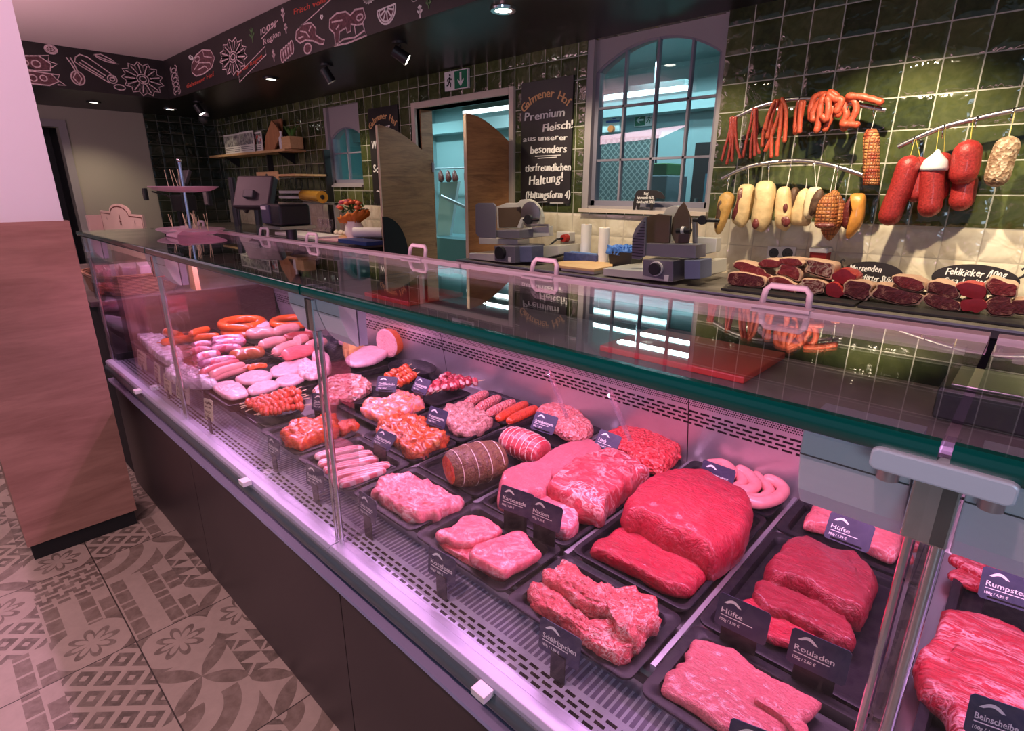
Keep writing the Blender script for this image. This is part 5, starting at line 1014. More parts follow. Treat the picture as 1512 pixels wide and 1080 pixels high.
# cutting boards on the service worktop, seen through the glass top
for (pts, lb, m, z) in (([(887, 513), (985, 491), (1141, 534), (1138, 552), (1010, 600), (900, 560)], 'red plastic cutting board on the service worktop behind the meat', m_redf, .981), ([(552, 434), (600, 428), (640, 438), (600, 455)], 'small red cutting board on the worktop near the left post', m_redf, .981)):
    W = [Zp(*p, z) for p in pts]
    xs = [p.x for p in W]; ys = [max(1.40, min(1.74, p.y)) for p in W]
    tag(MB().box(min(xs)+.02, max(xs)-.02, 1.42, 1.74, z, z+.02).build('cutting_board', m, None, bevel=.004), lb, 'cutting board')
c = Zp(1330, 560, .981)
bxs = thing('card_terminal', 'dark scale body on the worktop seen through the right-hand glass', 'scale', (.05, 1.55, .981)); MB().box(-.10, .16, 1.48, 1.70, .981, 1.06).build('body', m_black, bxs, bevel=.01); MB().box(-.08, .14, 1.50, 1.68, 1.06, 1.066).build('platform', m_steel, bxs, bevel=.002)
# ================================================================== BACK WALL: SIGNS, RAILS, HANGING MEAT
VW.update(R1=(680, 280, 8.306), R2=(880, 280, 7.56), Y=(400, 220, 6.75), SH=(310, 160, 8.306), Z3=(740, 100, 9.0), Z4=(520, 100, 9.0), BW=(860, 40, 6.75))
def ony(v, pts, y): return [(lambda q: (q.x, q.z))(Yp(*px(v, p), y)) for p in pts]
def chalkboard(x0, x1, z0, z1, label, y=3.253):
    t = thing('chalkboard', label, 'sign', ((x0+x1)/2, y+.01, z0)); return MB().box(x0, x1, y, y+.018, z0, z1).build('board', m_chalkb, t, bevel=.001)
def hand(mb, s, v, a, b, hz, y, jit=.05, sh=.08, bold=.0055):
    p = Yp(*px(v, a), y); q = Yp(*px(v, b), y); size = abs(p.z-Yp(px(v, a)[0], px(v, a)[1]-hz/VW[v][2], y).z)
    text(mb, s, size*1.25, plane_M((p.x, y-.001, p.z), (q.x-p.x, 0, q.z-p.z), (0, 0, 1)), abs(q.x-p.x), .0006, sh, jit, bold)
cb = chalkboard(-2.978, -2.508, 1.375, 2.20, 'large chalkboard reading Premium Fleisch between the doorway and the arched window')
t = MB(); L = ((('Z3', (310, 710), (850, 635), 125), 'Premium'), (('Z3', (550, 850), (960, 800), 120), 'Fleisch!'), (('Z3', (290, 990), (465, 970), 85), 'aus'), (('Z3', (490, 965), (885, 960), 85), 'unserer'))
for (v, a, b, h_), s in L: t = MB(); hand(t, s, v, a, b, h_, 3.252); t.build('handwriting', m_chalk, cb)
for s, a, b, h_ in (('besonders', (783, 227), (837, 224), 13), ('tierfreundlichen', (775, 253), (843, 252), 12), ('Haltung!', (781, 274), (832, 268), 15), ('(Haltungsform 4)', (776, 293), (842, 292), 12)): t = MB(); hand(t, s, 'P', a, b, h_, 3.252); t.build('handwriting', m_chalk, cb)
t = MB()
for a, b in (((790, 231), (828, 229)), ((794, 234), (822, 232)), ((792, 299), (808, 298)), ((812, 300), (832, 300))):
    p = Yp(*a, 3.252); q = Yp(*b, 3.252); ribbon(t, [(p.x, p.z), (q.x, q.z)], .005, plane_M((0, 3.2525, 0), (1, 0, 0), (0, 0, 1)))
t.build('underline', m_chalk, cb)
t = MB(); c = Yp(810, 133, 3.244); arctext(t, 'Gahmener Hof', .082, plane_M((-2.745, 3.2515, 1.80), (1, 0, 0), (0, 0, 1)), .285, 1.42, .0006, .005); t.build('heading', m_orch, cb)
cb = chalkboard(-4.975, -4.50, 1.33, 2.20, 'smaller-looking chalkboard half hidden behind the left saloon wing')
t = MB(); arctext(t, 'Gahmener Hof', .082, plane_M((-4.74, 3.2515, 1.81), (1, 0, 0), (0, 0, 1)), .285, 1.42, .0006, .005); t.build('heading', m_orch, cb)
t = MB()
for s, z, x0, x1 in (('Unser', 1.985, -4.86, -4.62), ('Wochenende', 1.85, -4.95, -4.53), ('Sonntags', 1.63, -4.95, -4.56), ('~ 7,90', 1.42, -4.92, -4.6)):
    t = MB(); text(t, s, .10, plane_M((x0, 3.252, z), (1, 0, 0), (0, 0, 1)), x1-x0, .0006, .08, .05, .005); t.build('handwriting', m_chalk, cb)
def exitsign(x0, x1, z0, z1, y, label, arrow_left=False):
    t = thing('exit_sign', label, 'sign', ((x0+x1)/2, y+.01, z0)); MB().box(x0, x1, y, y+.02, z0, z1).build('frame', m_whitep, t)
    g = MB(); w = x1-x0; h = z1-z0; xm = x0+w*.44 if not arrow_left else x0+w*.60
    a, b = (xm, x1-w*.03) if not arrow_left else (x0+w*.03, xm)
    g.box(a, b, y-.002, y, z0+h*.05, z1-h*.05); g.build('green_field', plain('sign_green_%d' % int(x0*10), (.0, .16, .07), .4), t)
    m = MB(); m.M = plane_M(((a+b)/2, y-.003, (z0+z1)/2), (1, 0, 0), (0, 0, 1)); s = h*.36
    A = [(0, -s), (s*.7, -s*.2), (s*.7, s*.1), (s*.2, -s*.3), (s*.2, s), (-s*.2, s), (-s*.2, -s*.3), (-s*.7, s*.1), (-s*.7, -s*.2)]
    if arrow_left: A = [(y_, x_) for x_, y_ in A]
    m.prism(A, 0, .001, 'xy'); m.build('arrow', m_whitep, t)
    c = (x0+w*.22) if not arrow_left else (x0+w*.80); r = MB(); r.M = plane_M((c, y-.003, (z0+z1)/2), (1, 0, 0), (0, 0, 1)); k = h*.4
    r.lathe([(k*.17, 0), (k*.17, .001)], (k*.15, k*.75, 0), 10)
    for P_ in ([(k*.1, k*.5), (-k*.05, -k*.05)], [(k*.1, k*.45), (-k*.35, k*.25), (-k*.45, k*.0)], [(k*.1, k*.45), (k*.4, k*.15), (k*.6, k*.3)], [(-k*.05, -k*.05), (k*.3, -k*.3), (k*.25, -k*.8)], [(-k*.05, -k*.05), (-k*.3, -k*.5), (-k*.6, -k*.55)]): ribbon(r, P_, k*.17, Matrix.Identity(4))
    MB().box(c-w*.17, c+w*.17, y-.0015, y, z0+h*.08, z1-h*.08).build('doorway', m_whitep, t)
    r.build('running_figure', m_black if not arrow_left else bpy.data.materials[[x for x in bpy.data.materials.keys() if x.startswith('sign_green')][-1]], t)
exitsign(-3.82, -3.538, 2.232, 2.372, 3.245, 'green exit sign with a downward arrow above the doorway')
# curved steel rails
def wallrail(pts, label, hooks):
    P = [Yp(*p, 3.15) for p in pts]; Q = []
    for i in range(len(P)-1):
        p0, p1, p2, p3 = P[max(0, i-1)], P[i], P[i+1], P[min(len(P)-1, i+2)]
        for s_ in range(6): t_ = s_/6; Q.append(.5*((2*p1)+(p2-p0)*t_+(2*p0-5*p1+4*p2-p3)*t_*t_+(3*p1-p0-3*p2+p3)*t_**3))
    Q.append(P[-1]); t = thing('hanging_rail', label, 'rail', tuple(Q[len(Q)//2]))
    MB().tube(Q, .0115, 12).build('bar', m_steel, t, 'auto')
    for k in (.14, .86): c = Q[int(k*(len(Q)-1))]; MB().cyl(tuple(c), (c.x, 3.272, c.z), .008, .008, 10).build('wall_mount', m_steel, t, 'auto')
    for h_ in hooks:
        c = Yp(*h_, 3.15); MB().tube([(c.x, 3.15, c.z+.012), (c.x+.002, 3.135, c.z+.006), (c.x, 3.132, c.z-.02), (c.x+.003, 3.14, c.z-.045)], .0022, 6).build('hook', m_chrome, t, 'all')
wallrail([(1080, 177), (1115, 160), (1150, 150), (1190, 146), (1240, 150), (1308, 163)], 'upper curved steel rail hung with thin red sausages', [(1082, 175), (1114, 162), (1146, 152), (1181, 147), (1217, 148), (1254, 152), (1292, 158)])
wallrail([(1066, 264), (1100, 248), (1140, 240), (1185, 238), (1230, 245), (1278, 260)], 'lower curved steel rail hung with pale cured hams', [(1077, 262), (1104, 250), (1137, 242), (1170, 239), (1203, 241), (1239, 246)])
wallrail([(1326, 217), (1360, 201), (1395, 187), (1440, 176), (1480, 167), (1530, 158), (1580, 156), (1640, 160)], 'right curved steel rail hung with thick salamis', [(1350, 205), (1394, 188), (1443, 175), (1496, 163)])
mCAB = plain('cabanossi', (.36, .045, .03), .42, var=.3, sc=120, bumpy=.003, coat=.15)
mKRA = plain('krakauer', (.46, .075, .035), .42, var=.25, sc=90, bumpy=.002, coat=.2)
SC = 1/5.685/246
def hang(v, pts, rp, y, mat, name, label, group, cat='sausage'):
    P = [Yp(*px(v, p), y) for p in pts]; Q = []
    for i in range(len(P)-1):
        p0, p1, p2, p3 = P[max(0, i-1)], P[i], P[i+1], P[min(len(P)-1, i+2)]
        for s_ in range(4): t_ = s_/4; Q.append(.5*((2*p1)+(p2-p0)*t_+(2*p0-5*p1+4*p2-p3)*t_*t_+(3*p1-p0-3*p2+p3)*t_**3))
    Q.append(P[-1]); r = rp/VW[v][2]/285
    return tag(MB().tube(Q, [r*(1+.06*sin(i*1.7)) for i in range(len(Q))], 10, round_ends=True).build(name, mat, None, 'all'), label, cat, group)
CL = [(13, 'thin dark red smoked sausage in the leftmost bunch on the upper rail', 'leftmost bunch of thin sausages', mCAB, [[(110, 310), (100, 420), (60, 560), (35, 660)], [(125, 305), (120, 450), (95, 600), (75, 690)], [(135, 310), (130, 450), (125, 560), (120, 665)], [(150, 310), (150, 430), (165, 560), (185, 640)], [(118, 330), (105, 500), (105, 640)]]),
      (13, 'thin red smoked sausage in the second bunch from the left on the upper rail', 'second bunch of thin sausages', mCAB, [[(300, 230), (270, 380), (240, 500), (210, 635)], [(315, 235), (300, 400), (280, 520), (275, 640)], [(325, 240), (325, 400), (320, 500), (345, 600)], [(310, 240), (310, 420), (310, 620)]]),
      (16, 'long red sausage in the fullest bunch, third from the left on the upper rail', 'third bunch of long sausages', mKRA, [[(480, 165), (440, 250), (390, 400), (372, 540)], [(510, 165), (520, 250), (460, 430), (400, 580)], [(500, 170), (470, 250), (430, 380), (415, 470)], [(540, 150), (570, 230), (570, 350), (560, 500)], [(520, 165), (540, 300), (520, 450), (495, 520)], [(480, 180), (450, 300), (450, 500), (450, 630)], [(545, 160), (520, 400), (500, 540), (495, 620)], [(470, 180), (420, 300), (400, 400)]]),
      (19, 'short red sausage of the small bunch in the middle of the upper rail', 'small middle bunch of sausages', mKRA, [[(680, 180), (660, 260), (650, 370), (650, 430)], [(720, 180), (700, 280), (680, 360), (660, 420)], [(700, 180), (690, 300), (685, 420)]]),
      (25, 'plump orange-red sausage in the thick bunch right of the middle of the upper rail', 'thick bunch of plump sausages', mKRA, [[(900, 110), (820, 130), (780, 220), (780, 310)], [(900, 120), (850, 180), (800, 260), (800, 320)], [(880, 150), (860, 220), (850, 320), (830, 410)], [(920, 150), (930, 220), (910, 320), (880, 300)], [(930, 140), (960, 220), (940, 320), (900, 400)], [(940, 95), (990, 120), (1010, 200), (1010, 280)], [(930, 110), (985, 150), (1040, 160), (1000, 250)]]),
      (25, 'curled plump orange-red sausage at the right end of the upper rail', 'curled sausages at the right end', mKRA, [[(1100, 150), (1060, 200), (1080, 280), (1050, 350), (1060, 395)], [(1100, 140), (1150, 170), (1160, 250), (1120, 330), (1080, 370)], [(1100, 125), (1200, 130), (1300, 155), (1365, 175)], [(1050, 360), (1110, 360), (1165, 365)]])]
for rp, lb, g, m, ps in CL:
    for i, p in enumerate(ps): hang('S', p, rp, 3.145-.012*(i % 4), m, 'smoked_sausage', lb, g)
def slabx(v, pts, y, th, mats, name, label, amp=.006, cat='ham', sec=None, string=None):
    """upright hanging joint: outline in the wall plane, rounded thickness th towards the room"""
    P = resample([V((a, b, 0)) for a, b in ony(v, pts, y)], 44); c = sum(P, V((0, 0, 0)))/44; z0 = min(p.y for p in P)
    t = thing(name, label, cat, (c.x, y, z0)); rs = []; so = V((len(label), y, 0))
    for k, d in ((.55, .5), (.80, .42), (.95, .25), (1., 0), (.96, -.22), (.85, -.38), (.6, -.48), (.25, -.52)):
        r = []
        for p in P:
            q = c+(p-c)*k; nz = noise.noise(V((q.x*28, q.y*18, d*3))+so); r.append((q.x+(p-c).x*nz*amp*6, y+d*th+nz*amp, q.y+(p-c).y*nz*amp*3))
        rs.append(r)
    MB().rings(rs).build('body', mats, t, 'all')
    if string:
        a = Yp(*px(v, string), 3.14); b = max(P, key=lambda p: p.y); MB().tube([tuple(a), (b.x, y, b.y-.015)], .0012, 5).build('string', m_paper, t)
    return t
# section helper must be parented in place
def sect(root, v, pts, y, th, mat, nm='dark_side'):
    P = resample([V((a, b, 0)) for a, b in ony(v, pts, y)], 30); c = sum(P, V((0, 0, 0)))/30; rs = []
    for k, d in ((.9, .5), (1, .0), (.92, -.5), (.3, -.62)): rs.append([(c.x+(p.x-c.x)*k, y+d*th, c.y+(p.y-c.y)*k) for p in P])
    MB().rings(rs).build(nm, mat, root, 'all')
mRIND = plain('cream_ham_rind', (.66, .48, .25), .5, var=.16, sc=25, bumpy=.004)
mRIND2 = plain('yellow_ham_rind', (.62, .36, .11), .45, var=.3, sc=20, bumpy=.004, coat=.3)
mRINDO = plain('orange_ham_rind', (.66, .28, .05), .4, var=.25, sc=20, bumpy=.003, coat=.4)
mDRY = meat('dried_meat', (.15, .02, .02), (.45, .28, .18), .7, 30, .45)
mNET = netted('netted_ham', (.34, .09, .03), (.50, .20, .06), 60)
mTIP = plain('dark_dry_rind', (.09, .045, .025), .6, var=.4, sc=40, bumpy=.004)
h = slabx('T', [(140, 330), (190, 300), (240, 320), (250, 380), (210, 480), (180, 560), (130, 655), (100, 650), (90, 580), (110, 480), (120, 400)], 3.12, .07, mRIND2, 'cured_ham', 'leftmost yellow-brown cured ham with a dark tip on the lower rail', string=(215, 170)); sect(h, 'T', [(120, 400), (150, 370), (150, 440), (125, 560), (95, 620), (92, 580)], 3.093, .02, mTIP)
h = slabx('T', [(300, 260), (350, 238), (410, 250), (420, 330), (400, 430), (370, 530), (320, 605), (270, 585), (240, 550), (250, 480), (280, 380)], 3.12, .09, mRIND, 'cured_ham', 'cream-coloured cured ham with a dark red left side, second on the lower rail', string=(370, 100)); sect(h, 'T', [(290, 290), (320, 270), (325, 350), (290, 470), (250, 550), (236, 520), (255, 450), (280, 380)], 3.085, .025, mDRY)
h = slabx('T', [(450, 230), (520, 210), (580, 225), (595, 330), (580, 450), (550, 560), (490, 640), (430, 620), (405, 560), (420, 450), (440, 330)], 3.11, .11, mRIND, 'cured_ham', 'largest cream-coloured cured ham, third on the lower rail', string=(545, 65)); sect(h, 'T', [(420, 535), (450, 530), (458, 580), (430, 620), (405, 590)], 3.06, .02, mDRY)
h = slabx('T', [(620, 290), (670, 258), (715, 275), (725, 400), (725, 560), (690, 630), (640, 620), (605, 580), (600, 460)], 3.12, .09, mRIND, 'cured_ham', 'cream cured ham with dark red patches, fourth on the lower rail', string=(735, 50)); sect(h, 'T', [(665, 420), (690, 400), (700, 440), (685, 475), (665, 465)], 3.08, .015, mDRY); sect(h, 'T', [(650, 520), (700, 510), (722, 560), (690, 600), (655, 580)], 3.08, .015, mDRY)
slabx('T', [(735, 290), (760, 265), (790, 280), (785, 350), (750, 460), (722, 500), (718, 400)], 3.17, .06, mTIP, 'cured_ham', 'narrow dark dried ham tucked behind the fourth cream ham')
h = slabx('T', [(800, 300), (860, 275), (890, 330), (895, 450), (880, 580), (790, 588), (735, 575), (725, 500), (760, 400)], 3.13, .07, mRIND, 'cured_ham', 'wedge of beige cured ham, flat cut at the bottom, on the lower rail', string=(860, 190))
h = slabx('T', [(880, 275), (930, 262), (980, 270), (985, 340), (960, 430), (920, 520), (840, 522), (838, 430), (850, 340)], 3.09, .05, plain('pale_lard', (.74, .62, .38), .5, bumpy=.003), 'cured_ham', 'pale yellow cut ham with a dark right side, in front of the beige wedge', string=(925, 60)); sect(h, 'T', [(960, 280), (1000, 300), (985, 400), (940, 470), (890, 510), (885, 440), (910, 350)], 3.055, .03, mTIP)
h = slabx('T', [(1000, 340), (1060, 310), (1100, 340), (1120, 450), (1110, 560), (1090, 605), (1010, 612), (935, 595), (940, 500), (960, 400)], 3.07, .10, mNET, 'netted_ham', 'short brown netted ham with a dark cut bottom', string=(1100, 100)); sect(h, 'T', [(935, 575), (1000, 560), (1085, 570), (1095, 595), (1050, 610), (960, 608)], 3.035, .05, mDRY, 'cut_face')
slabx('T', [(1060, 310), (1120, 290), (1160, 360), (1185, 430), (1170, 560), (1110, 650), (1050, 715), (1000, 670), (985, 610), (1060, 500)], 3.14, .09, mNET, 'netted_ham', 'orange-brown netted ham with a pointed bottom behind the short one', string=(1130, 80))
slabx('T', [(1190, 400), (1230, 340), (1270, 330), (1250, 430), (1230, 560), (1200, 620), (1160, 590), (1150, 500)], 3.15, .07, mDRY, 'cured_ham', 'dark red dried ham left of the orange one')
slabx('T', [(1230, 325), (1300, 315), (1350, 330), (1350, 430), (1330, 560), (1280, 640), (1215, 700), (1190, 670), (1220, 540), (1250, 420)], 3.11, .08, mRINDO, 'cured_ham', 'bright orange cured ham at the right end of the lower rail')
a = Yp(*px('S', (1290, 400)), 3.12); b = Yp(*px('S', (1287, 875)), 3.12); w = .034
rs = []
for i in range(14):
    k = i/13; c = a.lerp(b, k); r = w*(.55 if i == 0 else .85 if i == 1 else 1+.04*(i % 2)); rs.append([(c.x+r*cos(2*pi*j/20), c.y+r*sin(2*pi*j/20)*.85, c.z) for j in range(20)])
t = thing('netted_pork', 'long netted roast pork hanging upright right of the rails', 'ham', (b.x, 3.12, b.z)); MB().rings(rs).build('body', netted('netted_roast', (.34, .05, .025), (.58, .26, .09), 70), t, 'all'); MB().tube([(a.x, 3.12, a.z), (a.x, 3.15, Yp(1292, 160, 3.15).z)], .0012, 5).build('string', m_paper, t)
mSAL = plain('red_salami', (.36, .028, .026), .42, var=.35, sc=130, coat=.2, bumpy=.002)
for p, rp, y, mt, lb, st in (([(965, 465), (930, 570), (895, 650), (878, 700)], 52, 3.10, mSAL, 'thick red salami, leftmost on the right rail', (995, 340)), ([(1012, 460), (1008, 530), (1000, 600)], 40, 3.13, mSAL, 'short red salami, second on the right rail', (1000, 335)), ([(1125, 440), (1120, 500), (1115, 590)], 40, 3.17, mSAL, 'red salami partly hidden behind the white-capped one', (1140, 280)),
        ([(1080, 480), (1075, 600), (1065, 660)], 50, 3.10, mSAL, 'long red salami hanging under the white cap', (1110, 290)), ([(1243, 400), (1235, 460), (1225, 500)], 57, 3.11, mSAL, 'red salami half with a cut end, fourth on the right rail', (1272, 240)), ([(1232, 540), (1225, 590), (1215, 630)], 50, 3.15, mSAL, 'lower red salami half behind the cut one', (1272, 240)),
        ([(1430, 375), (1405, 440), (1385, 515)], 48, 3.11, mixed('nut_salami', [(.34, .22, .13), (.50, .38, .26), (.24, .14, .08)], 90, .6, .004, True, 0), 'grey-brown nut-crusted salami at the right end', (1470, 200))):
    P = [Yp(*px('U', q), y) for q in p]; Q = seg(tuple(P[0]), tuple(P[1]), 4)+seg(tuple(P[1]), tuple(P[2]), 4)[1:]
    if len(P) > 3: Q += seg(tuple(P[2]), tuple(P[3]), 3)[1:]
    r = rp/3.203/345; t = thing('salami', lb, 'sausage', (Q[-1][0], y, Q[-1][2]-r))
    MB().tube(Q, r, 18, round_ends=True).build('body', mt, t, 'all'); a = Yp(*px('U', st), 3.14); MB().tube([tuple(a), tuple(V(Q[0])+V((0, 0, r*.9)))], .0013, 5).build('string', plain('yellow_string', (.6, .5, .1), .6) if 'yellow_string' not in bpy.data.materials else bpy.data.materials['yellow_string'], t)
    if 'under the white' in lb:
        c = V(Q[0]); cp = MB(); cp.lathe([(r*1.12, -.012), (r*1.14, .0), (r*.95, .03), (r*.3, .06), (.004, .075)], (c.x+.004, y, c.z+.006), 20); cp.build('white_cap', m_whitep, t, 'all')
# sockets and red box
for a, lb in ((((535, 760), (635, 875)), 'left white double-pin wall socket'), (((645, 760), (755, 880)), 'right white double-pin wall socket')):
    (xa, za), (xb, zb) = ony('T', a, 3.262); t = thing('wall_socket', lb+' behind the stacked hams', 'socket', ((xa+xb)/2, 3.265, zb)); MB().box(xa, xb, 3.258, 3.27, zb, za).build('plate', m_whitep, t, bevel=.002)
    w_ = xb-xa; xc, zc = (xa+xb)/2, (za+zb)/2; MB().cyl((xc, 3.2565, zc), (xc, 3.2585, zc), w_*.36, w_*.36, 22).build('recess', m_dkgrey, t); MB().cyl((xc-w_*.12, 3.255, zc), (xc-w_*.12, 3.257, zc), .003).build('pin_hole', m_black, t); MB().cyl((xc+w_*.12, 3.255, zc), (xc+w_*.12, 3.257, zc), .003).build('pin_hole', m_black, t)
(xa, za), (xb, zb) = ony('T', [(895, 800), (1020, 890)], 3.2); t = thing('red_box', 'small red box with a white lid on the wall behind the hams', 'box', ((xa+xb)/2, 3.24, zb)); MB().box(xa, xb, 3.19, 3.27, zb-.01, za-.005).build('body', m_redf, t); MB().box(xa-.005, xb+.005, 3.18, 3.27, za-.005, za+.02).build('lid', m_whitep, t, bevel=.004)
(xa, za), (xb, zb) = ony('R1', [(1150, 515), (1330, 640)], 3.2); t = thing('power_outlet', 'white wall outlet with a round red socket and black plug beside the left slicer', 'socket', ((xa+xb)/2, 3.24, zb)); MB().box(xa+.02, xb, 3.20, 3.27, zb, za).build('housing', m_whitep, t, bevel=.004); c = Yp(*px('R1', (1290, 595)), 3.19); MB().cyl((c.x, 3.16, c.z), (c.x, 3.20, c.z), .026, .03, 18).build('socket_ring', m_redf, t, 'auto'); MB().tube([(c.x, 3.165, c.z), (c.x-.03, 3.13, c.z-.005), (c.x-.07, 3.10, c.z-.05), (c.x-.09, 3.08, 1.012)], .007, 8).build('cable', m_black, t, 'all'); 
# stacked hams on the counter
mFATR = plain('fat_rim', (.44, .28, .20), .5, var=.2, sc=30, bumpy=.003)
mHC = [meat('cut_dark', (.085, .009, .009), (.45, .22, .16), .5, 26, .35), meat('cut_red', (.18, .016, .016), (.60, .30, .24), .4, 26, .35), meat('cut_marbled', (.12, .014, .012), (.66, .52, .42), 1.5, 26, .4), plain('cut_plain_red', (.20, .012, .02), .3, var=.15, sc=60)]
HM = [(190, 185, 190, 62, 0, 'bottom left, long and dark'), (215, 133, 172, 58, 1, 'top left, long with a white fat rim'), (300, 98, 95, 40, 1, 'small, at the back of the left stack'), (370, 197, 132, 62, 1, 'bottom row, second from the left'), (390, 138, 122, 62, 1, 'upper row, second from the left'), (400, 92, 120, 42, 1, 'topmost at the back of the left stack'),
      (505, 208, 128, 72, 2, 'bottom row, strongly marbled'), (540, 125, 145, 82, 2, 'upper row, strongly marbled'), (612, 226, 90, 64, 3, 'bottom, round and plain red'), (655, 161, 108, 70, 3, 'top, round and plain red by the left oval board'), (725, 222, 138, 90, 0, 'broad, just right of the round red ones'),
      (900, 256, 245, 82, 0, 'widest one, in the middle of the row'), (970, 190, 160, 62, 1, 'lying on the widest one'), (1120, 278, 185, 62, 0, 'bottom right, layered'), (1130, 222, 150, 70, 0, 'upper, layered, below the right oval board'), (1275, 292, 112, 78, 3, 'bottom right, round and plain red'), (1265, 222, 132, 75, 3, 'upper right, round and plain red'), (1400, 300, 132, 88, 0, 'bottom, very dark, near the right edge'), (1405, 215, 132, 82, 1, 'upper, brown with a white rim, near the right edge'), (1490, 303, 75, 78, 0, 'cut off by the right edge')]
for i, (cx_, cy_, w, h_, k, lb) in enumerate(HM):
    (xa, za), (xb, zb) = ony('W', [(cx_-w/2, cy_-h_/2), (cx_+w/2, cy_+h_/2)], 2.76); zc = Yp(*px('W', (cx_, cy_)), 2.76).z; hh = abs(Yp(*px('W', (cx_, cy_-h_/2)), 2.76).z-zc); ww = (xb-xa)/2; xc = (xa+xb)/2
    if cy_ > 180: zc = max(zc, 1.018+hh*.93)
    t = thing('cured_ham', 'cut ham in the counter pile: '+lb, 'ham', (xc, 2.83, zc-hh)); rnd = random.Random(i); rs = []; N = 28; e = .72 if k != 3 else 1.
    tl = rnd.uniform(-.22, .16)-.08
    def sh(f, y, g=0):
        o = []
        for j in range(N):
            a = 2*pi*j/N; ca, sa = cos(a), sin(a); x = (abs(ca)**e)*(1 if ca > 0 else -1)*ww*f; z = (abs(sa)**e)*(1 if sa > 0 else -1)*hh*f
            nz = 1+.34*noise.noise(V((ca*1.5+i*3, sa*1.5, y*3))); o.append((xc+x*nz, y, max(1.0165, zc+z*nz+x*tl)))
        return o
    y0 = 2.76-(.0 if cy_ > 180 else -.03); rs = [sh(.97, y0), sh(1, y0+.008), sh(1.03, y0+.05), sh(.98, y0+.10), sh(.8, y0+.15), sh(.3, y0+.17)]
    MB().rings(rs, False, True).build('body', mFATR if k != 3 else mSAL, t, 'all')
    cf = MB(); f0 = rnd.uniform(.80, .92) if k != 3 else .95; top = [(x, y-.003, z+hh*.10*(k != 3)) for x, y, z in sh(f0, y0)]
    cf.rings([[(x, y, z) for x, y, z in sh(.97, y0)], [(x, y-.001, z) for x, y, z in sh(f0+.02, y0)]], False, False, 1); cf.rings([[(x, y+.002, z) for x, y, z in top], top, [(xc+(x-xc)*.3, y-.001, zc+(z-zc)*.3) for x, y, z in top]], False, True, 0)
    cf.build('cut_face', [mHC[k], mFATR if k != 3 else mSAL], t, 'auto')
tb = [Yp(*px('W', p), 2.72) for p in ((130, 215), (765, 300), (775, 310), (1512, 395))]
for a, b, lb in ((-1.10, -.52, 'flat black tray under the left part of the ham pile'), (-.51, .12, 'flat black tray under the right part of the ham pile')):
    tag(MB().box(a, b, 2.66, 3.02, 1.001, 1.014).build('flat_tray', m_black, None, bevel=.003), lb, 'tray')
def oval(c, w_, h_, lines, label, tail):
    q = Yp(*c, 3.0); t = thing('oval_board', label, 'sign', (q.x, 3.0, 1.002)); M = plane_M((q.x, 3.0, q.z), (1, 0, 0), (0, .12, 1)); b = MB(); b.M = M
    b.prism([(w_*cos(2*pi*i/36), h_*sin(2*pi*i/36)) for i in range(36)], -.004, 0, 'xy'); b.build('board', m_chalkb, t)
    k = MB(); ribbon(k, [(tail*w_*(.9), h_*.25), (tail*w_*1.02, h_*.45), (tail*w_*1.1, h_*.85), (tail*w_*1.02, h_*1.0), (tail*w_*.95, h_*.85)], .009, M, .004); k.build('tail', m_chalkb, t)
    for i, (s, xo, wd) in enumerate(lines): x = MB(); text(x, s, .042, M @ Matrix.Translation(V((xo, .012-.040*i, .0006))), wd, .0005, .12, .08, .002); x.build('handwriting', m_chalk, t)
    MB().box(q.x-.05, q.x+.05, 3.0, 3.05, 1.002, 1.02).build('foot', m_black, t); MB().box(q.x-.01, q.x+.01, 3.005, 3.012, 1.01, q.z).build('stem', m_black, t)
oval((1287, 406), .125, .060, [('Mettenden', -.095, .13), ('Frankfurter St\u00fcck', -.085, .18)], 'black oval chalk board reading Mettenden above the ham pile', -1)
oval((1438, 413), .145, .062, [('Feldkieker /100g', -.10, .20), ('Stracke /100g 2,80', -.10, .22)], 'black oval chalk board reading Feldkieker above the ham pile', 1)
# cow board on the window sill
cw = [(410, 250), (415, 170), (440, 80), (450, 45), (480, 30), (680, 35), (730, 55), (770, 110), (765, 130), (720, 130), (670, 120), (640, 170), (625, 255), (605, 255), (600, 180), (560, 170), (490, 180), (480, 250), (460, 250), (450, 180), (430, 250)]
t = thing('cow_board', 'small black cow-shaped chalk board standing on the arched window sill', 'sign', (-1.98, 3.235, 1.347)); P = ony('R2', cw, 3.235); zmin = min(p[1] for p in P); P = [(x, z-zmin+1.348) for x, z in P]
MB().prism(P, 3.233, 3.239, 'xz').build('cow', m_chalkb, t); x = MB(); X0 = min(p[0] for p in P)
for i, s in enumerate(('Tag:', 'Supermarkt 06.03.', 'Rauchwurst 20.03.')): text(x, s, .026, plane_M((X0+.025 if i else X0+.07, 3.2325, max(p[1] for p in P)-.028-.026*i), (1, 0, 0), (0, 0, 1)), (.04, .125, .13)[i], .0005, .1, .06, .001)
x.build('handwriting', m_chalk, t)
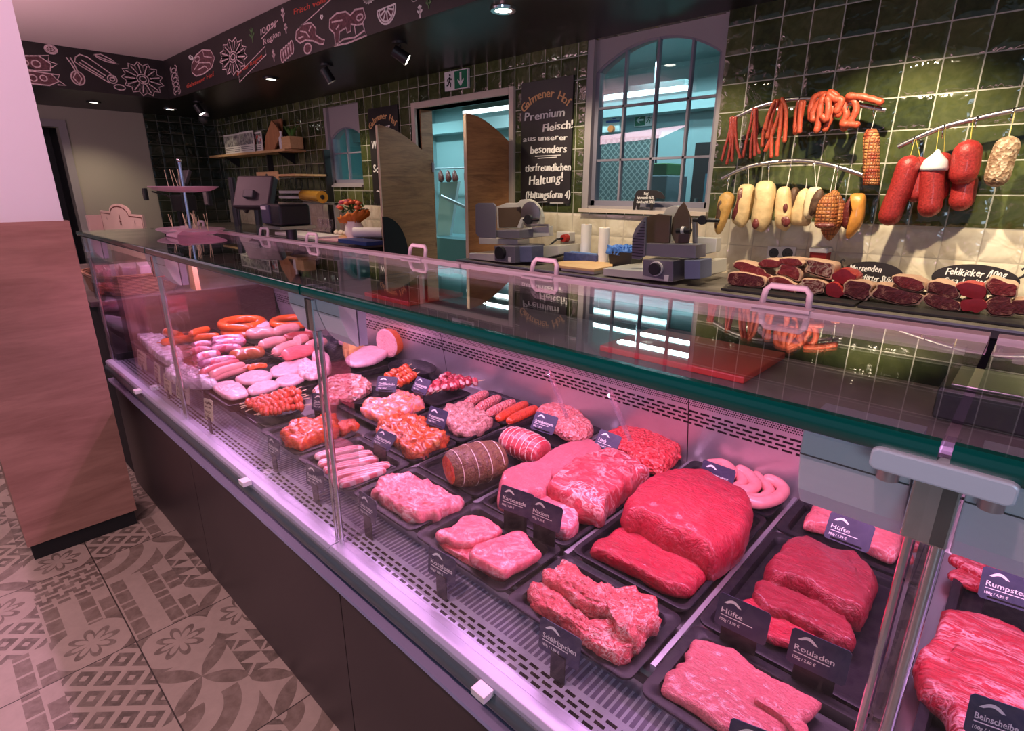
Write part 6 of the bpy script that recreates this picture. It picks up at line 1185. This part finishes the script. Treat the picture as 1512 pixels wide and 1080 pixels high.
# slicers
m_sl = plain('slicer_grey', (.20, .19, .23), .38, .3); m_sll = plain('slicer_light', (.66, .65, .60), .3, .3); m_slb = plain('slicer_blue', (.16, .19, .32), .4, .2); m_brw = plain('smoked_acrylic', (.10, .065, .045), .2)
def slicer(v, parts, label, xz):
    t = thing('meat_slicer', label, 'slicer', (xz, 2.85, 1.001))
    for nm, pts, y, d, m in parts:
        P = ony(v, pts, y)
        if nm in ('base_plate', 'motor_box', 'rear_base', 'side_block'): P = [(x, max(z, 1.002)) for x, z in P]
        MB().prism(P, y, y+d, 'xz').build(nm, m, t, bevel=.003)
    return t
def rnd_(v, c, r, y, d, m, t, nm):
    q = Yp(*px(v, c), y); e = Yp(*px(v, (c[0]+r, c[1])), y); MB().cyl((q.x, y, q.z), (q.x, y+d, q.z), e.x-q.x, e.x-q.x, 24).build(nm, m, t, 'auto', bevel=.001)
dome = [(680, 175), (740, 125), (820, 115), (900, 160), (960, 240), (985, 330), (985, 420), (880, 440), (800, 440), (740, 420), (770, 300), (740, 220)]
t = slicer('R1', [('base_plate', [(105, 780), (410, 790), (660, 830), (660, 905), (105, 850)], 2.64, .38, m_sll), ('motor_box', [(415, 690), (660, 700), (668, 900), (418, 870)], 2.63, .3, m_sl), ('side_block', [(700, 700), (870, 700), (870, 890), (700, 890)], 2.68, .12, m_slb), ('rear_base', [(880, 700), (1195, 690), (1205, 800), (880, 880)], 2.88, .25, m_sll),
    ('guard_plate', [(180, 190), (215, 165), (400, 165), (430, 200), (430, 600), (230, 590), (185, 540)], 2.68, .012, m_sl), ('carriage', [(390, 500), (720, 500), (720, 600), (560, 600), (390, 580)], 2.70, .14, m_sl), ('slide', [(220, 590), (700, 610), (700, 680), (230, 670)], 2.78, .12, m_sll),
    ('housing', [(440, 210), (560, 165), (690, 165), (770, 230), (770, 480), (450, 480)], 2.94, .06, m_sll), ('blade_guard', dome, 2.90, .04, m_sll), ('smoked_shield', [(460, 225), (740, 215), (760, 330), (700, 460), (470, 470)], 2.92, .012, m_brw), ('pusher_arm', [(690, 470), (740, 345), (785, 350), (730, 480)], 2.80, .02, m_sll), ('meat_tray', [(720, 500), (760, 480), (1075, 450), (1085, 570), (720, 605)], 2.86, .05, m_sll)],
    'left meat slicer seen from its motor side, beside the doorway', -2.48)
rnd_('R1', (470, 780), 56, 2.605, .03, m_black, t, 'knob'); p = Yp(*px('R1', (780, 370)), 2.79); q = Yp(*px('R1', (950, 372)), 2.79); MB().tube([tuple(p), tuple(q)], .011, 12, round_ends=True).build('handle', m_black, t, 'all'); rnd_('R1', (822, 368), 45, 2.775, .02, m_black, t, 'handle_disc')
rnd_('R1', (855, 310), 120, 2.888, .012, m_steel, t, 'blade'); a = Yp(*px('R1', (870, 435)), 2.85); b = Yp(*px('R1', (1085, 438)), 2.85); MB().tube([tuple(a), tuple(b)], .008, 10).build('rail_rod', m_steel, t, 'auto'); a = ony('R1', [(585, 825), (615, 890)], 2.628); MB().box(a[0][0], a[1][0], 2.626, 2.63, a[1][1], a[0][1]).build('sticker', m_whitep, t)
t = slicer('R2', [('base_plate', [(80, 880), (500, 910), (850, 960), (850, 1035), (80, 960)], 2.64, .38, m_sll), ('motor_box', [(522, 780), (860, 800), (860, 1025), (522, 960)], 2.63, .3, m_sl), ('side_block', [(985, 790), (1160, 790), (1160, 1000), (985, 1000)], 2.68, .14, m_slb), ('rear_base', [(1160, 800), (1285, 800), (1285, 950), (1160, 990)], 2.86, .2, m_sll),
    ('carriage', [(545, 600), (1110, 620), (1110, 770), (545, 740)], 2.70, .12, m_sl), ('ribbed_plate', [(395, 770), (405, 520), (440, 430), (540, 310), (560, 300), (548, 740), (480, 785)], 2.69, .015, m_sl), ('smoked_shield', [(540, 310), (700, 270), (830, 290), (815, 600), (550, 600)], 2.74, .02, m_brw),
    ('blade_guard', [(740, 290), (790, 205), (870, 180), (940, 195), (1000, 260), (1020, 400), (980, 520), (830, 590), (815, 300)], 2.82, .05, m_sll), ('feed_wing', [(835, 490), (850, 330), (920, 200), (975, 140), (1000, 180), (1050, 300), (1055, 480), (1030, 600), (880, 600)], 2.77, .012, m_brw), ('meat_tray', [(1100, 530), (1350, 545), (1335, 700), (1100, 745)], 2.86, .06, m_sll), ('post', [(1070, 330), (1110, 330), (1115, 600), (1075, 600)], 2.84, .03, m_sl)],
    'right meat slicer with its dark shield, below the arched window', -1.42)
rnd_('R2', (665, 885), 75, 2.618, .015, m_whitep, t, 'dial_ring'); rnd_('R2', (645, 890), 62, 2.60, .03, m_black, t, 'knob'); p = Yp(*px('R2', (1095, 342)), 2.79); q = Yp(*px('R2', (1360, 346)), 2.79); MB().tube([tuple(p), tuple(q)], .010, 12, round_ends=True).build('handle', m_black, t, 'all'); rnd_('R2', (1180, 342), 50, 2.775, .02, m_black, t, 'handle_disc')
p = Yp(*px('R2', (900, 460)), 2.75); q = Yp(*px('R2', (1060, 460)), 2.75); MB().tube([tuple(p), tuple(q)], .014, 12).build('clamp', m_black, t, 'auto'); c = Yp(*px('R2', (965, 455)), 2.74); MB().cyl((c.x-.008, 2.75, c.z), (c.x+.008, 2.75, c.z), .019, .019, 14).build('clamp_ring', m_whitep, t, 'auto'); a = ony('R2', [(765, 955), (808, 1025)], 2.628); MB().box(a[0][0], a[1][0], 2.626, 2.63, a[1][1], a[0][1]).build('sticker', m_whitep, t)
for k in range(14): z = Yp(*px('R2', (480, 330+32*k)), 2.68).z; xa = Yp(*px('R2', (max(408, 540-int(k*32*.55)), 400)), 2.68).x; MB().box(xa, Yp(*px('R2', (540, 400)), 2.68).x, 2.686, 2.69, z-.002, z+.002).build('rib', m_black, t)
# paper rolls, glove box, bin, cutting board
for c, tp, lb in ((773, (345, 500), 'left white paper roll standing behind the blue box'), (870, (365, 550), 'right white paper roll standing beside the black bin')):
    v = (660, 240, 3.78); X = 660+c/3.78; q = Yp(X, 240+tp[1]/3.78, 3.05 if c < 800 else 2.98); zt = Yp(X, 240+tp[0]/3.78, q.y).z; r = .034; t = thing('paper_roll', lb, 'paper roll', (q.x, q.y, 1.001)); MB().lathe([(r*.35, 0), (r, 0), (r, zt-1.001), (r*.35, zt-1.001)], (q.x, q.y, 1.001), 28).build('roll', m_white, t, 'auto'); MB().cyl((q.x, q.y, zt), (q.x, q.y, zt+.001), r*.34).build('core', m_board, t)
(xa, za), (xb, zb) = [(lambda q: (q.x, q.z))(Yp(660+a/3.78, 240+b/3.78, 2.93)) for a, b in ((652, 502), (832, 548))]; t = thing('glove_box', 'dark blue box of gloves in front of the left paper roll', 'box', ((xa+xb)/2, 2.97, 1.001)); MB().box(xa, xb, 2.93, 3.03, 1.001, za).build('carton', plain('navy_card', (.05, .07, .20), .5, var=.3, sc=30), t, bevel=.002); MB().box(xa+.02, xb-.02, 2.96, 3.0, za, za+.004).build('opening', plain('light_blue_card', (.12, .25, .55), .5), t)
(xa, za), (xb, zb) = [(lambda q: (q.x, q.z))(Yp(660+a/3.78, 240+b/3.78, 2.90)) for a, b in ((900, 495), (1030, 565))]; t = thing('black_bin', 'open black bin with crumpled blue gloves between paper roll and right slicer', 'bin', ((xa+xb)/2, 2.98, 1.001)); b = MB(); b.rings([[(xa+.012, 2.91, 1.001), (xb-.012, 2.91, 1.001), (xb-.012, 3.03, 1.001), (xa+.012, 3.03, 1.001)], [(xa, 2.90, za), (xb, 2.90, za), (xb, 3.04, za), (xa, 3.04, za)], [(xa+.006, 2.906, za), (xb-.006, 2.906, za), (xb-.006, 3.034, za), (xa+.006, 3.034, za)], [(xa+.014, 2.916, 1.01), (xb-.014, 2.916, 1.01), (xb-.014, 3.024, 1.01), (xa+.014, 3.024, 1.01)]]); b.build('tub', m_black, t)
g = slab([(xa-.01, 2.91), (xa+.06, 2.90), (xb-.03, 2.92), (xb-.03, 3.0), (xa+.03, 3.02)], za-.02, .045, .3, .018, 60, seed=5); tag(g.build('gloves', plain('blue_glove', (.06, .20, .62), .5), None, 'all'), 'crumpled blue gloves spilling over the black bin', 'gloves')
W = [Zp(660+a/3.78, 240+b/3.78, 1.035) for a, b in ((580, 560), (640, 548), (800, 548), (930, 562), (935, 580), (870, 590), (800, 605), (720, 598), (640, 590), (600, 575))]
c_ = sum(W, V((0, 0, 0)))/len(W); tag(MB().prism([(c_.x+(p.x-c_.x)*.92, min(3.0, max(2.63, p.y))) for p in W], 1.02, 1.036, 'xy').build('wooden_board', m_board, None, bevel=.003), 'light wooden serving board with a wavy edge between the slicers', 'board')
tag(MB().box(c_.x-.10, c_.x+.14, 2.66, 2.86, 1.001, 1.019).build('steel_pan', m_sll, None, bevel=.003), 'shallow metal pan under the wavy wooden board', 'pan')
# ================================================================== LEFT BACK: shelf, bouquet, roll and papers
sx0, sx1 = -8.55, -6.30; t = thing('wall_shelf', 'light wooden wall shelf carrying brochures, boards and a plant', 'shelf', ((sx0+sx1)/2, 3.15, 1.86)); MB().box(sx0, sx1, 3.02, 3.268, 1.868, 1.895).build('board', m_board, t); 
for x in (-8.2, -6.6): MB().prism([(3.268, 1.868), (3.08, 1.868), (3.268, 1.74)], x-.01, x+.01, 'yz').build('bracket', m_black, t)
for i, (a, b) in enumerate((((175, 335), (330, 580)), ((290, 320), (420, 570)), ((385, 300), (590, 560)), ((525, 295), (650, 540)))):
    (xa, za), (xb, zb) = ony('SH', [a, b], 3.08); t = thing('brochure', ['leftmost brochure with a picture on the wall shelf', 'second brochure on the wall shelf', 'third and largest brochure on the wall shelf', 'rightmost colourful brochure on the wall shelf'][i], 'brochure', ((xa+xb)/2, 3.08+.012*i, 1.896)); zt = max(za, 2.10)
    y_ = 3.07-.012*i if i < 3 else 3.085; MB().box(xa, xb, y_, y_+.008, 1.896, zt).build('cover', m_paper, t); MB().box(xa+.015, xb-.015, y_-.001, y_, 1.896+(zt-1.896)*.38, zt-.02).build('picture', mixed('picture_%d' % i, [(.30, .38, .48), (.12, .10, .10), (.55, .55, .50), (.20, .25, .15)], 14, .5, 0, False, 0) if i < 3 else mixed('picture_%d' % i, [(.5, .1, .08), (.7, .7, .7), (.1, .2, .1), (.2, .2, .25)], 30, .5, 0, True, 0), t)
    for r_ in range(3): MB().box(xa+.02, xb-.04, y_-.001, y_, 1.92+.02*r_, 1.926+.02*r_).build('text_line', m_dkgrey, t)
P = ony('SH', [(680, 530), (690, 350), (760, 150), (800, 190), (870, 300), (865, 350), (790, 520)], 3.12); tag(MB().prism([(x, max(z, 1.896)) for x, z in P], 3.11, 3.13, 'xz').build('herb_board', wood('orange_wood', (.55, .26, .12), (.40, .17, .07), 'z', 2, .5, False)), 'fir-tree shaped wooden board leaning on the wall shelf', 'board')
P = ony('SH', [(760, 520), (770, 150), (880, 130), (890, 340), (860, 520)], 3.2); tag(MB().prism([(x, max(z, 1.896)) for x, z in P], 3.19, 3.21, 'xz').build('fir_board', wood('orange_wood2', (.42, .19, .09), (.30, .12, .06), 'z', 2, .5, False)), 'darker wooden board standing behind the fir-tree board', 'board')
c = Yp(*px('SH', (885, 430)), 3.1); t = thing('small_bottle', 'small white bottle beside the plant on the shelf', 'bottle', (c.x, 3.1, 1.896)); MB().lathe([(.030, 0), (.032, .01), (.032, .12), (.014, .15), (.014, .17)], (c.x, 3.1, 1.896), 16).build('body', m_whitep, t, 'auto'); MB().cyl((c.x, 3.1, 2.066), (c.x, 3.1, 2.09), .016).build('cap', m_whitep, t)
c = Yp(*px('SH', (1010, 460)), 3.12); t = thing('potted_plant', 'green spiky plant in a square wooden pot on the wall shelf', 'plant', (c.x, 3.12, 1.896)); MB().box(c.x-.10, c.x+.10, 3.05, 3.2, 1.896, 2.02).build('pot', m_board, t); rnd = random.Random(8)
for i in range(26):
    a = rnd.uniform(0, 6.28); L = rnd.uniform(.10, .2); d = V((cos(a)*.6, sin(a)*.35, rnd.uniform(.5, 1.2))).normalized(); p = V((c.x+rnd.uniform(-.04, .04), 3.12, 2.02)); s = V((-sin(a), cos(a), 0)); n_ = d.cross(s); m_ = p+d*L*.55+s*0; e_ = p+d*L-V((0, 0, .03)); w = .016
    MB().rings([[p-s*w*.5, p+n_*.004, p+s*w*.5, p-n_*.003], [m_-s*w, m_+n_*.004, m_+s*w, m_-n_*.003], [e_-s*.001, e_+n_*.001, e_+s*.001, e_-n_*.001]]).build('leaf', plain('leaf_green_%d' % i, (.06+.04*rnd.random(), .16+.08*rnd.random(), .04), .45), t)
t = thing('drop_shelf', 'lower tilted tray shelf with a small tag below the wall shelf', 'shelf', (-6.9, 3.0, 1.55)); P = [Yp(*px('SH', p), 3.0) for p in ((740, 820), (960, 900), (1210, 790))]
MB().box(P[0].x, P[2].x, 2.85, 3.22, 1.60, 1.62).build('board', m_board, t); MB().box(P[0].x, P[1].x+.1, 2.84, 2.855, 1.56, 1.65).build('front_lip', m_board, t); MB().box(P[2].x-.03, P[2].x, 3.2, 3.268, 1.0, 1.87).build('upright', m_black, t); MB().box(-7.2, -7.17, 3.2, 3.268, 1.0, 1.87).build('upright', m_black, t); MB().cyl(((P[0].x+P[1].x)/2+.05, 2.838, 1.605), ((P[0].x+P[1].x)/2+.05, 2.842, 1.605), .025).build('tag', m_dkgrey, t)
a = Yp(*px('Y', (330, 465)), 3.0); b = Yp(*px('Y', (540, 480)), 2.95); t = thing('foil_roll', 'yellow-brown roll of packaging foil on a bracket left of the flowers', 'roll', ((a.x+b.x)/2, 3.0, a.z-.06)); d = (V((b.x, 2.9, b.z))-V((a.x, 3.05, a.z))).normalized(); pa = V((a.x, 3.0, a.z)); pb_ = V((b.x, 2.92, b.z)); MB().cyl(tuple(pa), tuple(pb_), .06, .06, 24).build('foil', plain('amber_foil', (.42, .22, .03), .25, coat=.6), t, 'auto'); MB().cyl(tuple(pb_), tuple(pb_+(pb_-pa).normalized()*.003), .022).build('core', m_black, t)
MB().box(a.x-.05, b.x+.05, 3.0, 3.2, a.z-.085, a.z-.068).build('bracket', m_alu, t); MB().box(b.x+.02, b.x+.05, 3.02, 3.06, 1.001, a.z-.068).build('stand', m_alu, t); MB().box(a.x-.05, a.x-.02, 3.02, 3.06, 1.001, a.z-.068).build('stand', m_alu, t)
# bouquet
c = Yp(*px('Y', (840, 870)), 2.93); cx_ = c.x; t = thing('flower_vase', 'round white vase with a bouquet wrapped in orange paper', 'flowers', (cx_, 2.93, 1.001)); MB().lathe([(.045, 0), (.075, .02), (.095, .07), (.085, .13), (.06, .165), (.066, .175), (.05, .165)], (cx_, 2.93, 1.001), 30).build('vase', m_white, t, 'auto')
rs = []
for k, (r, z) in enumerate(((.05, 1.15), (.12, 1.19), (.20, 1.21), (.215, 1.235), (.17, 1.22), (.05, 1.18))): rs.append([(cx_+r*cos(2*pi*j/36)*(1+.08*sin(j*2.3+k)), 2.93+r*.55*sin(2*pi*j/36)*(1+.08*sin(j*1.7)), z+.018*sin(j*1.9+k)+.05*cos(2*pi*j/36)*(1 if k in (2, 3, 4) else .3)) for j in range(36)])
MB().rings(rs).build('wrapping', plain('orange_paper', (.78, .22, .03), .6, bumpy=.003), t, 'all'); rnd = random.Random(4)
mG = [plain('bouquet_green', (.04, .12, .03), .5), plain('bouquet_green2', (.08, .2, .05), .5)]; mF = [plain('flower_%d' % i, c_, .6, bumpy=.004, sc=80) for i, c_ in enumerate(((.72, .12, .04), (.80, .28, .03), (.55, .10, .16), (.80, .18, .08), (.75, .45, .10)))]
for i in range(70):
    a = rnd.uniform(0, 6.28); r = .17*sqrt(rnd.random()); p = V((cx_+r*cos(a), 2.93+.6*r*sin(a), 1.25+.10*sqrt(max(0, 1-(r/.18)**2))*rnd.random())); d = V((rnd.uniform(-1, 1), rnd.uniform(-1, .3), rnd.uniform(-.1, .8))).normalized(); s = d.cross(V((0, 0, 1))).normalized(); n_ = d.cross(s); L = .05
    MB().rings([[p-s*.004, p+n_*.002, p+s*.004, p-n_*.002], [p+d*L*.5-s*.016, p+d*L*.5+n_*.003, p+d*L*.5+s*.016, p+d*L*.5-n_*.002], [p+d*L-s*.001, p+d*L+n_*.001, p+d*L+s*.001, p+d*L-n_*.001]]).build('leaf', mG[i % 2], t)
for i in range(16):
    a = i*2.4; r = .045*sqrt(i); p = (cx_+r*cos(a)*.95, 2.90+.5*r*sin(a), 1.33+.035*(1-(r/.18)**2)-(.03 if i > 10 else 0)); b = MB()
    for k in range(3): b.lathe([(.012, 0), (.030-.006*k, .012+.006*k), (.032-.007*k, .022+.007*k), (.012, .018+.008*k)], (p[0], p[1], p[2]-.02), 14)
    b.build('blossom', mF[i % 5], t, 'all')
q = Zp(*px('Y', (800, 920)), 1.03); tag(MB().box(q.x-.25, q.x+.22, 2.66, 2.86, 1.001, 1.035).build('ring_binder', plain('blue_binder', (.03, .07, .24), .45), None, bevel=.003), 'dark blue ring binder lying in front of the flower vase', 'binder')
tag(MB().box(q.x-.62, q.x-.27, 2.66, 2.9, 1.001, 1.012).build('pink_sheet', plain('pink_sheet', (.62, .36, .44), .6), None), 'flat pink tray left of the blue binder', 'tray')
tag(MB().box(q.x-1.55, q.x-.66, 2.66, 2.95, 1.001, 1.03).build('white_board', m_whitep, None, bevel=.004), 'long white cutting board on the left back counter', 'cutting board')
a = Yp(*px('Y', (895, 868)), 2.9); t = thing('label_roll', 'white paper roll lying on its side right of the vase', 'paper roll', (a.x+.1, 2.9, 1.04)); MB().cyl((a.x, 2.83, 1.085), (a.x+.22, 3.0, 1.085), .045, .045, 22).build('roll', m_white, t, 'auto'); MB().cyl((a.x-.001, 2.829, 1.085), (a.x+.003, 2.832, 1.085), .016).build('core', m_black, t); MB().box(a.x+.02, a.x+.3, 2.92, 3.05, 1.001, 1.045).build('cradle', m_black, t)
for i in range(7): tag(MB().lathe([(.012, 0), (.028, .012), (.027, .03), (.010, .045)], (cx_-.38+.05*i, 2.95+.02*(i % 2), 1.03+.0*(i % 3)), 12).build('garlic_bulb', plain('garlic_%d' % i, (.74, .66, .52), .6), None, 'all'), 'pale garlic bulb in the row left of the vase', 'garlic', 'garlic bulbs by the vase')
tag(MB().box(cx_-.45, cx_-.10, 2.90, 3.02, 1.001, 1.029).build('wooden_tray', m_board), 'low wooden tray under the garlic bulbs', 'tray')
for i in range(3):
    x = cx_-.55-.10*i; tag(MB().lathe([(.03, 0), (.005, .006), (.004, .05), (.03, .09), (.034, .15), (.028, .17), (.026, .17), (.031, .15), (.026, .09), (.001, .055)], (x, 2.98, 1.001), 18).build('wine_glass', m_acryl, None, 'all'), 'clear stemmed glass standing left of the garlic', 'glass', 'stemmed glasses on the left back counter')
for i in range(2):
    for j in range(4):
        p = Yp(*px('Y', (140+52*j, 430+52*i)), 3.2); tag(MB().box(p.x-.08, p.x+.06, 3.16, 3.24, p.z-.015, p.z+.015).build('spice_jar', m_whitep, None, bevel=.005), 'small white jar in the two lit rows on the wall rack', 'jar', 'white jars on the wall rack')
t = thing('wall_rack', 'slim black rack under the white jars on the left wall', 'rack', (-7.0, 3.2, 1.3))
for i in range(2): p = Yp(*px('Y', (120, 446+52*i)), 3.2); q = Yp(*px('Y', (330, 446+52*i)), 3.2); MB().box(p.x-.1, q.x+.02, 3.15, 3.268, p.z-.022, p.z-.012).build('shelf', m_black, t)
# ================================================================== CEILING FITTINGS
for i, (x, y) in enumerate(((-5.188, 2.436), (-2.35, 2.42), (-8.03, 1.705), (-7.998, 2.46))):
    t = thing('recessed_spot', ['round recessed ceiling light in the middle of the black ceiling', 'round recessed ceiling light, largest and nearest', 'round recessed ceiling light above the grey wall', 'round recessed ceiling light in the far corner'][i], 'ceiling light', (x, y, 2.375))
    MB().lathe([(.045, .0), (.068, .0), (.07, .012), (.045, .014)], (x, y, 2.376), 28, cap0=False, cap1=False).build('ring', m_chrome if i % 2 else m_black, t, 'auto'); MB().lathe([(.001, 0), (.045, .001), (.045, .006)], (x, y, 2.380), 24).build('lens', emis('spot_lens_%d' % i, (1, .93, .8), 14 if i in (0, 1) else 6), t)
for i, (x, y, on) in enumerate(((-3.344, 2.466, 1), (-4.326, 2.486, 0), (-7.152, 2.492, 1))):
    t = thing('track_spot', ['black swivel spotlight aimed at the large chalkboard', 'unlit black swivel spotlight', 'black swivel spotlight near the far corner'][i], 'spotlight', (x, y, 2.25)); MB().cyl((x, y, 2.375), (x, y, 2.39), .05, .05, 20).build('mount', m_black, t, 'auto'); MB().tube([(x, y, 2.375), (x, y, 2.33)], .008, 8).build('stem', m_black, t)
    d = (V((.55, .75, -.55)) if i == 0 else V((.2, .4, -.8))).normalized(); c = V((x, y, 2.315)); hd = MB().cyl(tuple(c-d*.05), tuple(c+d*.055), .036, .04, 20).build('head', m_black, t, 'auto'); MB().cyl(tuple(c+d*.0545), tuple(c+d*.057), .032, .032, 18).build('lens', emis('track_lens_%d' % i, (1, .95, .85), 14 if on else 0.02), hd)
t = thing('security_camera', 'small white dome camera hanging in the far corner', 'camera', (-8.3, 2.9, 2.2)); c = Yp(303, 176, 2.9); MB().cyl((c.x, 2.9, 2.39), (c.x, 2.9, c.z+.03), .05, .055, 18).build('housing', m_whitep, t, 'auto'); MB().ball((c.x, 2.88, c.z), .055).build('dome', m_dkgrey, t, 'all')
# ================================================================== BACK ROOM
t = thing('strip_light', 'long white strip light in the back room seen through the arched window', 'ceiling light', (-2.9, 4.6, 2.3)); a = Yp(883, 146, 4.6); b = Yp(1015, 125, 4.6); MB().box(a.x-.2, b.x, 4.56, 4.64, a.z-.016, a.z+.016).build('tube', emis('strip_white', (.85, .97, 1.), 3.2), t); MB().box(a.x-.2, b.x, 4.55, 4.65, a.z+.016, a.z+.06).build('housing', m_tealc, t); MB().cyl((a.x+.3, 4.6, a.z+.07), (a.x+.3, 4.6, 2.66), .01).build('rod', m_alu, t); MB().cyl((b.x-.3, 4.6, a.z+.07), (b.x-.3, 4.6, 2.66), .01).build('rod', m_alu, t)
t = thing('strip_light', 'short white strip light in the back room seen through the doorway', 'ceiling light', (-5.2, 4.6, 2.4)); a = Yp(687, 167, 4.6); b = Yp(752, 158, 4.6); MB().box(a.x, b.x+.3, 4.56, 4.64, a.z-.016, a.z+.016).build('tube', emis('strip_white2', (.85, .97, 1.), 3.), t); MB().box(a.x, b.x+.3, 4.55, 4.65, a.z+.016, a.z+.06).build('housing', m_tealc, t); MB().cyl((a.x+.3, 4.6, a.z+.06), (a.x+.3, 4.6, 2.66), .01).build('rod', m_alu, t)
a = ony('BW', [(215, 845), (390, 1045)], 5.45); t = thing('control_cabinet', 'pale wall cabinet with a blue print and an orange knob in the back room', 'cabinet', ((a[0][0]+a[1][0])/2, 5.45, a[1][1])); MB().box(a[0][0], a[1][0], 5.40, 5.5, a[1][1], a[0][1]).build('body', plain('pale_teal', (.55, .68, .70), .5), t, bevel=.006); b = ony('BW', [(235, 895), (365, 945)], 5.39); MB().box(b[0][0], b[1][0], 5.396, 5.40, b[1][1], b[0][1]-.04).build('print', plain('blue_print', (.03, .10, .42), .5), t); MB().box(b[0][0]+.08, b[1][0]-.05, 5.396, 5.40, b[0][1]-.03, b[0][1]).build('print', bpy.data.materials['blue_print'], t); c = Yp(*px('BW', (288, 1015)), 5.38); MB().cyl((c.x, 5.36, c.z), (c.x, 5.40, c.z), .035).build('knob', plain('orange_knob', (.6, .16, .03), .4), t, 'auto')
a = ony('BW', [(518, 870), (690, 980)], 5.46); exitsign(a[0][0], a[1][0], a[1][1], a[0][1], 5.47, 'green exit sign with a left arrow in the back room', True)
tm = NT('wire_mesh'); _v = tm.co((1, 1, 1), rot=(0, radians(45), 0)); _s = tm.n('SeparateXYZ', {0: _v}); _f = [tm.M('FRACT', tm.M('MULTIPLY', _s.outputs[k], 22)) for k in (0, 2)]
tm = tm.fin(tm.bsdf(color=tm.mix(tm.M('MAXIMUM', tm.M('LESS_THAN', _f[0], .22), tm.M('LESS_THAN', _f[1], .22)), (.15, .22, .22), (.42, .52, .52)), rough=.45))
a = [Yp(740+x/3.78, y/3.78, 5.0) for x, y in ((530, 780), (870, 755))]; t = thing('mesh_screen', 'large diamond-mesh screen standing in the back room', 'screen', ((a[0].x+a[1].x)/2, 5.0, 0)); MB().box(a[0].x-.2, a[1].x, 5.0, 5.03, .2, a[0].z).build('mesh', tm, t); MB().box(a[0].x-.22, a[1].x+.02, 4.99, 5.04, a[0].z, a[0].z+.04).build('frame', m_alu, t)
for x in (a[0].x-.18, a[1].x-.02): MB().box(x-.02, x+.02, 4.99, 5.04, 0, a[0].z).build('post', m_alu, t)
a = [Yp(740+x/3.78, y/3.78, 4.6) for x, y in ((865, 915), (955, 980), (870, 1070))]; t = thing('stacked_machine', 'grey packing machine with a green lid in the back room', 'machine', (a[0].x+.15, 4.6, 0)); MB().box(a[0].x, a[1].x, 4.5, 4.8, a[1].z, a[0].z).build('lid', plain('green_lid', (.06, .17, .05), .5), t, bevel=.01); MB().box(a[0].x+.02, a[1].x+.02, 4.48, 4.85, 0, a[1].z).build('body', plain('machine_grey', (.18, .24, .27), .4), t, bevel=.01)
a = [Yp(740+x/3.78, y/3.78, 4.8) for x, y in ((1100, 800), (1200, 770))]; t = thing('steel_cabinet', 'tall grey steel cabinet at the right of the arched window view', 'cabinet', (a[0].x+.3, 4.9, 0)); MB().box(a[0].x, a[0].x+.9, 4.75, 5.3, 0, a[0].z).build('body', m_dkgrey, t); MB().box(a[0].x+.12, a[0].x+.7, 4.74, 4.76, .3, a[0].z-.25).build('door', plain('cool_blue', (.10, .30, .42), .4), t); MB().box(a[0].x+.06, a[0].x+.08, 4.70, 4.74, .9, 1.4).build('handle', m_alu, t)
a = [Yp(640+x, y, 5.2) for x, y in ((2, 249), (56, 249))]; t = thing('hook_rail', 'steel hook rail with small dark sausages in the back room', 'rail', (a[0].x, 5.2, a[0].z)); MB().cyl((a[0].x-.3, 5.2, a[0].z), (a[1].x+.3, 5.2, a[0].z), .012).build('bar', m_alu, t); 
for x in (a[0].x-.25, a[1].x+.25): MB().cyl((x, 5.2, a[0].z), (x, 5.5, a[0].z), .012).build('arm', m_alu, t)
for i, xx in enumerate((650, 661, 671, 688)):
    p = Yp(xx, 252, 5.18); q = Yp(xx, 268, 5.18); tag(MB().tube([(p.x, 5.18, p.z+.01), (p.x, 5.18, p.z-.03), (p.x+.02, 5.18, q.z+.03), (p.x, 5.18, q.z)], [.004, .03, .045, .03], 10).build('hanging_ham', mDRY, None, 'all'), 'small dark ham on the hook rail in the back room', 'ham', 'hams in the back room')
a = [Yp(*p, 4.5) for p in ((648, 270), (676, 345), (690, 345))]; t = thing('ham_slicer', 'tall tilted steel slicing machine in the back room behind the doorway', 'machine', (a[0].x, 4.5, 0)); pts = [Yp(*p, 4.5) for p in ((650, 270), (676, 268), (664, 348), (645, 348))]; MB().prism([(p.x, p.z) for p in pts], 4.5, 4.54, 'xz').build('arm', plain('pale_steel', (.45, .58, .60), .35, .4), t); MB().box(pts[3].x-.3, pts[3].x+.9, 4.3, 4.9, .0, pts[3].z).build('body', plain('teal_steel', (.10, .22, .25), .4), t); MB().tube([Yp(652, 290, 4.45), Yp(700, 312, 4.4), Yp(705, 335, 4.4)], .02, 8).build('frame_tube', m_alu, t)
